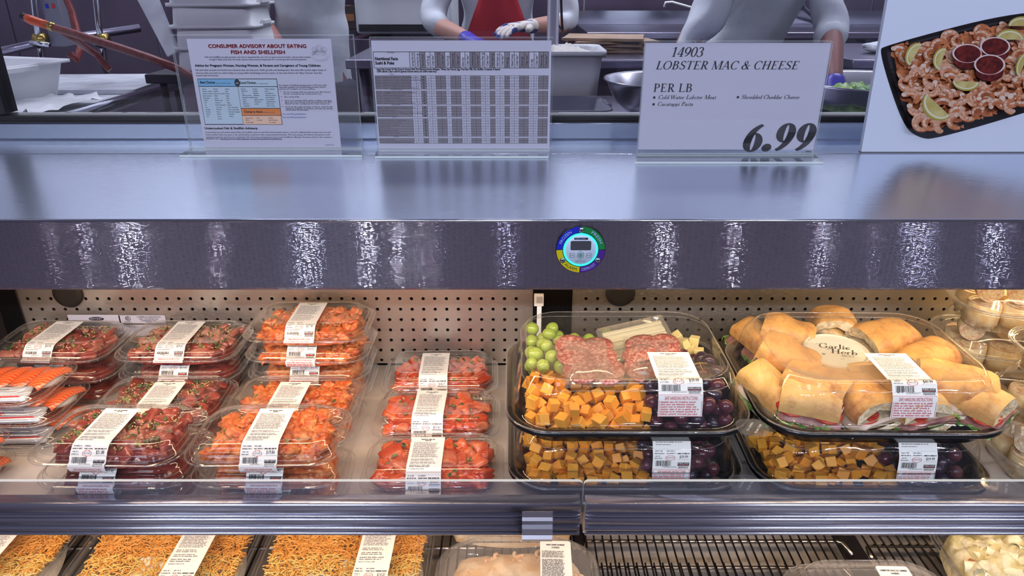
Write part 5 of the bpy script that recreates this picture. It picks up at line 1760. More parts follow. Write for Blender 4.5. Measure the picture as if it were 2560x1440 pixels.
def grape_mesh(kind, k):
    if (kind, k) not in GR:
        GR[(kind, k)] = blob(k + 7, (1, .94, 1.12 if k % 2 else 1.0), 3, 0.05, 1.2).mesh('grape', kind)
    return GR[(kind, k)]
def place_words(x, y, z, pts, ox, oy, right=False):
    near = [q for q in pts if (q[0] - x) ** 2 + (q[1] - y) ** 2 < .00035 and q[2] > z + .008]
    fb = (y - oy) / PD
    row = 'front' if fb < -.27 else 'middle' if fb < -.10 else 'rear'
    xs_ = sorted(q[0] for q in pts)
    a, b = xs_[len(xs_) // 3], xs_[2 * len(xs_) // 3]
    side = 'left end' if x < a else 'right end' if x > b else 'centre'
    return ('buried ' if near else 'top-lying '), '%s row, %s' % (row, side)
def fill_platter(cx, cy, z, which, seed, full, rz=0.0):
    rnd = random.Random(seed)
    fl = z + 0.004
    ox, oy = cx, cy
    heap = Heap(fl)
    top = z + PHB + PHL - 0.006
    n1 = 118 if full else 88
    g = 'cheddar cubes in the %s' % which
    if full:
        reg = lambda r: (lambda a, b: (ox - PW * .40 + a * PW * .47, oy - PD * .395 + b * PD * (.50 - .10 * a)))(r.random(), r.random())
    else:
        reg = lambda r: (lambda a, b: (ox - PW * .40 + a * PW * .50, oy - PD * .395 + b * PD * .42))(r.random(), r.random())
    pts = heap.fill(rnd, n1, 0.0086, reg, z + PHB + (0.040 if full else 0.047))
    for x, y, zz, r in pts:
        wa, wb = place_words(x, y, zz, pts, ox, oy)
        o = put('cheese_cube', cube_mesh(rnd.choice(('cheddar', 'cheddar', 'cheddar_dark')), rnd.randint(0, 4)), None, (x, y, zz), (rnd.gauss(0, .35), rnd.gauss(0, .35), rnd.uniform(0, 3)), r * 1.66)
        tag(o, '%sorange cheddar cube, %s, %s' % (wa, wb, which), 'cheese', '%s %s, %s' % (wa, g, wb))
    reg = boxreg(ox + PW * .08, ox + PW * .40, oy - PD * .385, oy + PD * .16)
    pts = heap.fill(rnd, 88 if full else 60, 0.0102, reg, z + PHB + 0.044)
    for x, y, zz, r in pts:
        wa, wb = place_words(x, y, zz, pts, ox, oy)
        o = put('red_grape', grape_mesh(rnd.choice(('red_grape', 'red_grape', 'dark_grape')), rnd.randint(0, 3)), None, (x, y, zz), (rnd.uniform(0, 3), rnd.uniform(0, 3), rnd.uniform(0, 3)), r * .97)
        tag(o, '%sdark red grape, %s, %s' % (wa, wb, which), 'grape', '%sred grapes, %s, %s' % (wa, wb, which))
    if not full:
        return heap
    reg = boxreg(ox - PW * .395, ox - PW * .25, oy - PD * .08, oy + PD * .38)
    reg2 = boxreg(ox - PW * .395, ox - PW * .02, oy + PD * .24, oy + PD * .38)
    pts = heap.fill(rnd, 58, 0.0104, reg, z + PHB + 0.046) + heap.fill(rnd, 24, 0.0104, reg2, z + PHB + 0.034)
    for x, y, zz, r in pts:
        wa, wb = place_words(x, y, zz, pts, ox, oy - PD * .30)
        o = put('green_grape', grape_mesh('green_grape', rnd.randint(0, 3)), None, (x, y, zz), (rnd.uniform(0, 3), rnd.uniform(0, 3), rnd.uniform(0, 3)), r * .97)
        tag(o, '%spale green grape, %s, %s' % (wa, wb, which), 'grape', '%sgreen grapes, %s, %s' % (wa, wb, which))
    reg = boxreg(ox + PW * .20, ox + PW * .395, oy + PD * .14, oy + PD * .375)
    pts = heap.fill(rnd, 60, 0.0086, reg, z + PHB + 0.032)
    for x, y, zz, r in pts:
        wa, wb = place_words(x, y, zz, pts, ox, oy + PD * .40)
        o = put('cheese_cube', cube_mesh('pale_cheese', rnd.randint(0, 4)), None, (x, y, zz), (rnd.gauss(0, .3), rnd.gauss(0, .3), rnd.uniform(0, 3)), r * 1.66)
        tag(o, '%spale yellow cheese cube, %s, %s' % (wa, wb, which), 'cheese', '%spale cheese cubes, %s, %s' % (wa, wb, which))
    return heap
fill_platter(P1[0], P1[1], Z0 + PP, 'upper cheese platter', 4, True)
fill_platter(P1[0], P1[1], Z0, 'platter below the cheese platter', 8, False)
fill_platter(P2[0], P2[1], Z0, 'platter below the sandwiches', 12, False)
# grape stems
zc = Z0 + PP + PHB
for i, (x, y) in enumerate(((P1[0] + .045, P1[1] - .035), (P1[0] + .085, P1[1] - .028))):
    mb = MB()
    mb.tube([(0, 0, 0), (.008, -.004, .006), (.018, -.002, .008), (.03, .004, .004)], 0.0012, 6)
    mb.tube([(.008, -.004, .006), (.010, -.014, .002)], 0.0009, 5)
    mb.tube([(.018, -.002, .008), (.022, -.013, .0)], 0.0009, 5)
    o = mb.build('grape_stem', 'grape_stem', None, (x, y, zc + .036))
    tag(o, 'brown grape stem poking out of the red grapes, %s' % ('near the cheddar cubes' if i == 0 else 'behind the price label'), 'stem')
# vacuum packs of salami and a pack of sliced cheese
def salami_pack(loc, rot, w, d, label, seed):
    rnd = random.Random(seed)
    t = thing('salami_pack', label, 'salami', loc, rot=rot)
    nx, ny = 2, 3
    for j in range(ny):
        for i in range(nx):
            s = MB()
            r = w * .285
            s.lathe([(r * .98, -.0014), (r, 0), (r * .97, .0016), (r * .6, .0026), (0.0001, .003)], 20, ax=1.0, ay=rnd.uniform(.85, 1.0))
            s.build('salami_slice', 'salami', t, ((i - .5) * w * .43 + rnd.uniform(-.003, .003), (j - 1) * d * .27, .005 + rnd.uniform(0, .003) + .003 * (j == 1)), (rnd.uniform(-.3, .1), rnd.uniform(-.15, .15), rnd.uniform(0, 6)))
    f = MB()
    n, m = 16, 16
    for zz, sg in ((0, 1), (0, -1)):
        vs = []
        for j in range(m + 1):
            for i in range(n + 1):
                a, b = i / n * 2 - 1, j / m * 2 - 1
                e = max(abs(a), abs(b))
                h = 0.0 if e > .82 else (1 - (e / .82) ** 4) ** .6
                hh = h * (.0145 + .004 * noise.noise((a * 4 + seed, b * 4, 1)) + .002 * noise.noise((a * 11, b * 11 + seed, 3))) * (1 if sg > 0 else -.25)
                vs.append((a * w / 2, b * d / 2, hh + (0.0015 * noise.noise((a * 6, b * 6, seed)) if e > .82 else 0)))
        f.add(vs, [(j * (n + 1) + i, j * (n + 1) + i + 1, (j + 1) * (n + 1) + i + 1, (j + 1) * (n + 1) + i) for j in range(m) for i in range(n)], 0, True)
    f.build('vacuum_film', 'bag_film', t)
salami_pack((P1[0] - .046, P1[1] - .006, zc + .033), (0.14, 0.03, 0.10), .086, .112, 'clear vacuum pack of salami between the green grapes and the second salami pack', 1)
salami_pack((P1[0] + .046, P1[1] + .002, zc + .032), (0.16, -0.08, -0.18), .086, .106, 'clear vacuum pack of salami reaching under the price label', 2)
t = thing('sliced_cheese_pack', 'clear flat pack of pale sliced cheese lying behind the salami packs', 'cheese', (P1[0] + .036, P1[1] + .066, zc + .026), rot=(0.34, -0.14, 0.2))
for k in range(8):
    o = MB().box((0, -.026 + k * .0075, .0012 * (k % 2)), (.094, .0066, .004)).build('cheese_stick', 'white_slice', t)
    bevel(o, .001)
f = MB()
f.loft([rrect(.108 * a, .085 * b, .004, z_) for a, b, z_ in ((1, 1, 0), (1, 1, .0006), (.93, .80, .001), (.90, .75, .0046), (.5, .4, .0052))], True, True)
f.build('pack_film', 'bag_film', t)

# ------------------------------------------------------------------ sandwiches
def half_roll(L, Wd, H, seed, top=True, mat=('crust', 'crumb')):
    """half a ciabatta piece: rounded crust above (or below), flat crumb side, cut ends"""
    mb = MB()
    n, m = 12, 12
    rings = []
    off = Vector((seed * 3.1, seed, 0))
    for i in range(n + 1):
        a = i / n * 2 - 1
        e = (1 - abs(a) ** 5 * .22)
        ring = []
        for j in range(m + 1):
            th = PI * j / m
            sx = math.copysign(abs(math.cos(th)) ** .78, math.cos(th))
            sz = abs(math.sin(th)) ** .78
            p = Vector((a * L / 2, sx * Wd / 2 * (0.9 + .1 * e), sz * H * e))
            k = 1 + .20 * noise.noise(p * 38 + off) + .06 * noise.noise(p * 110 + off)
            bl = 1 + .10 * noise.noise(Vector((p.x * 20, 0, 0)) + off)
            ring.append((p.x, p.y * bl, p.z * k))
        rings.append(ring)
    mb.loft(rings, False, False, 0, True, False)
    # crumb: the flat side and the two cut ends, set in slightly and rough
    base = [r[0] for r in rings] + [r[-1] for r in reversed(rings)]
    vs, fs = [], []
    for r in rings:
        vs += [r[0], ((r[0][0]), (r[0][1] + r[-1][1]) / 2, -.0008), r[-1]]
    for i in range(n):
        for s in range(2):
            fs.append((i * 3 + s, i * 3 + s + 1, i * 3 + s + 4, i * 3 + s + 3))
    mb.add(vs, fs, 1)
    for r, sg in ((rings[0], 1), (rings[-1], -1)):
        c = Vector((r[0][0] + sg * .0025, (r[0][1] + r[-1][1]) / 2, H * .42))
        mid = [tuple(Vector(p).lerp(c, .35) + Vector((sg * .0018 * noise.noise(Vector(p) * 260), 0, 0))) for p in r]
        k = len(r)
        mb.add(list(r) + mid + [tuple(c)], [(i, i + 1, k + i + 1, k + i) for i in range(k - 1)] + [(k + i, k + i + 1, 2 * k) for i in range(k - 1)] + [(0, k, 2 * k), (k - 1, 2 * k - 1, 2 * k)], 1, True)
    if not top:
        mb.v = [(x, y, -z) for x, y, z in mb.v]
    return mb.mesh('bread_top' if top else 'bread_bottom', list(mat))
def ruffle(L, Wd, seed, amp=.005, nx=22, ny=10, th=0):
    vs = []
    for j in range(ny + 1):
        for i in range(nx + 1):
            a, b = i / nx * 2 - 1, j / ny * 2 - 1
            e = max(abs(a), abs(b))
            p = Vector((a * 5 + seed, b * 4, seed * .7))
            vs.append((a * L / 2 * (1 + .12 * noise.noise(p)), b * Wd / 2 * (1 + .16 * noise.noise(p * 1.3)), amp * (0.25 + e ** 3) * 2 * noise.noise(p * 1.6)))
    return MB().add(vs, [(j * (nx + 1) + i, j * (nx + 1) + i + 1, (j + 1) * (nx + 1) + i + 1, (j + 1) * (nx + 1) + i) for j in range(ny) for i in range(nx)], 0, True)
def fold(L, Wd, th, seed, droop=.006):
    """a folded slice of meat or cheese with thickness"""
    rings = []
    n = 10
    for i in range(n + 1):
        a = i / n * 2 - 1
        ring = []
        for b, s in ((-1, 0), (-.5, 0), (0, 0), (.5, 0), (1, 0), (1, 1), (.5, 1), (0, 1), (-.5, 1), (-1, 1)):
            z = -droop * abs(b) ** 3 + .0022 * noise.noise((a * 2 + seed, b * 2, 0)) + s * th
            ring.append((a * L / 2, b * Wd / 2 * (1 + .08 * noise.noise((a * 3, seed, b))), z))
        rings.append(ring)
    return MB().loft(rings, True, True)
SW = {}
def sw(key, f):
    if key not in SW: SW[key] = f()
    return SW[key]
def sandwich(loc, rot, label, meat, cheese, seed, L=.088, Wd=.064, extra='lettuce', crust='crust'):
    t = thing('sandwich', label, 'sandwich', loc, rot=rot)
    k = seed % 5
    key = (k, round(L, 3), round(Wd, 3), crust)
    put('bread_bottom', sw(('b',) + key, lambda: half_roll(L, Wd, .014, k + 11, False, (crust, 'crumb'))), t, (0, 0, .0145))
    put('bread_top', sw(('t',) + key, lambda: half_roll(L, Wd, .029, k, True, (crust, 'crumb'))), t, (0, 0, .0265))
    def me(nm, mt, mb_):
        m_ = mb_.mesh(nm, mt)
        return m_
    put('meat_slice', sw(('m', meat, k), lambda: fold(L * 1.0, Wd * 1.10, .0042, k * 3.3).mesh('meat_slice', meat)), t, (0, 0, .0165))
    put('meat_slice', sw(('m', meat, k), None), t, (.002, 0, .0195), (0.02, .01, .06))
    if cheese:
        put('cheese_slice', sw(('c', cheese, k), lambda: fold(L * .94, Wd * 1.14, .0016, k * 1.7, .010).mesh('cheese_slice', cheese)), t, (.002, -.001, .0165))
    if extra in ('lettuce', 'both'):
        put('lettuce_leaf', sw(('l', k), lambda: ruffle(L * 1.05, Wd * 1.26, k * 2.2).mesh('lettuce_leaf', 'lettuce')), t, (0, 0, .0152))
    if extra in ('tomato', 'both'):
        for i in (-1, 1):
            put('tomato_slice', sw(('o',), lambda: MB().lathe([(0.0001, 0), (.017, 0), (.0195, .002), (.017, .0042), (0.0001, .004)], 20).mesh('tomato_slice', 'tomato')), t, (i * .022, -.012, .0225), (.05, .03, 0))
    return t
zs = Z0 + PP + .004
M2 = Matrix.Translation((P2[0], P2[1], zs)) @ Matrix.Rotation(R2, 4, 'Z')
def spot(u, v, h):
    """the place in the platter seen at (u, v), at height h over its floor"""
    return tuple(at(u, v, z=zs + h))
S_ = [  # u, v, height of the middle, rotation, label, meat, cheese, extra, L, W, crust
 (2024, 1030, .022, (0.10, .0, -.42), 'sandwich with cheddar and roast beef at the front left of the platter', 'roast_beef', 'yellow_slice', 'both', .082, .066, 'crust_pale'),
 (2162, 1032, .022, (0.12, .0, -1.40), 'sandwich with red pepper and turkey at the front, left of the price label', 'turkey', 'white_slice', 'tomato', .088, .076, 'crust'),
 (2286, 1036, .022, (0.10, .0, -1.50), 'roast beef sandwich at the front, half hidden by the price label', 'roast_beef', 'white_slice', 'both', .086, .076, 'crust_pale'),
 (2436, 1032, .022, (0.10, .0, -1.00), 'pale roast beef sandwich in the front right corner of the platter', 'roast_beef', None, 'both', .088, .066, 'crust_pale'),
 (2040, 962, .050, (0.30, .08, -.72), 'golden sandwich with turkey and cheese lying on top at the front left', 'turkey', 'white_slice', 'both', .088, .064, 'crust'),
 (2380, 962, .050, (0.22, .06, -.40), 'big golden sandwich with turkey and lettuce right of the price label', 'turkey', 'white_slice', 'both', .104, .074, 'crust'),
 (2190, 962, .034, (0.15, .0, -.2), 'sandwich with roast beef and lettuce in the middle behind the price label', 'roast_beef', 'yellow_slice', 'lettuce', .090, .068, 'crust_pale'),
 (1958, 892, .044, (0.20, .30, -.55), 'golden sandwich with roast beef and tomato, its cut end facing left', 'roast_beef', 'yellow_slice', 'both', .094, .066, 'crust'),
 (1918, 975, .022, (0.16, .25, -1.10), 'sandwich with turkey and lettuce leaning at the left end of the platter', 'turkey', 'white_slice', 'lettuce', .086, .062, 'crust_pale'),
 (2306, 902, .046, (0.16, -.05, .52), 'golden sandwich with roast beef right of the dip cup', 'roast_beef', 'yellow_slice', 'lettuce', .096, .066, 'crust'),
 (2208, 852, .042, (0.10, -.05, .30), 'square browned sandwich with turkey and lettuce right behind the dip cup', 'turkey', 'white_slice', 'lettuce', .092, .086, 'crust'),
 (2080, 818, .042, (0.05, .05, 1.3), 'golden sandwich at the back behind the dip cup', 'roast_beef', None, 'lettuce', .074, .080, 'crust'),
 (1962, 838, .044, (0.10, .12, -.45), 'golden sandwich at the back left, left of the dip cup', 'roast_beef', None, 'lettuce', .084, .066, 'crust'),
 (1890, 856, .022, (0.10, .10, -1.2), 'orange-brown sandwich in the back left corner of the platter', 'roast_beef', None, 'lettuce', .076, .060, 'crust'),
]
for i, (u, v, h, rot, lab, meat, ch, ex, L_, W_, cr) in enumerate(S_):
    p = spot(u, v, h)
    fr_ = i in (0, 1, 2, 3)
    sandwich((p[0], p[1] + (.004 if fr_ else 0), zs + .011 if fr_ else max(zs + .001, p[2] - .026)), (rot[0] + .10, rot[1], rot[2]) if fr_ else rot, lab, meat, ch, i + 1, L_ * .90, W_ * .86, ex, cr)
# supports: a second layer lies beneath the raised ones
for i, (u, v, lab) in enumerate(((2060, 980, 'buried sandwich below the top one at the front left'), (2390, 985, 'buried sandwich below the big one right of the price label'), (1985, 895, 'buried sandwich below the one with its cut end facing left'),
                                 (2300, 910, 'buried sandwich below the one right of the dip cup'), (2205, 868, 'buried sandwich below the square browned one'), (2060, 838, 'buried sandwich below the back one'))):
    p = spot(u, v, .02)
    sandwich((p[0], p[1], zs + .001), (0, 0, (-.3, .4, -.6, .5, .2, 1.2)[i]), lab, ('turkey', 'roast_beef')[i % 2], None, i + 4, .080, .056, 'lettuce', 'crust_pale')
# dip cup
p = spot(2089, 872, .058)
t = thing('dip_cup', 'pale plastic dip cup with a lid lettered Garlic Herb Aioli among the sandwiches', 'cup', (p[0], p[1], zs + .008), rot=(0.05, 0, -0.06))
t.scale = (1.08, 1.08, 1.05)
MB().lathe([(0.0001, 0), (.030, 0), (.032, .002), (.0375, .040), (.0395, .0415), (.0395, .043)], 40).build('cup', 'aioli', t)
MB().lathe([(.0375, .041), (.0425, .0415), (.0432, .0435), (.0425, .0475), (.0405, .049), (.0395, .0485), (.0385, .0465), (0.0001, .0465)], 48).build('cup_lid', 'cup_lid', t)
st = MB()
st.lathe([(.0372, .0468), (0.0001, .0469)], 48)
CPn = Plane((0, 0, .0472), (1, 0, 0), (0, 1, 0))
for body, x, y, w_, h_, sh in (('Garlic', -.0215, .0055, .040, .0125, .28), ('Herb', -.0105, -.0085, .034, .0125, .28)):
    vs, fs, w = SER.text(body, sh)
    k = w_ / w
    for dx in (0, .0004):
        CPn.flat(st, [(x + a * k + dx, y + b * h_ - (a * k) * .12) for a, b in vs], fs, 1, 0.0001)
vs, fs, w = SER.text('AIOLI')
CPn.flat(st, [(.0015 + a * .0165 / w, -.0165 + b * .0042 - (a * .0165 / w) * .12) for a, b in vs], fs, 1, 0.0001)
for (pts) in ([(-.0235, .0125), (-.0215, .0155), (-.017, .0162), (-.0215, .0148)], [(.012, .0035), (.016, .0048), (.0205, .0030), (.016, .0036)], [(-.013, .0005), (-.010, .0028), (-.004, .0022), (-.0095, .0014)]):
    CPn.flat(st, pts, [(0, 1, 2, 3)], 1, 0.0001)
for x0, y0 in ((-.022, -.0105), (-.022, -.0120), (-.022, -.0135)):
    CPn.rect(st, x0, y0, x0 + .004, y0 + .0009, 2, 0.0001)
CPn.rect(st, -.002, -.0235, .003, -.0226, 2, 0.0001)
st.build('cup_sticker', ['cup_sticker', 'ink_black', 'ink_grey'], t)

# ------------------------------------------------------------------ wrap pinwheels in clear boxes at the far right
WW, WD, WHB, WHL = 0.190, 0.160, 0.036, 0.036
rr = lambda kw, kd, z, r=.05: rrect(WW * kw, WD * kd, r, z, 8)
b = MB()
b.loft([rr(.72, .70, .001, .04), rr(.76, .74, 0, .04), rr(.90, .89, WHB * .9, .05), rr(.92, .91, WHB, .05), rr(.99, .988, WHB, .054), rr(1, 1, WHB - .004, .055)], True, False)
W_base = b.mesh('box_base', 'lid_plastic')
l = MB()
z = WHB + .001
l.loft([rr(1, 1, z, .055), rr(.93, .92, z + .001, .05), rr(.91, .90, z + .004, .05), rr(.88, .86, z + WHL * .5, .05), rr(.87, .85, z + WHL * .55, .05), rr(.80, .76, z + WHL * .95, .045), rr(.76, .71, z + WHL, .04), rr(.72, .66, z + WHL * .96, .04)], False, True)
for i in range(10):
    for s in (-1, 1):
        x = (i - 4.5) * .0135
        l.add([(x, s * WD * .452, z + .004), (x + .003, s * WD * .452, z + .004), (x + .003, s * WD * .426, z + WHL * .5), (x, s * WD * .426, z + WHL * .5)], [(0, 1, 2, 3)])
W_lid = l.mesh('box_lid', 'lid_plastic')
e = MB()
e.tube([Vector(p_) for p_ in rr(1, 1, z, .055)], .0016, 6, 0, True)
e.tube([Vector(p_) for p_ in rr(.97, .965, z + .0012, .053)], .0008, 5, 0, True)
e.tube([Vector(p_) for p_ in rr(.76, .71, z + WHL, .04)], .0008, 5, 0, True)
W_rim = e.mesh('box_rim', 'rim_plastic')
def pinwheel_mesh(k):
    rnd = random.Random(k)
    mb = MB()
    R_, H_ = .0235, .034
    mb.lathe([(R_ * .93, 0), (R_, .002), (R_ * 1.02, H_ * .5), (R_, H_ - .002), (R_ * .95, H_)], 24)
    # the rolled sheet shows as a spiral on both cut faces
    for zz in (0.0, H_):
        n = 60
        vs = []
        for i in range(n + 1):
            a = i / n * 2 * PI * 2.4
            r0 = R_ * (.12 + .86 * i / n)
            for q in (r0, r0 - .0028):
                vs.append((max(.0005, q) * math.cos(a), max(.0005, q) * math.sin(a), zz + (.0012 if zz else -.0012)))
        mb.add(vs, [(2 * i, 2 * i + 1, 2 * i + 3, 2 * i + 2) for i in range(n)], 0)
        mb.disc((0, 0, zz + (.0004 if zz else -.0004)), R_ * .96, 24, 1)
    mb.v = [(x * (1 + .06 * noise.noise((x * 50 + k, y * 50, 0))), y * (1 + .06 * noise.noise((x * 50, y * 50 + k, 3))), z) for x, y, z in mb.v]
    return mb.mesh('wrap_pinwheel', ['tortilla', 'wrap_filling'])
PIN = [pinwheel_mesh(k) for k in range(3)]
def wrap_box(x, y, z, rz, label, which, seed):
    t = thing('wrap_box', label, 'food box', (x, y, z), rz)
    put('box_base', W_base, t)
    put('box_rim', W_rim, put('box_lid', W_lid, t))
    rnd = random.Random(seed)
    m_ = Matrix.Translation((x, y, z)) @ Matrix.Rotation(rz, 4, 'Z')
    for j in range(2):
        for i in range(3):
            p = m_ @ Vector(((i - 1) * .0495, (j - .5) * .052, .002))
            flat = (i + j) % 2
            o = put('wrap_pinwheel', PIN[rnd.randint(0, 2)], None, p, (0, 0, rnd.uniform(0, 6)))
            tag(o, 'round tortilla wrap slice standing in the %s' % which, 'wrap', 'wrap slices in the %s' % which)
    for i in range(3):
        p = m_ @ Vector(((i - 1) * .048, rnd.uniform(-.012, .012), .0585))
        o = put('wrap_pinwheel', PIN[rnd.randint(0, 2)], None, p + Vector((0, .0, 0)), (1.57, 0, rz + rnd.uniform(-.5, .5)), .78)
        tag(o, 'tortilla wrap slice lying on top in the %s' % which, 'wrap', 'upper wrap slices in the %s' % which)
WP = WHB + WHL + .001
for k, w_ in enumerate(('lowest', 'middle', 'upper')):
    wrap_box(.785 + .004 * k, 1.035, ZSH + .0003 + k * WP, -.25, 'clear box of tortilla wraps, %s of the back stack right of the sandwiches' % w_, '%s box of the back wrap stack' % w_, 50 + k)
for k, w_ in enumerate(('lowest', 'middle', 'upper')):
    wrap_box(.775 + .006 * k, .850, ZSH + .0003 + k * WP, -.10, 'clear box of tortilla wraps, %s of the front stack at the right end' % w_, '%s box of the front wrap stack' % w_, 60 + k)

# ------------------------------------------------------------------ bottom shelf: shredded cheese, mac and cheese, pasta salad
ZB = ZR + 0.0020
def bowl_tray(w, d, hb, hl, rc, lidmat, ribs=True):
    rr = lambda kw, kd, z, r=1.0: rrect(w * kw, d * kd, rc * r, z, 9)
    b = MB()
    b.loft([rr(.74, .70, .001, .8), rr(.78, .74, 0, .8), rr(.90, .88, hb * .92, .95), rr(.92, .90, hb, .97), rr(.99, .987, hb), rr(1, 1, hb - .003)], True, False)
    l = MB()
    z = hb + .0008
    l.loft([rr(1, 1, z), rr(.965, .955, z + .001), rr(.94, .925, z + .0016), rr(.93, .912, z + .007), rr(.90, .87, z + hl * .55), rr(.885, .85, z + hl * .8), rr(.85, .80, z + hl), rr(.82, .76, z + hl * .97)], False, True)
    e = MB()
    for kw, kd, zz, r in ((1, 1, z, .0015), (.965, .955, z + .0014, .0009), (.86, .815, z + hl, .0008)):
        e.tube([Vector(p_) for p_ in rr(kw, kd, zz)], r, 6, 0, True)
    if ribs:      # little crimps round the rim
        ring = rrect(w * .945, d * .935, rc, z + .004, 24)
        for i in range(0, len(ring)):
            e.add([Vector(ring[i]) + Vector(q) for q in ((-.0012, -.0012, 0), (.0012, -.0012, 0), (.0012, .0012, 0), (-.0012, .0012, 0), (0, 0, .002))], [(0, 1, 4), (1, 2, 4), (2, 3, 4), (3, 0, 4)])
    return b.mesh('tray_base', 'lid_plastic'), l.mesh('lid', lidmat), e.mesh('lid_rim', 'rim_plastic'), hb, hl, w, d
def shreds(w, d, h, seed, n=4200):
    """a bed of mash with shredded cheese strewn over its back two thirds"""
    rnd = random.Random(seed)
    mb = MB()
    for i in range(n):
        x, y = rnd.uniform(-.5, .5) * w, (-.46 + .96 * rnd.random() ** .62) * d
        z = h * (.70 + .16 * noise.noise((x * 22 + seed, y * 22, 0)) + .10 * (y / d)) + rnd.uniform(-.002, .006)
        a = rnd.uniform(0, PI)
        tl = rnd.uniform(-.28, .28)
        L_ = rnd.uniform(.008, .017)
        dv = Vector((math.cos(a) * math.cos(tl), math.sin(a) * math.cos(tl), math.sin(tl))) * L_ / 2
        sd = Vector((-math.sin(a), math.cos(a), 0)) * .0010
        up = Vector((0, 0, .0010))
        c = Vector((x, y, z))
        bend = Vector((0, 0, -.0015))
        rings = [[c - dv + bend + q for q in (sd, up, -sd, -up)], [c + q for q in (sd, up, -sd, -up)], [c + dv + bend + q for q in (sd, up, -sd, -up)]]
        mb.loft(rings, True, True, (0 if y > .12 * d else rnd.choice((0, 1, 1))) if y > -.12 * d else rnd.choice((1, 2)), False)
    return mb.mesh('shredded_cheese', ['shred_orange', 'shred_yellow', 'shred_cream'])
G_ = bowl_tray(.258, .205, .036, .028, .045, 'lid_plastic')
SHR = [shreds(.225, .165, .045, 1), shreds(.225, .165, .045, 2)]
MASH = mound(.232, .178, .030, 3, 'mash', None, 30, .22, fine=.05).mesh('potato_bed', 'mashed_white')
gz = G_[3] + .0008
gpath = poly_path([(.36 * .205, gz + G_[4] * .97), (-.38 * .205, gz + G_[4] * .97), (-.40 * .205, gz + G_[4]), (-.425 * .205, gz + G_[4] * .8), (-.456 * .205, gz + .007), (-.47 * .205, gz + .0016), (-.5 * .205, gz)])
GL = label_mesh('price_label', gpath, .002, .165, .050, '$14.92', .10, 91)
GL2 = label_mesh('price_label', gpath, -.002, .165, .050, '$14.20', .10, 92)
def cheese_tray(x, y, label, food, lx, k, lab):
    for lv in (0,):
        pass
    t = thing('lidded_tray', label, 'tray', (x, y, ZB + .004))
    put('tray_base', G_[0], t)
    put('lid_rim', G_[2], put('lid', G_[1], t))
    put('price_label', lab, t, (lx, 0, 0))
    f = thing('shredded_cheese_dish', food, 'casserole', (x, y, ZB + .0058))
    put('potato_bed', MASH, f)
    o = put('shredded_cheese', SHR[k], f)
    o['kind'] = 'stuff'
cheese_tray(-.806, .815, 'lidded tray topped with shredded cheese, cut by the left end of the bottom shelf', 'shredded cheese over mash in the left end tray of the bottom shelf', .035, 0, GL)
cheese_tray(-.522, .815, 'lidded tray topped with shredded cheese, under the front-left tuna poke stack', 'shredded cheese over mash in the tray with the 14.92 label', .050, 1, GL)
cheese_tray(-.250, .815, 'lidded tray topped with shredded cheese, beside the mac and cheese tray', 'shredded cheese over mash in the tray next to the mac and cheese', .050, 0, GL2)
# mac and cheese with a fogged lid
H_ = bowl_tray(.236, .200, .040, .026, .055, 'fogged_lid')
hz = H_[3] + .0008
def top_label(name, w, d, seed, title):
    mb = MB()
    Pn = Plane((0, 0, 0), (1, 0, 0), (0, 1, 0))
    vs = [(x, y) for x, y, _ in rrect(w, d, .004, 0)]
    Pn.flat(mb, vs, [tuple(range(len(vs)))], 0, 0)
    rnd = random.Random(seed)
    for i, tt in enumerate(title):
        ww = w * .042 * len(tt)
        Pn.text(mb, tt, -ww / 2, d / 2 - .010 - i * .0055, ww, 1, .0003, .0028, .0002)
    for q0, q1, rows in ((.24, .40, 6), (.43, .92, 17)):
        for x0, y0, x1, y1 in word_rows(rnd, -w * .44, w * .30, q0 * d, q1 * d, rows, .66, .1):
            Pn.rect(mb, x0, d / 2 - y1, x1, d / 2 - y0, 1, .0003)
    return mb.mesh(name, ['label_paper', 'ink_black'])
ML = top_label('price_label', .045, .085, 4, ('MAC AND CHEESE', 'COOKED'))
LL = top_label('price_label', .045, .085, 5, ('LOBSTER MAC & CHEESE', 'COOKED'))
def mac_tray(x, y, z, label, food, lab, top, seed, lx=.055):
    t = thing('lidded_tray', label, 'tray', (x, y, z))
    put('tray_base', H_[0], t)
    put('lid_rim', H_[2], put('lid', H_[1], t))
    if lab:
        put('price_label', lab, t, (lx, .028, hz + H_[4] * .97 + .0008), (0, 0, -.03))
    f = thing('macaroni_dish', food, 'casserole', (x, y, z + .0022))
    put('creamy_bed', mound(.214, .178, .047, seed, 'm', None, 34, .18, fine=.05).mesh('creamy_bed', top), f)
    mb = MB()
    rnd = random.Random(seed)
    for i in range(130):       # macaroni showing round the edge
        a = rnd.uniform(0, 6.28)
        rx, ry = .092 * rnd.uniform(.70, 1.05), .074 * rnd.uniform(.70, 1.05)
        c = Vector((rx * math.cos(a), ry * math.sin(a), .033 + rnd.uniform(0, .007)))
        b_ = rnd.uniform(0, 6.28)
        r_ = .0060
        m3 = Euler((rnd.uniform(-.6, .6), rnd.uniform(-.6, .6), b_)).to_matrix()
        mb.tube([c + m3 @ Vector((r_ * math.cos(q), r_ * math.sin(q), 0)) for q in (0, .6, 1.2, 1.8, 2.4)], .0027, 7, 0)
    o = mb.build('macaroni', 'macaroni', f)
    o['kind'] = 'stuff'
mac_tray(.008, .762, ZB + .004, 'fogged lidded tray labelled mac and cheese, left of the wire rack', 'pale melted mac and cheese in the fogged tray', ML, 'cream_top', 3)
mac_tray(.000, .975, ZB + .004, 'lidded tray of browned mac and cheese, behind the fogged tray under the rail joiner', 'browned mac and cheese in the tray behind the fogged one', None, 'cream_top', 6)
mac_tray(.502, .715, ZB + .001, 'lidded tray labelled lobster mac and cheese, standing on the wire rack', 'pinkish lobster mac and cheese in the tray on the wire rack', LL, 'macaroni', 9, .038)
t = MB()
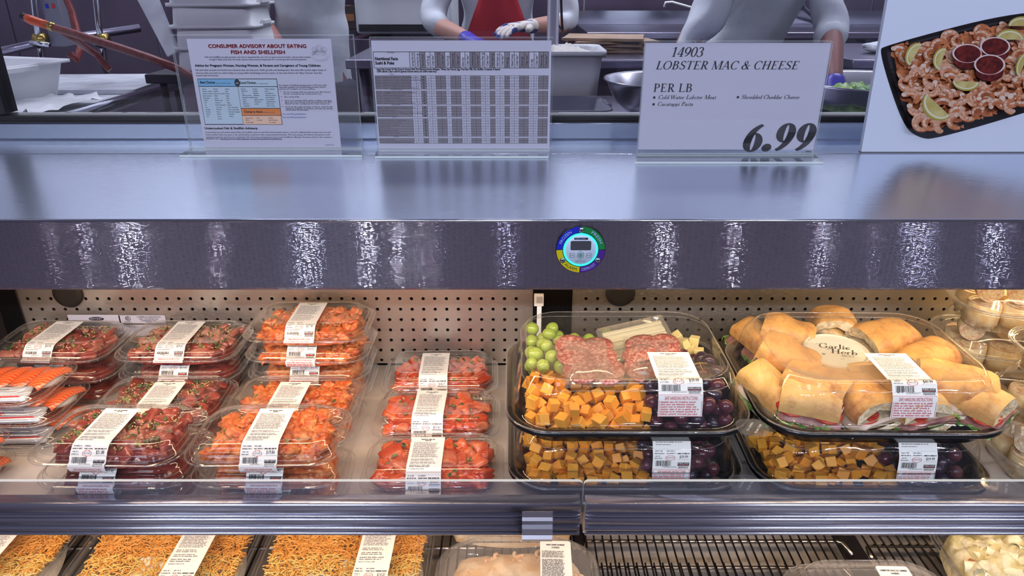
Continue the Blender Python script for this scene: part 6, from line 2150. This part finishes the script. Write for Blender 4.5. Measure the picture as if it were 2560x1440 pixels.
tt = Plane((0, 0, 0), (1, 0, 0), (0, 0.2, 1))
# pasta salad
K_ = bowl_tray(.235, .215, .042, .030, .060, 'lid_plastic')
def pasta_tray(x, y, z, label, food, seed, rz=0.0):
    t = thing('lidded_tray', label, 'tray', (x, y, z), rz)
    put('tray_base', K_[0], t)
    put('lid_rim', K_[2], put('lid', K_[1], t))
    f = thing('pasta_salad', food, 'salad', (x, y, z + .0022), rz)
    put('pasta_bed', mound(.205, .185, .054, seed, 'm', None, 45, .30, fine=.12).mesh('pasta_bed', 'pasta_salad'), f)
    rnd = random.Random(seed)
    mb, sh = MB(), MB()
    for i in range(46):
        x_, y_ = rnd.uniform(-.085, .085), rnd.uniform(-.075, .075)
        m3 = Euler((rnd.uniform(-.5, .5), rnd.uniform(-.5, .5), rnd.uniform(0, 6))).to_matrix()
        z_ = .047 - .016 * max(abs(x_) / .1, abs(y_) / .09) ** 2
        if i % 3 == 0:
            mb.box((x_, y_, z_), (.009, .006, .003), 0, m3)
        else:
            rg = []
            for q in range(7):
                a = q / 6 * PI * 1.1
                rg.append([Vector((x_, y_, z_)) + m3 @ Vector((s_, .009 * math.cos(a), .008 * math.sin(a))) for s_ in (-.011, -.004, .004, .011)])
            sh.loft(rg, False, False, 0, True, False)
    o = mb.build('bacon_bits', 'bacon_bit', f); o['kind'] = 'stuff'
    o = sh.build('pasta_shells', 'white_slice', f); o['kind'] = 'stuff'
pasta_tray(.752, .790, ZB + .016, 'lidded tray of creamy pasta salad with bacon bits at the right end', 'creamy pasta salad with bacon bits in the right end tray', 5)
for k in range(2):
    pasta_tray(.690, 1.015, ZB + .001 + k * .074 * .62 * 0 + k * .0735, 'lidded tray of pasta salad, %s of the two stacked behind the right end tray' % ('lower' if k == 0 else 'upper'), 'pasta salad in the %s tray of the pair behind the right end tray' % ('lower' if k == 0 else 'upper'), 11 + k, -.1)


# ------------------------------------------------------------------ the kitchen behind the window
def slab_thing(name, label, cat, x0, x1, y0, y1, ztop, mat='kitchen_steel', th=.03, legs=True, under='dark_metal'):
    t = thing(name, label, cat, ((x0 + x1) / 2, (y0 + y1) / 2, 0))
    w, d = x1 - x0, y1 - y0
    bevel(MB().box((0, 0, ztop - th / 2), (w, d, th)).build('table_top', mat, t), .004)
    if legs:
        for sx in (-1, 1):
            for sy in (-1, 1):
                MB().tube([(sx * (w / 2 - .05), sy * (d / 2 - .05), 0), (sx * (w / 2 - .05), sy * (d / 2 - .05), ztop - th)], .018, 8).build('leg', 'kitchen_steel', t)
        MB().box((0, 0, .25), (w - .06, d - .06, .02)).build('undershelf', under, t)
    return t
ZT = zr(-0.36)
slab_thing('prep_table', 'long steel preparation table right behind the window, under the white tub and bowl', 'table', -0.02, 2.6, 1.30, 2.40, ZT, 'kitchen_steel')
slab_thing('work_table', 'steel work table behind the preparation table, carrying the flattened cardboard', 'table', -0.55, 0.58, 2.47, 2.98, zr(-0.256), 'kitchen_steel')
slab_thing('side_table', 'steel side table at the right, behind the purple glove', 'table', 1.12, 2.3, 2.47, 3.1, zr(-0.256), 'kitchen_steel')
slab_thing('back_table', 'steel table along the back wall with a raised bright edge', 'table', 0.35, 3.2, 3.55, 4.2, zr(-0.245), 'kitchen_steel')
o = MB().span(.35, 3.2, 4.12, 4.2, zr(-.244), zr(-.175)).build('splash_guard', 'chrome')
tag(o, 'bright steel splash guard standing along the back table', 'splash guard')
t = slab_thing('sink_table', 'left table holding the big white tub, edged with a steel pipe rail', 'table', -3.0, -1.235, 1.35, 2.9, ZT, 'board_white')
MB().tube([(.8825, -.775, ZT - .005), (.8825, .775, ZT - .005)], .017, 12).build('edge_rail', 'chrome', t)
t = thing('steel_cabinet', 'dark steel cabinet between the left table and the preparation table', 'cabinet', (-0.62, 1.92, 0))
bevel(MB().box((0, 0, zr(-.45) / 2), (1.12, .94, zr(-.45))).build('body', 'kitchen_dark', t), .005)
for i in (-1, 1):
    bevel(MB().box((i * .27, -.477, .40), (.50, .014, .66)).build('door', 'kitchen_dark', t), .004)
t = thing('lug_stand', 'dark stand under the stack of white tubs', 'stand', (-1.00, 2.66, 0))
bevel(MB().box((0, 0, zr(-.30) - .015), (.42, .42, .03)).build('top', 'dark_metal', t), .004)
for sx in (-1, 1):
    for sy in (-1, 1):
        MB().tube([(sx * .17, sy * .17, zr(-.45) if False else 0), (sx * .17, sy * .17, zr(-.30) - .03)], .012, 8).build('leg', 'dark_metal', t)

def tub(name, label, loc, w, d, h, rz=0, inverted=False, group=None, mat='tub_white', fill=None, cat='tub'):
    t = thing(name, label, cat, loc, rz, group)
    rr = lambda kw, kd, z, r=.03: rrect(w * kw, d * kd, r, z, 5)
    b = MB()
    b.loft([rr(.80, .76, .0, .025), rr(.84, .80, .001, .03), rr(.90, .88, h * .62), rr(.905, .885, h * .64), rr(.93, .92, h * .93), rr(1, 1, h * .93), rr(1, 1, h), rr(.965, .955, h), rr(.91, .90, h * .95), rr(.82, .78, .006)], True, True)
    if inverted:
        b.v = [(x, y, h - z) for x, y, z in b.v]
    b.build('tub_body', mat, t)
    for s in (-1, 1):
        e = MB().box((s * w * .50, 0, h * .90 if not inverted else h * .10), (.014, d * .32, .016))
        bevel(e.build('handle', mat, t), .003)
    if fill:
        mound(w * .88, d * .86, h * .30, 3, 'm', None, 26, .25, fine=.2).build('contents', fill, t, (0, 0, h * .70))
    return t
tub('white_tub', 'big white plastic tub at the far left on the left table', (-1.70, 2.25, ZT + .001), .56, .40, .118, -.30)
pm = MB()
pm.add([at(130, 290, Y=2.02), at(330, 268, Y=2.16), at(380, 205, Y=2.7), at(180, 203, Y=2.7)], [(0, 1, 2, 3)])
sh = ruffle(.34, .30, 3, .010)
o = sh.build('plastic_sheet', 'tub_white', None, (-1.43, 2.14, ZT + .018), (0, 0, -.2))
tag(o, 'crumpled white plastic sheet lying in front of the big white tub', 'sheet')
bd = MB().loft([rrect(.62, .42, .01, z_) for z_ in (0, .014)], True, True, 0, False)
o = bd.build('cutting_board', 'board_white', None, (-1.56, 2.62, ZT + .001), (0, 0, .05))
tag(o, 'white cutting board on the left table behind the big white tub', 'board')
for k in range(6):
    tub('nested_tub', '%s upside-down white tub of the stack behind the advisory sign' % ('lowest', 'second from lowest', 'third from lowest', 'fourth from lowest', 'fifth from lowest', 'topmost')[k], (-1.0 + .004 * (k % 2), 2.66, zr(-.30) + .001 + k * .068), .29, .28, .150, .03 * (k % 3), True, 'upside-down white tubs')
# slanted white board leaning beside the stack
Yb = 2.52
a, b_, c, d = at(418, 144, Y=Yb), at(446, 128, Y=Yb), at(352, -110, Y=Yb + .15), at(284, -110, Y=Yb + .15)
mb = MB()
dv = Vector((0, .016, 0))
mb.add([a, b_, c, d, a + dv, b_ + dv, c + dv, d + dv], [(0, 1, 2, 3), (7, 6, 5, 4), (0, 4, 5, 1), (1, 5, 6, 2), (2, 6, 7, 3), (3, 7, 4, 0)])
o = bevel(mb.build('leaning_board', 'board_white'), .004)
tag(o, 'pale slanted board leaning against the left side of the tub stack', 'board')
# spray wand with orange grip and red hose
t = thing('spray_wand', 'wash-down wand with orange grip and long red hose at the left of the kitchen', 'hose', at(125, 66, Y=2.3))
iv = Matrix.Translation(-t.location)
def wp(mb, nm, m_):
    o = mb.build(nm, m_, t)
    o.matrix_parent_inverse = iv
    return o
wp(MB().tube([at(66, 45, Y=2.32), at(80, 51, Y=2.315), at(100, 57, Y=2.31), at(124, 65, Y=2.30)], [.012, .014, .0125, .013], 12), 'grip', 'wand_orange')
wp(MB().tube([at(123, 64.5, Y=2.30), at(136, 69, Y=2.295)], .0130, 12), 'ferrule', 'brass')
wp(MB().tube([at(135, 69, Y=2.295), at(210, 92, Y=2.24), at(300, 120, Y=2.16), at(380, 147, Y=2.09), at(440, 170, Y=2.04), at(520, 214, Y=2.08), at(560, 268, Y=2.28)], .0115, 10), 'hose', 'hose_red')
wp(MB().tube([at(66, 45, Y=2.32), at(58, 42, Y=2.325)], [.010, .013], 10), 'nozzle', 'dark_metal')
wp(MB().tube([at(150, 74, Y=2.29), at(190, 100, Y=2.4), at(205, 113, Y=2.5), at(240, 135, Y=2.6), at(274, 175, Y=2.6)], .011, 8), 'branch_hose', 'hose_red')
# faucets on the left wall of the sink
def faucet(u, Y, label, seed):
    t = thing('faucet', label, 'faucet', at(u, 150, Y=Y))
    iv = Matrix.Translation(-t.location)
    def q(mb, nm, m_):
        o = mb.build(nm, m_, t); o.matrix_parent_inverse = iv
    q(MB().tube([at(u - 40, -320, Y=Y), at(u, 60, Y=Y), at(u + 14, 150, Y=Y)], .012, 8), 'riser', 'chrome')
    q(MB().tube([at(u + 10, 118, Y=Y), at(u + 10, 118, Y=Y) + Vector((0, -.05, .02)), at(u + 30, 112, Y=Y - .08)], .009, 8), 'lever', 'chrome')
    q(MB().tube([at(u - 4, 98, Y=Y), at(u + 24, 98, Y=Y)], .022, 10), 'valve', 'brass')
    q(MB().tube([at(u + 10, 150, Y=Y), at(u + 10, 150, Y=Y) + Vector((.02, 0, -.10)), at(u + 10, 150, Y=Y) + Vector((.03, 0, -.17))], .014, 8), 'drain_pipe', 'dark_metal')
faucet(92, 2.95, 'chrome faucet with brass valve, left of the orange wand grip end', 1)
faucet(246, 2.95, 'chrome faucet under the red hose, left of the slanted board', 2)
t = thing('control_box', 'small grey box with blue and red lights hanging behind the wand grip', 'box', at(140, 35, Y=3.0))
bevel(MB().box((0, 0, 0), (.07, .05, .24)).build('housing', 'grey_plastic', t), .004)
MB().box((-.012, -.027, .03), (.010, .003, .016)).build('light', 'dial_blue', t)
MB().box((.012, -.027, .03), (.010, .003, .016)).build('light', 'switch_red', t)
o = MB().tube([at(130, -300, Y=2.9), at(158, -20, Y=2.9), at(180, 30, Y=2.88), at(192, 75, Y=2.86), at(202, 120, Y=2.8), at(190, 150, Y=2.75), at(175, 135, Y=2.75)], .013, 8).build('rubber_hose', 'hose_red')
tag(o, 'dark red rubber hose hanging down behind the wand', 'hose')
pb = MB().tube([at(-40, 138, Y=2.9), at(110, 105, Y=3.0), at(350, 70, Y=3.2)], .016, 8).build('wall_pipe', 'kitchen_steel')
tag(pb, 'thin steel pipe running along the wall behind the faucets', 'pipe')

# rack of packed goods at the back
t = thing('storage_rack', 'storage rack full of dark boxes at the back, between the two coats', 'rack', (-0.91, 4.0, 0))
for sx in (-.24, .24):
    for sy in (-.18, .18):
        MB().tube([(sx, sy, 0), (sx, sy, 2.0)], .012, 8).build('post', 'dark_metal', t)
for z_ in (.35, .72, 1.04, 1.40):
    MB().box((0, 0, z_), (.50, .40, .02)).build('rack_shelf', 'dark_metal', t)
bx = [(-.16, -.10, .13, 'box_tan', 'tan'), (-.03, -.08, .16, 'box_red', 'dark red'), (.09, -.10, .11, 'box_dark', 'dark brown'), (.18, -.06, .20, 'box_red', 'tall dark red')]
for z_, lv in ((.73, 'lower'), (1.05, 'upper')):
    for i, (x_, y_, h_, m_, nm) in enumerate(bx):
        bt = thing('carton', '%s carton on the %s shelf of the storage rack' % (nm, lv), 'box', (-0.91 + x_, 4.0 + y_, z_ + .001), 0)
        bevel(MB().box((0, 0, h_ / 2), (.105, .16, h_)).build('carton_body', m_, bt), .002)
        MB().box((0, 0, h_ + .0005), (.02, .15, .001)).build('tape', 'box_tan', bt)
        MB().box((.01, -.0805, h_ * .5), (.05, .001, h_ * .3)).build('carton_label', 'box_tan' if m_ != 'box_tan' else 'box_dark', bt)
# white machine
t = thing('label_machine', 'white machine with a dark screen at the back, left of the red apron', 'machine', (-0.475, 3.57, 0))
bevel(MB().box((0, 0, .52), (.50, .42, 1.04)).build('stand', 'kitchen_dark', t), .004)
bevel(MB().box((0, 0, 1.25), (.43, .38, .38)).build('housing', 'tub_white', t), .012)
bevel(MB().box((-.03, -.195, 1.32), (.30, .014, .14)).build('screen', 'screen_grey', t), .004)
MB().box((-.14, -.204, 1.285), (.05, .003, .022)).build('ticket', 'label_paper', t)
MB().box((-.03, -.196, 1.085), (.34, .012, .030)).build('slot', 'black_frame', t)

# cardboard, tubs, trays, bowl
for k in range(5):
    o = MB().box((0, 0, .005), (.30 - .02 * (k % 3), .22, .009)).build('flat_carton', 'cardboard', None, (.335 + .02 * (k % 2), 2.80 - .01 * k, zr(-.256) + .001 + k * .0105), (0, 0, (-.1, .12, -.05, .2, -.18)[k]))
    tag(o, '%s flattened cardboard carton of the pile on the work table' % ('lowest', 'second', 'middle', 'fourth', 'topmost')[k], 'cardboard', 'flattened cartons on the work table')
o = MB().box((0, 0, 0), (.06, .0012, .012)).build('yellow_label', 'dial_yellow', None, (.36, 2.655, zr(-.256) + .045))
o.parent = bpy.data.objects['flat_carton.004']; o.matrix_parent_inverse = bpy.data.objects['flat_carton.004'].matrix_basis.inverted()
tub('rice_tub', 'white tub full of cooked rice behind the nutrition table sign', (.115, 2.20, ZT + .001), .30, .24, .165, 0, False, None, 'tub_white', 'rice')
tub('grey_tray', 'dark grey plastic tray in front of the white rice tub', (.10, 1.93, ZT + .001), .30, .24, .050, .05, False, None, 'grey_plastic', None, 'tray')
t = thing('mixing_bowl', 'wide steel mixing bowl, left of and behind the price sign', 'bowl', (.425, 1.98, ZT + .001))
MB().lathe([(.0001, .002), (.07, .0), (.10, .006), (.15, .05), (.172, .098), (.180, .104), (.180, .107), (.170, .103), (.147, .052), (.098, .010), (.0001, .006)], 48).build('bowl', 'rail_chrome', t)
t = thing('salad_bowl', 'large steel bowl under the purple glove at the right', 'bowl', (1.05, 2.12, ZT + .001))
MB().lathe([(.0001, .002), (.12, .0), (.15, .006), (.21, .045), (.232, .078), (.240, .082), (.240, .085), (.230, .080), (.207, .048), (.148, .010), (.0001, .006)], 48).build('bowl', 'rail_chrome', t)
mound(.34, .34, .05, 8, 'm', None, 30, .4, fine=.2).build('greens', 'lettuce', t, (0, 0, .010))
o = blob(9, (.10, .06, .022), 3, .35, 2.2).build('folded_towel', 'coat_white', None, (1.36, 2.70, zr(-.256) + .020))
tag(o, 'white towel lying on the side table at the right', 'towel')
t = thing('power_box', 'grey wall switch box with a red switch, left of the poster board', 'switch', at(2112, 66, Y=4.24))
bevel(MB().box((0, 0, 0), (.10, .06, .16)).build('housing', 'grey_plastic', t), .004)
bevel(MB().box((0, -.034, .005), (.045, .014, .035)).build('switch_button', 'switch_red', t), .003)
MB().box((0, -.031, .055), (.07, .003, .02)).build('switch_plate', 'label_paper', t)
o = MB().tube([at(1960, -300, Y=3.8), at(1995, -20, Y=3.8), at(2010, 20, Y=3.85), at(2040, 48, Y=3.95), at(2090, 72, Y=4.15)], .010, 8).build('grey_cable', 'pole_grey')
tag(o, 'pale grey cable drooping from above to the red switch box', 'cable')
o = MB().tube([at(2125, 85, Y=4.15), at(2160, 105, Y=4.0), at(2185, 140, Y=3.8)], .012, 8).build('grey_pipe', 'pole_grey')
tag(o, 'grey pipe curving down right of the red switch box', 'pipe')
t = thing('support_pole', 'grey round pole rising from the preparation table right of the knitted glove', 'pole', (.125, 2.33, ZT))
MB().lathe([(.03, 0), (.03, .008), (.018, .012), (.018, 1.3)], 16, cap0=True, cap1=True).build('tube', 'pole_grey', t)
MB().lathe([(.0195, .345), (.0195, .40)], 16).build('collar', 'black_frame', t)
o = MB().tube([at(1400, -300, Y=2.4), at(1402, -20, Y=2.4), at(1404, 40, Y=2.4), at(1406, 76, Y=2.42), at(1384, 48, Y=2.36)], .004, 6).build('black_wire', 'black_frame')
tag(o, 'thin black wire hanging beside the grey pole', 'wire')
t = thing('hook_bracket', 'thin white wire hook reaching towards the bending white shirt', 'hook', at(1700, 12, Y=3.4))
iv = Matrix.Translation(-t.location)
o = MB().tube([at(1660, 18, Y=3.4), at(1664, 6, Y=3.4), at(1680, 5, Y=3.4), at(1740, 22, Y=3.4), at(1800, 60, Y=3.56)], .005, 6).build('hook_wire', 'label_paper', t); o.matrix_parent_inverse = iv

# ------------------------------------------------------------------ the three people at work
def skin_mesh(name, nodes, edges, mat, sub=2, root=0, amp=0.0):
    """one continuous body grown round a skeleton: nodes are (x, y, z, rx, ry)"""
    me = bpy.data.meshes.new(name + '_skeleton')
    me.from_pydata([n[:3] for n in nodes], edges, [])
    o = bpy.data.objects.new(name + '_skeleton', me)
    COL.objects.link(o)
    sk = o.modifiers.new('skin', 'SKIN')
    for i, n in enumerate(nodes):
        v = me.skin_vertices[0].data[i]
        v.radius = (n[3], n[4] if len(n) > 4 else n[3])
        v.use_root = i == root
    sk.branch_smoothing = 0.4
    ss = o.modifiers.new('sub', 'SUBSURF')
    ss.levels = ss.render_levels = sub
    dg = bpy.context.evaluated_depsgraph_get()
    m2 = bpy.data.meshes.new_from_object(o.evaluated_get(dg))
    bpy.data.objects.remove(o)
    m2.materials.clear()
    m2.materials.append(MATS[mat])
    for p in m2.polygons: p.use_smooth = True
    if amp:
        for v in m2.vertices:
            n = noise.noise(Vector((v.co.x * 14, v.co.y * 14, v.co.z * 5))) * amp + amp * .8 * noise.noise(Vector((v.co.x * 6 + v.co.z * 9, v.co.y * 7, v.co.z * 4 - v.co.x * 8)))
            v.co += v.normal * n
    m2.name = name
    return m2
def hand_nodes(w, d, side, s=1.0, curl=.5):
    """a palm and five bent fingers at wrist W pointing along D; returns (nodes, edges)"""
    w, d = Vector(w), Vector(d).normalized()
    up = Vector((0, 0, 1)) if abs(d.z) < .8 else Vector((0, -1, 0))
    sd = d.cross(up).normalized() * side
    up = sd.cross(d).normalized() * side
    ns = [(*w, .026 * s, .020 * s), (*(w + d * .045 * s), .036 * s, .018 * s), (*(w + d * .080 * s), .036 * s, .016 * s)]
    es = [(0, 1), (1, 2)]
    for i, (o, L) in enumerate(((-.030, .062), (-.010, .072), (.010, .068), (.029, .054))):
        b = w + d * .084 * s + sd * o * s
        p, di = b, d.copy()
        k = len(ns)
        ns.append((*p, .0095 * s)); es.append((2, k))
        for j in range(3):
            di = (di - up * curl * .55).normalized()
            p = p + di * L * s / 3
            ns.append((*p, (.0092 - .0012 * j) * s)); es.append((k + j, k + j + 1))
    b = w + d * .030 * s - sd * .030 * s
    k = len(ns)
    ns.append((*b, .013 * s)); es.append((1, k))
    p = b + (d * .5 - sd * .8).normalized() * .030 * s
    ns.append((*p, .0110 * s)); es.append((k, k + 1))
    p = p + (d * .9 - sd * .3 - up * .3).normalized() * .030 * s
    ns.append((*p, .0095 * s)); es.append((k + 1, k + 2))
    return ns, es
def person(label, loc, rz, lean, hands, coat_mat='coat_white', apron=False, gloves=(None, None), sleeve='long', skin='skin', bare=None):
    """HANDS: wrist positions in world space for the left (-x) and right (+x) arm; LEAN: forward bend of the torso in radians"""
    t = thing('person', label, 'person', loc, rz)
    inv = (Matrix.Translation(loc) @ Matrix.Rotation(rz, 4, 'Z')).inverted()
    H = [inv @ Vector(h) for h in hands]
    sl, cl = math.sin(lean), math.cos(lean)
    hip = Vector((0, 0, .96))
    def T(x, up, f=0.0):          # a point on the torso, UP along the spine, F to the front (-y)
        return hip + Vector((x, -sl * up - cl * f, cl * up - sl * f))
    neck, head = T(0, .58), T(0, .72, .03)
    sh = [T(-.175, .48), T(.175, .48)]
    el = []
    for s_, h_ in zip(sh, H):
        m_ = (s_ + h_) / 2
        d_ = (h_ - s_).length
        drop = math.sqrt(max(.0, .30 ** 2 - (d_ / 2) ** 2)) if d_ < .58 else 0.02
        side = Vector((1 if s_.x > 0 else -1, .35, -1.1)).normalized()
        el.append(m_ + side * drop)
    ns = [(*hip, .13, .10), (*T(0, .16), .125, .095), (*T(0, .34), .15, .105), (*T(0, .47), .13, .09), (*neck, .052, .055), (*T(0, .655, .015), .070, .078), (*head, .078, .095), (*T(0, .80, .025), .058, .070)]
    es = [(0, 1), (1, 2), (2, 3), (3, 4), (4, 5), (5, 6), (6, 7)]
    for i in (0, 1):
        k = len(ns)
        ns += [(*sh[i], .055), (*sh[i].lerp(el[i], .5), .048), (*el[i], .040), (*el[i].lerp(H[i], .45), .038), (*H[i], .026, .022)]
        es += [(3, k), (k, k + 1), (k + 1, k + 2), (k + 2, k + 3), (k + 3, k + 4)]
        if not gloves[i]:
            hn, he = hand_nodes(H[i], (H[i] - el[i]), 1 if i else -1)
            b = len(ns) - 1
            off = len(ns) - 1
            ns += hn[1:]
            es += [(a + off if a else b, c + off) for a, c in he]
    for s in (-1, 1):
        k = len(ns)
        ns += [(s * .095, 0, .88, .085), (s * .105, -.02, .48, .058), (s * .105, .01, .10, .042), (s * .11, -.02, .045, .045, .04), (s * .12, -.14, .03, .036, .028)]
        es += [(0, k), (k, k + 1), (k + 1, k + 2), (k + 2, k + 3), (k + 3, k + 4)]
    put('body', skin_mesh('body', ns, es, skin), t)
    # face and hair
    fm = MB()
    for s in (-1, 1):
        c = T(s * .031, .735, .115)
        bm = blob(3, (.011, .008, .009), 2, 0)
        fm.add([Vector(v) + c for v in bm.v], bm.f, 0, True)
    c = T(0, .675, .118)
    bm = blob(4, (.024, .006, .007), 2, 0)
    fm.add([Vector(v) + c for v in bm.v], bm.f, 1, True)
    c = T(0, .710, .125)
    bm = blob(5, (.012, .018, .020), 2, 0)
    fm.add([Vector(v) + c for v in bm.v], bm.f, 2, True)
    for s in (-1, 1):
        c = T(s * .083, .715, .0)
        bm = blob(6, (.010, .018, .028), 2, .1)
        fm.add([Vector(v) + c for v in bm.v], bm.f, 2, True)
    fm.build('face', ['eye_dark', 'lip', skin], t)
    c = T(0, .775, -.012)
    bm = blob(9, (.092, .104, .080), 3, .06)
    bm.v = [tuple(Vector(v) + c) for v in bm.v]
    bm.build('hair', 'hair_dark', t)
    # trousers
    tr = [(0, .0, .93, .135, .11)]
    te = []
    for s in (-1, 1):
        k = len(tr)
        tr += [(s * .095, 0, .84, .100), (s * .105, -.02, .48, .078), (s * .105, .01, .08, .066)]
        te += [(0, k), (k, k + 1), (k + 1, k + 2)]
    put('trousers', skin_mesh('trousers', tr, te, 'trouser_grey', 1), t)
    # coat with sleeves
    cs = [(*T(0, -.34 if lean < .3 else -.10), .175, .15), (*T(0, .0), .168, .140), (*T(0, .16), .160, .128), (*T(0, .34), .178, .135), (*T(0, .48), .155, .115), (*T(0, .545), .085, .08)]
    ce = [(0, 1), (1, 2), (2, 3), (3, 4), (4, 5)]
    fr = {'long': .86, 'half': .06, 'rolled': .40}[sleeve]
    for i in (0, 1):
        k = len(cs)
        cs += [(*sh[i], .072), (*sh[i].lerp(el[i], .5), .062), (*el[i], .056), (*el[i].lerp(H[i], fr), .050)]
        ce += [(4, k), (k, k + 1), (k + 1, k + 2), (k + 2, k + 3)]
    put('coat', skin_mesh('coat', cs, ce, coat_mat, 3, 1, .017), t)
    if apron:
        av, n, m = [], 10, 16
        for j in range(m + 1):
            up = -.42 + .80 * j / m
            hw = .20 if up < .06 else .20 - .11 * min(1, (up - .06) / .22)
            for i in range(n + 1):
                a = i / n * 2 - 1
                f = .172 - .055 * abs(a) ** 2.2 * (hw / .2) + .004 * math.sin(a * 7 + j)
                av.append(tuple(T(a * hw * .78, up, f)))
        ap = MB().add(av, [(j * (n + 1) + i, j * (n + 1) + i + 1, (j + 1) * (n + 1) + i + 1, (j + 1) * (n + 1) + i) for j in range(m) for i in range(n)], 0, True)
        o = ap.build('apron', 'apron_red', t)
        so = o.modifiers.new('thick', 'SOLIDIFY'); so.thickness = .003
    for i in (0, 1):
        if gloves[i]:
            hn, he = hand_nodes(H[i], (H[i] - el[i]), 1 if i else -1, 1.08)
            pre = H[i] - (H[i] - el[i]).normalized() * .05
            hn = [(*pre, .042, .040)] + [(a[0], a[1], a[2], a[3] * 1.12, (a[4] if len(a) > 4 else a[3]) * 1.12) for a in hn]
            he = [(0, 1)] + [(a + 1, b + 1) for a, b in he]
            o = put('glove', skin_mesh('glove', hn, he, gloves[i]), t)
    return t
p1 = (-.84, 3.20, 0)
person('person in a short-sleeved white coat, arm hanging down, behind the advisory sign', p1, -.25, .05, (at(706, 120, Y=2.90), Vector((-1.02, 3.5, 1.02))), sleeve='half', skin='skin_dark')
p2 = (-.06, 3.14, 0)
person('person in a white coat and red apron working with a knitted glove on one hand', p2, .04, .10, (at(1175, 100, Y=2.78), at(1318, 66, Y=2.84)), apron=True, gloves=('glove_purple', 'glove_knit'), sleeve='rolled')
p3 = (.80, 2.80, 0)
person('person in a white shirt bending over the table, reaching out a purple glove', p3, .55, .45, (Vector((.62, 2.36, 1.06)), at(2088, 218, Y=2.24)), gloves=('glove_purple', 'glove_purple'), sleeve='rolled', skin='skin_dark')
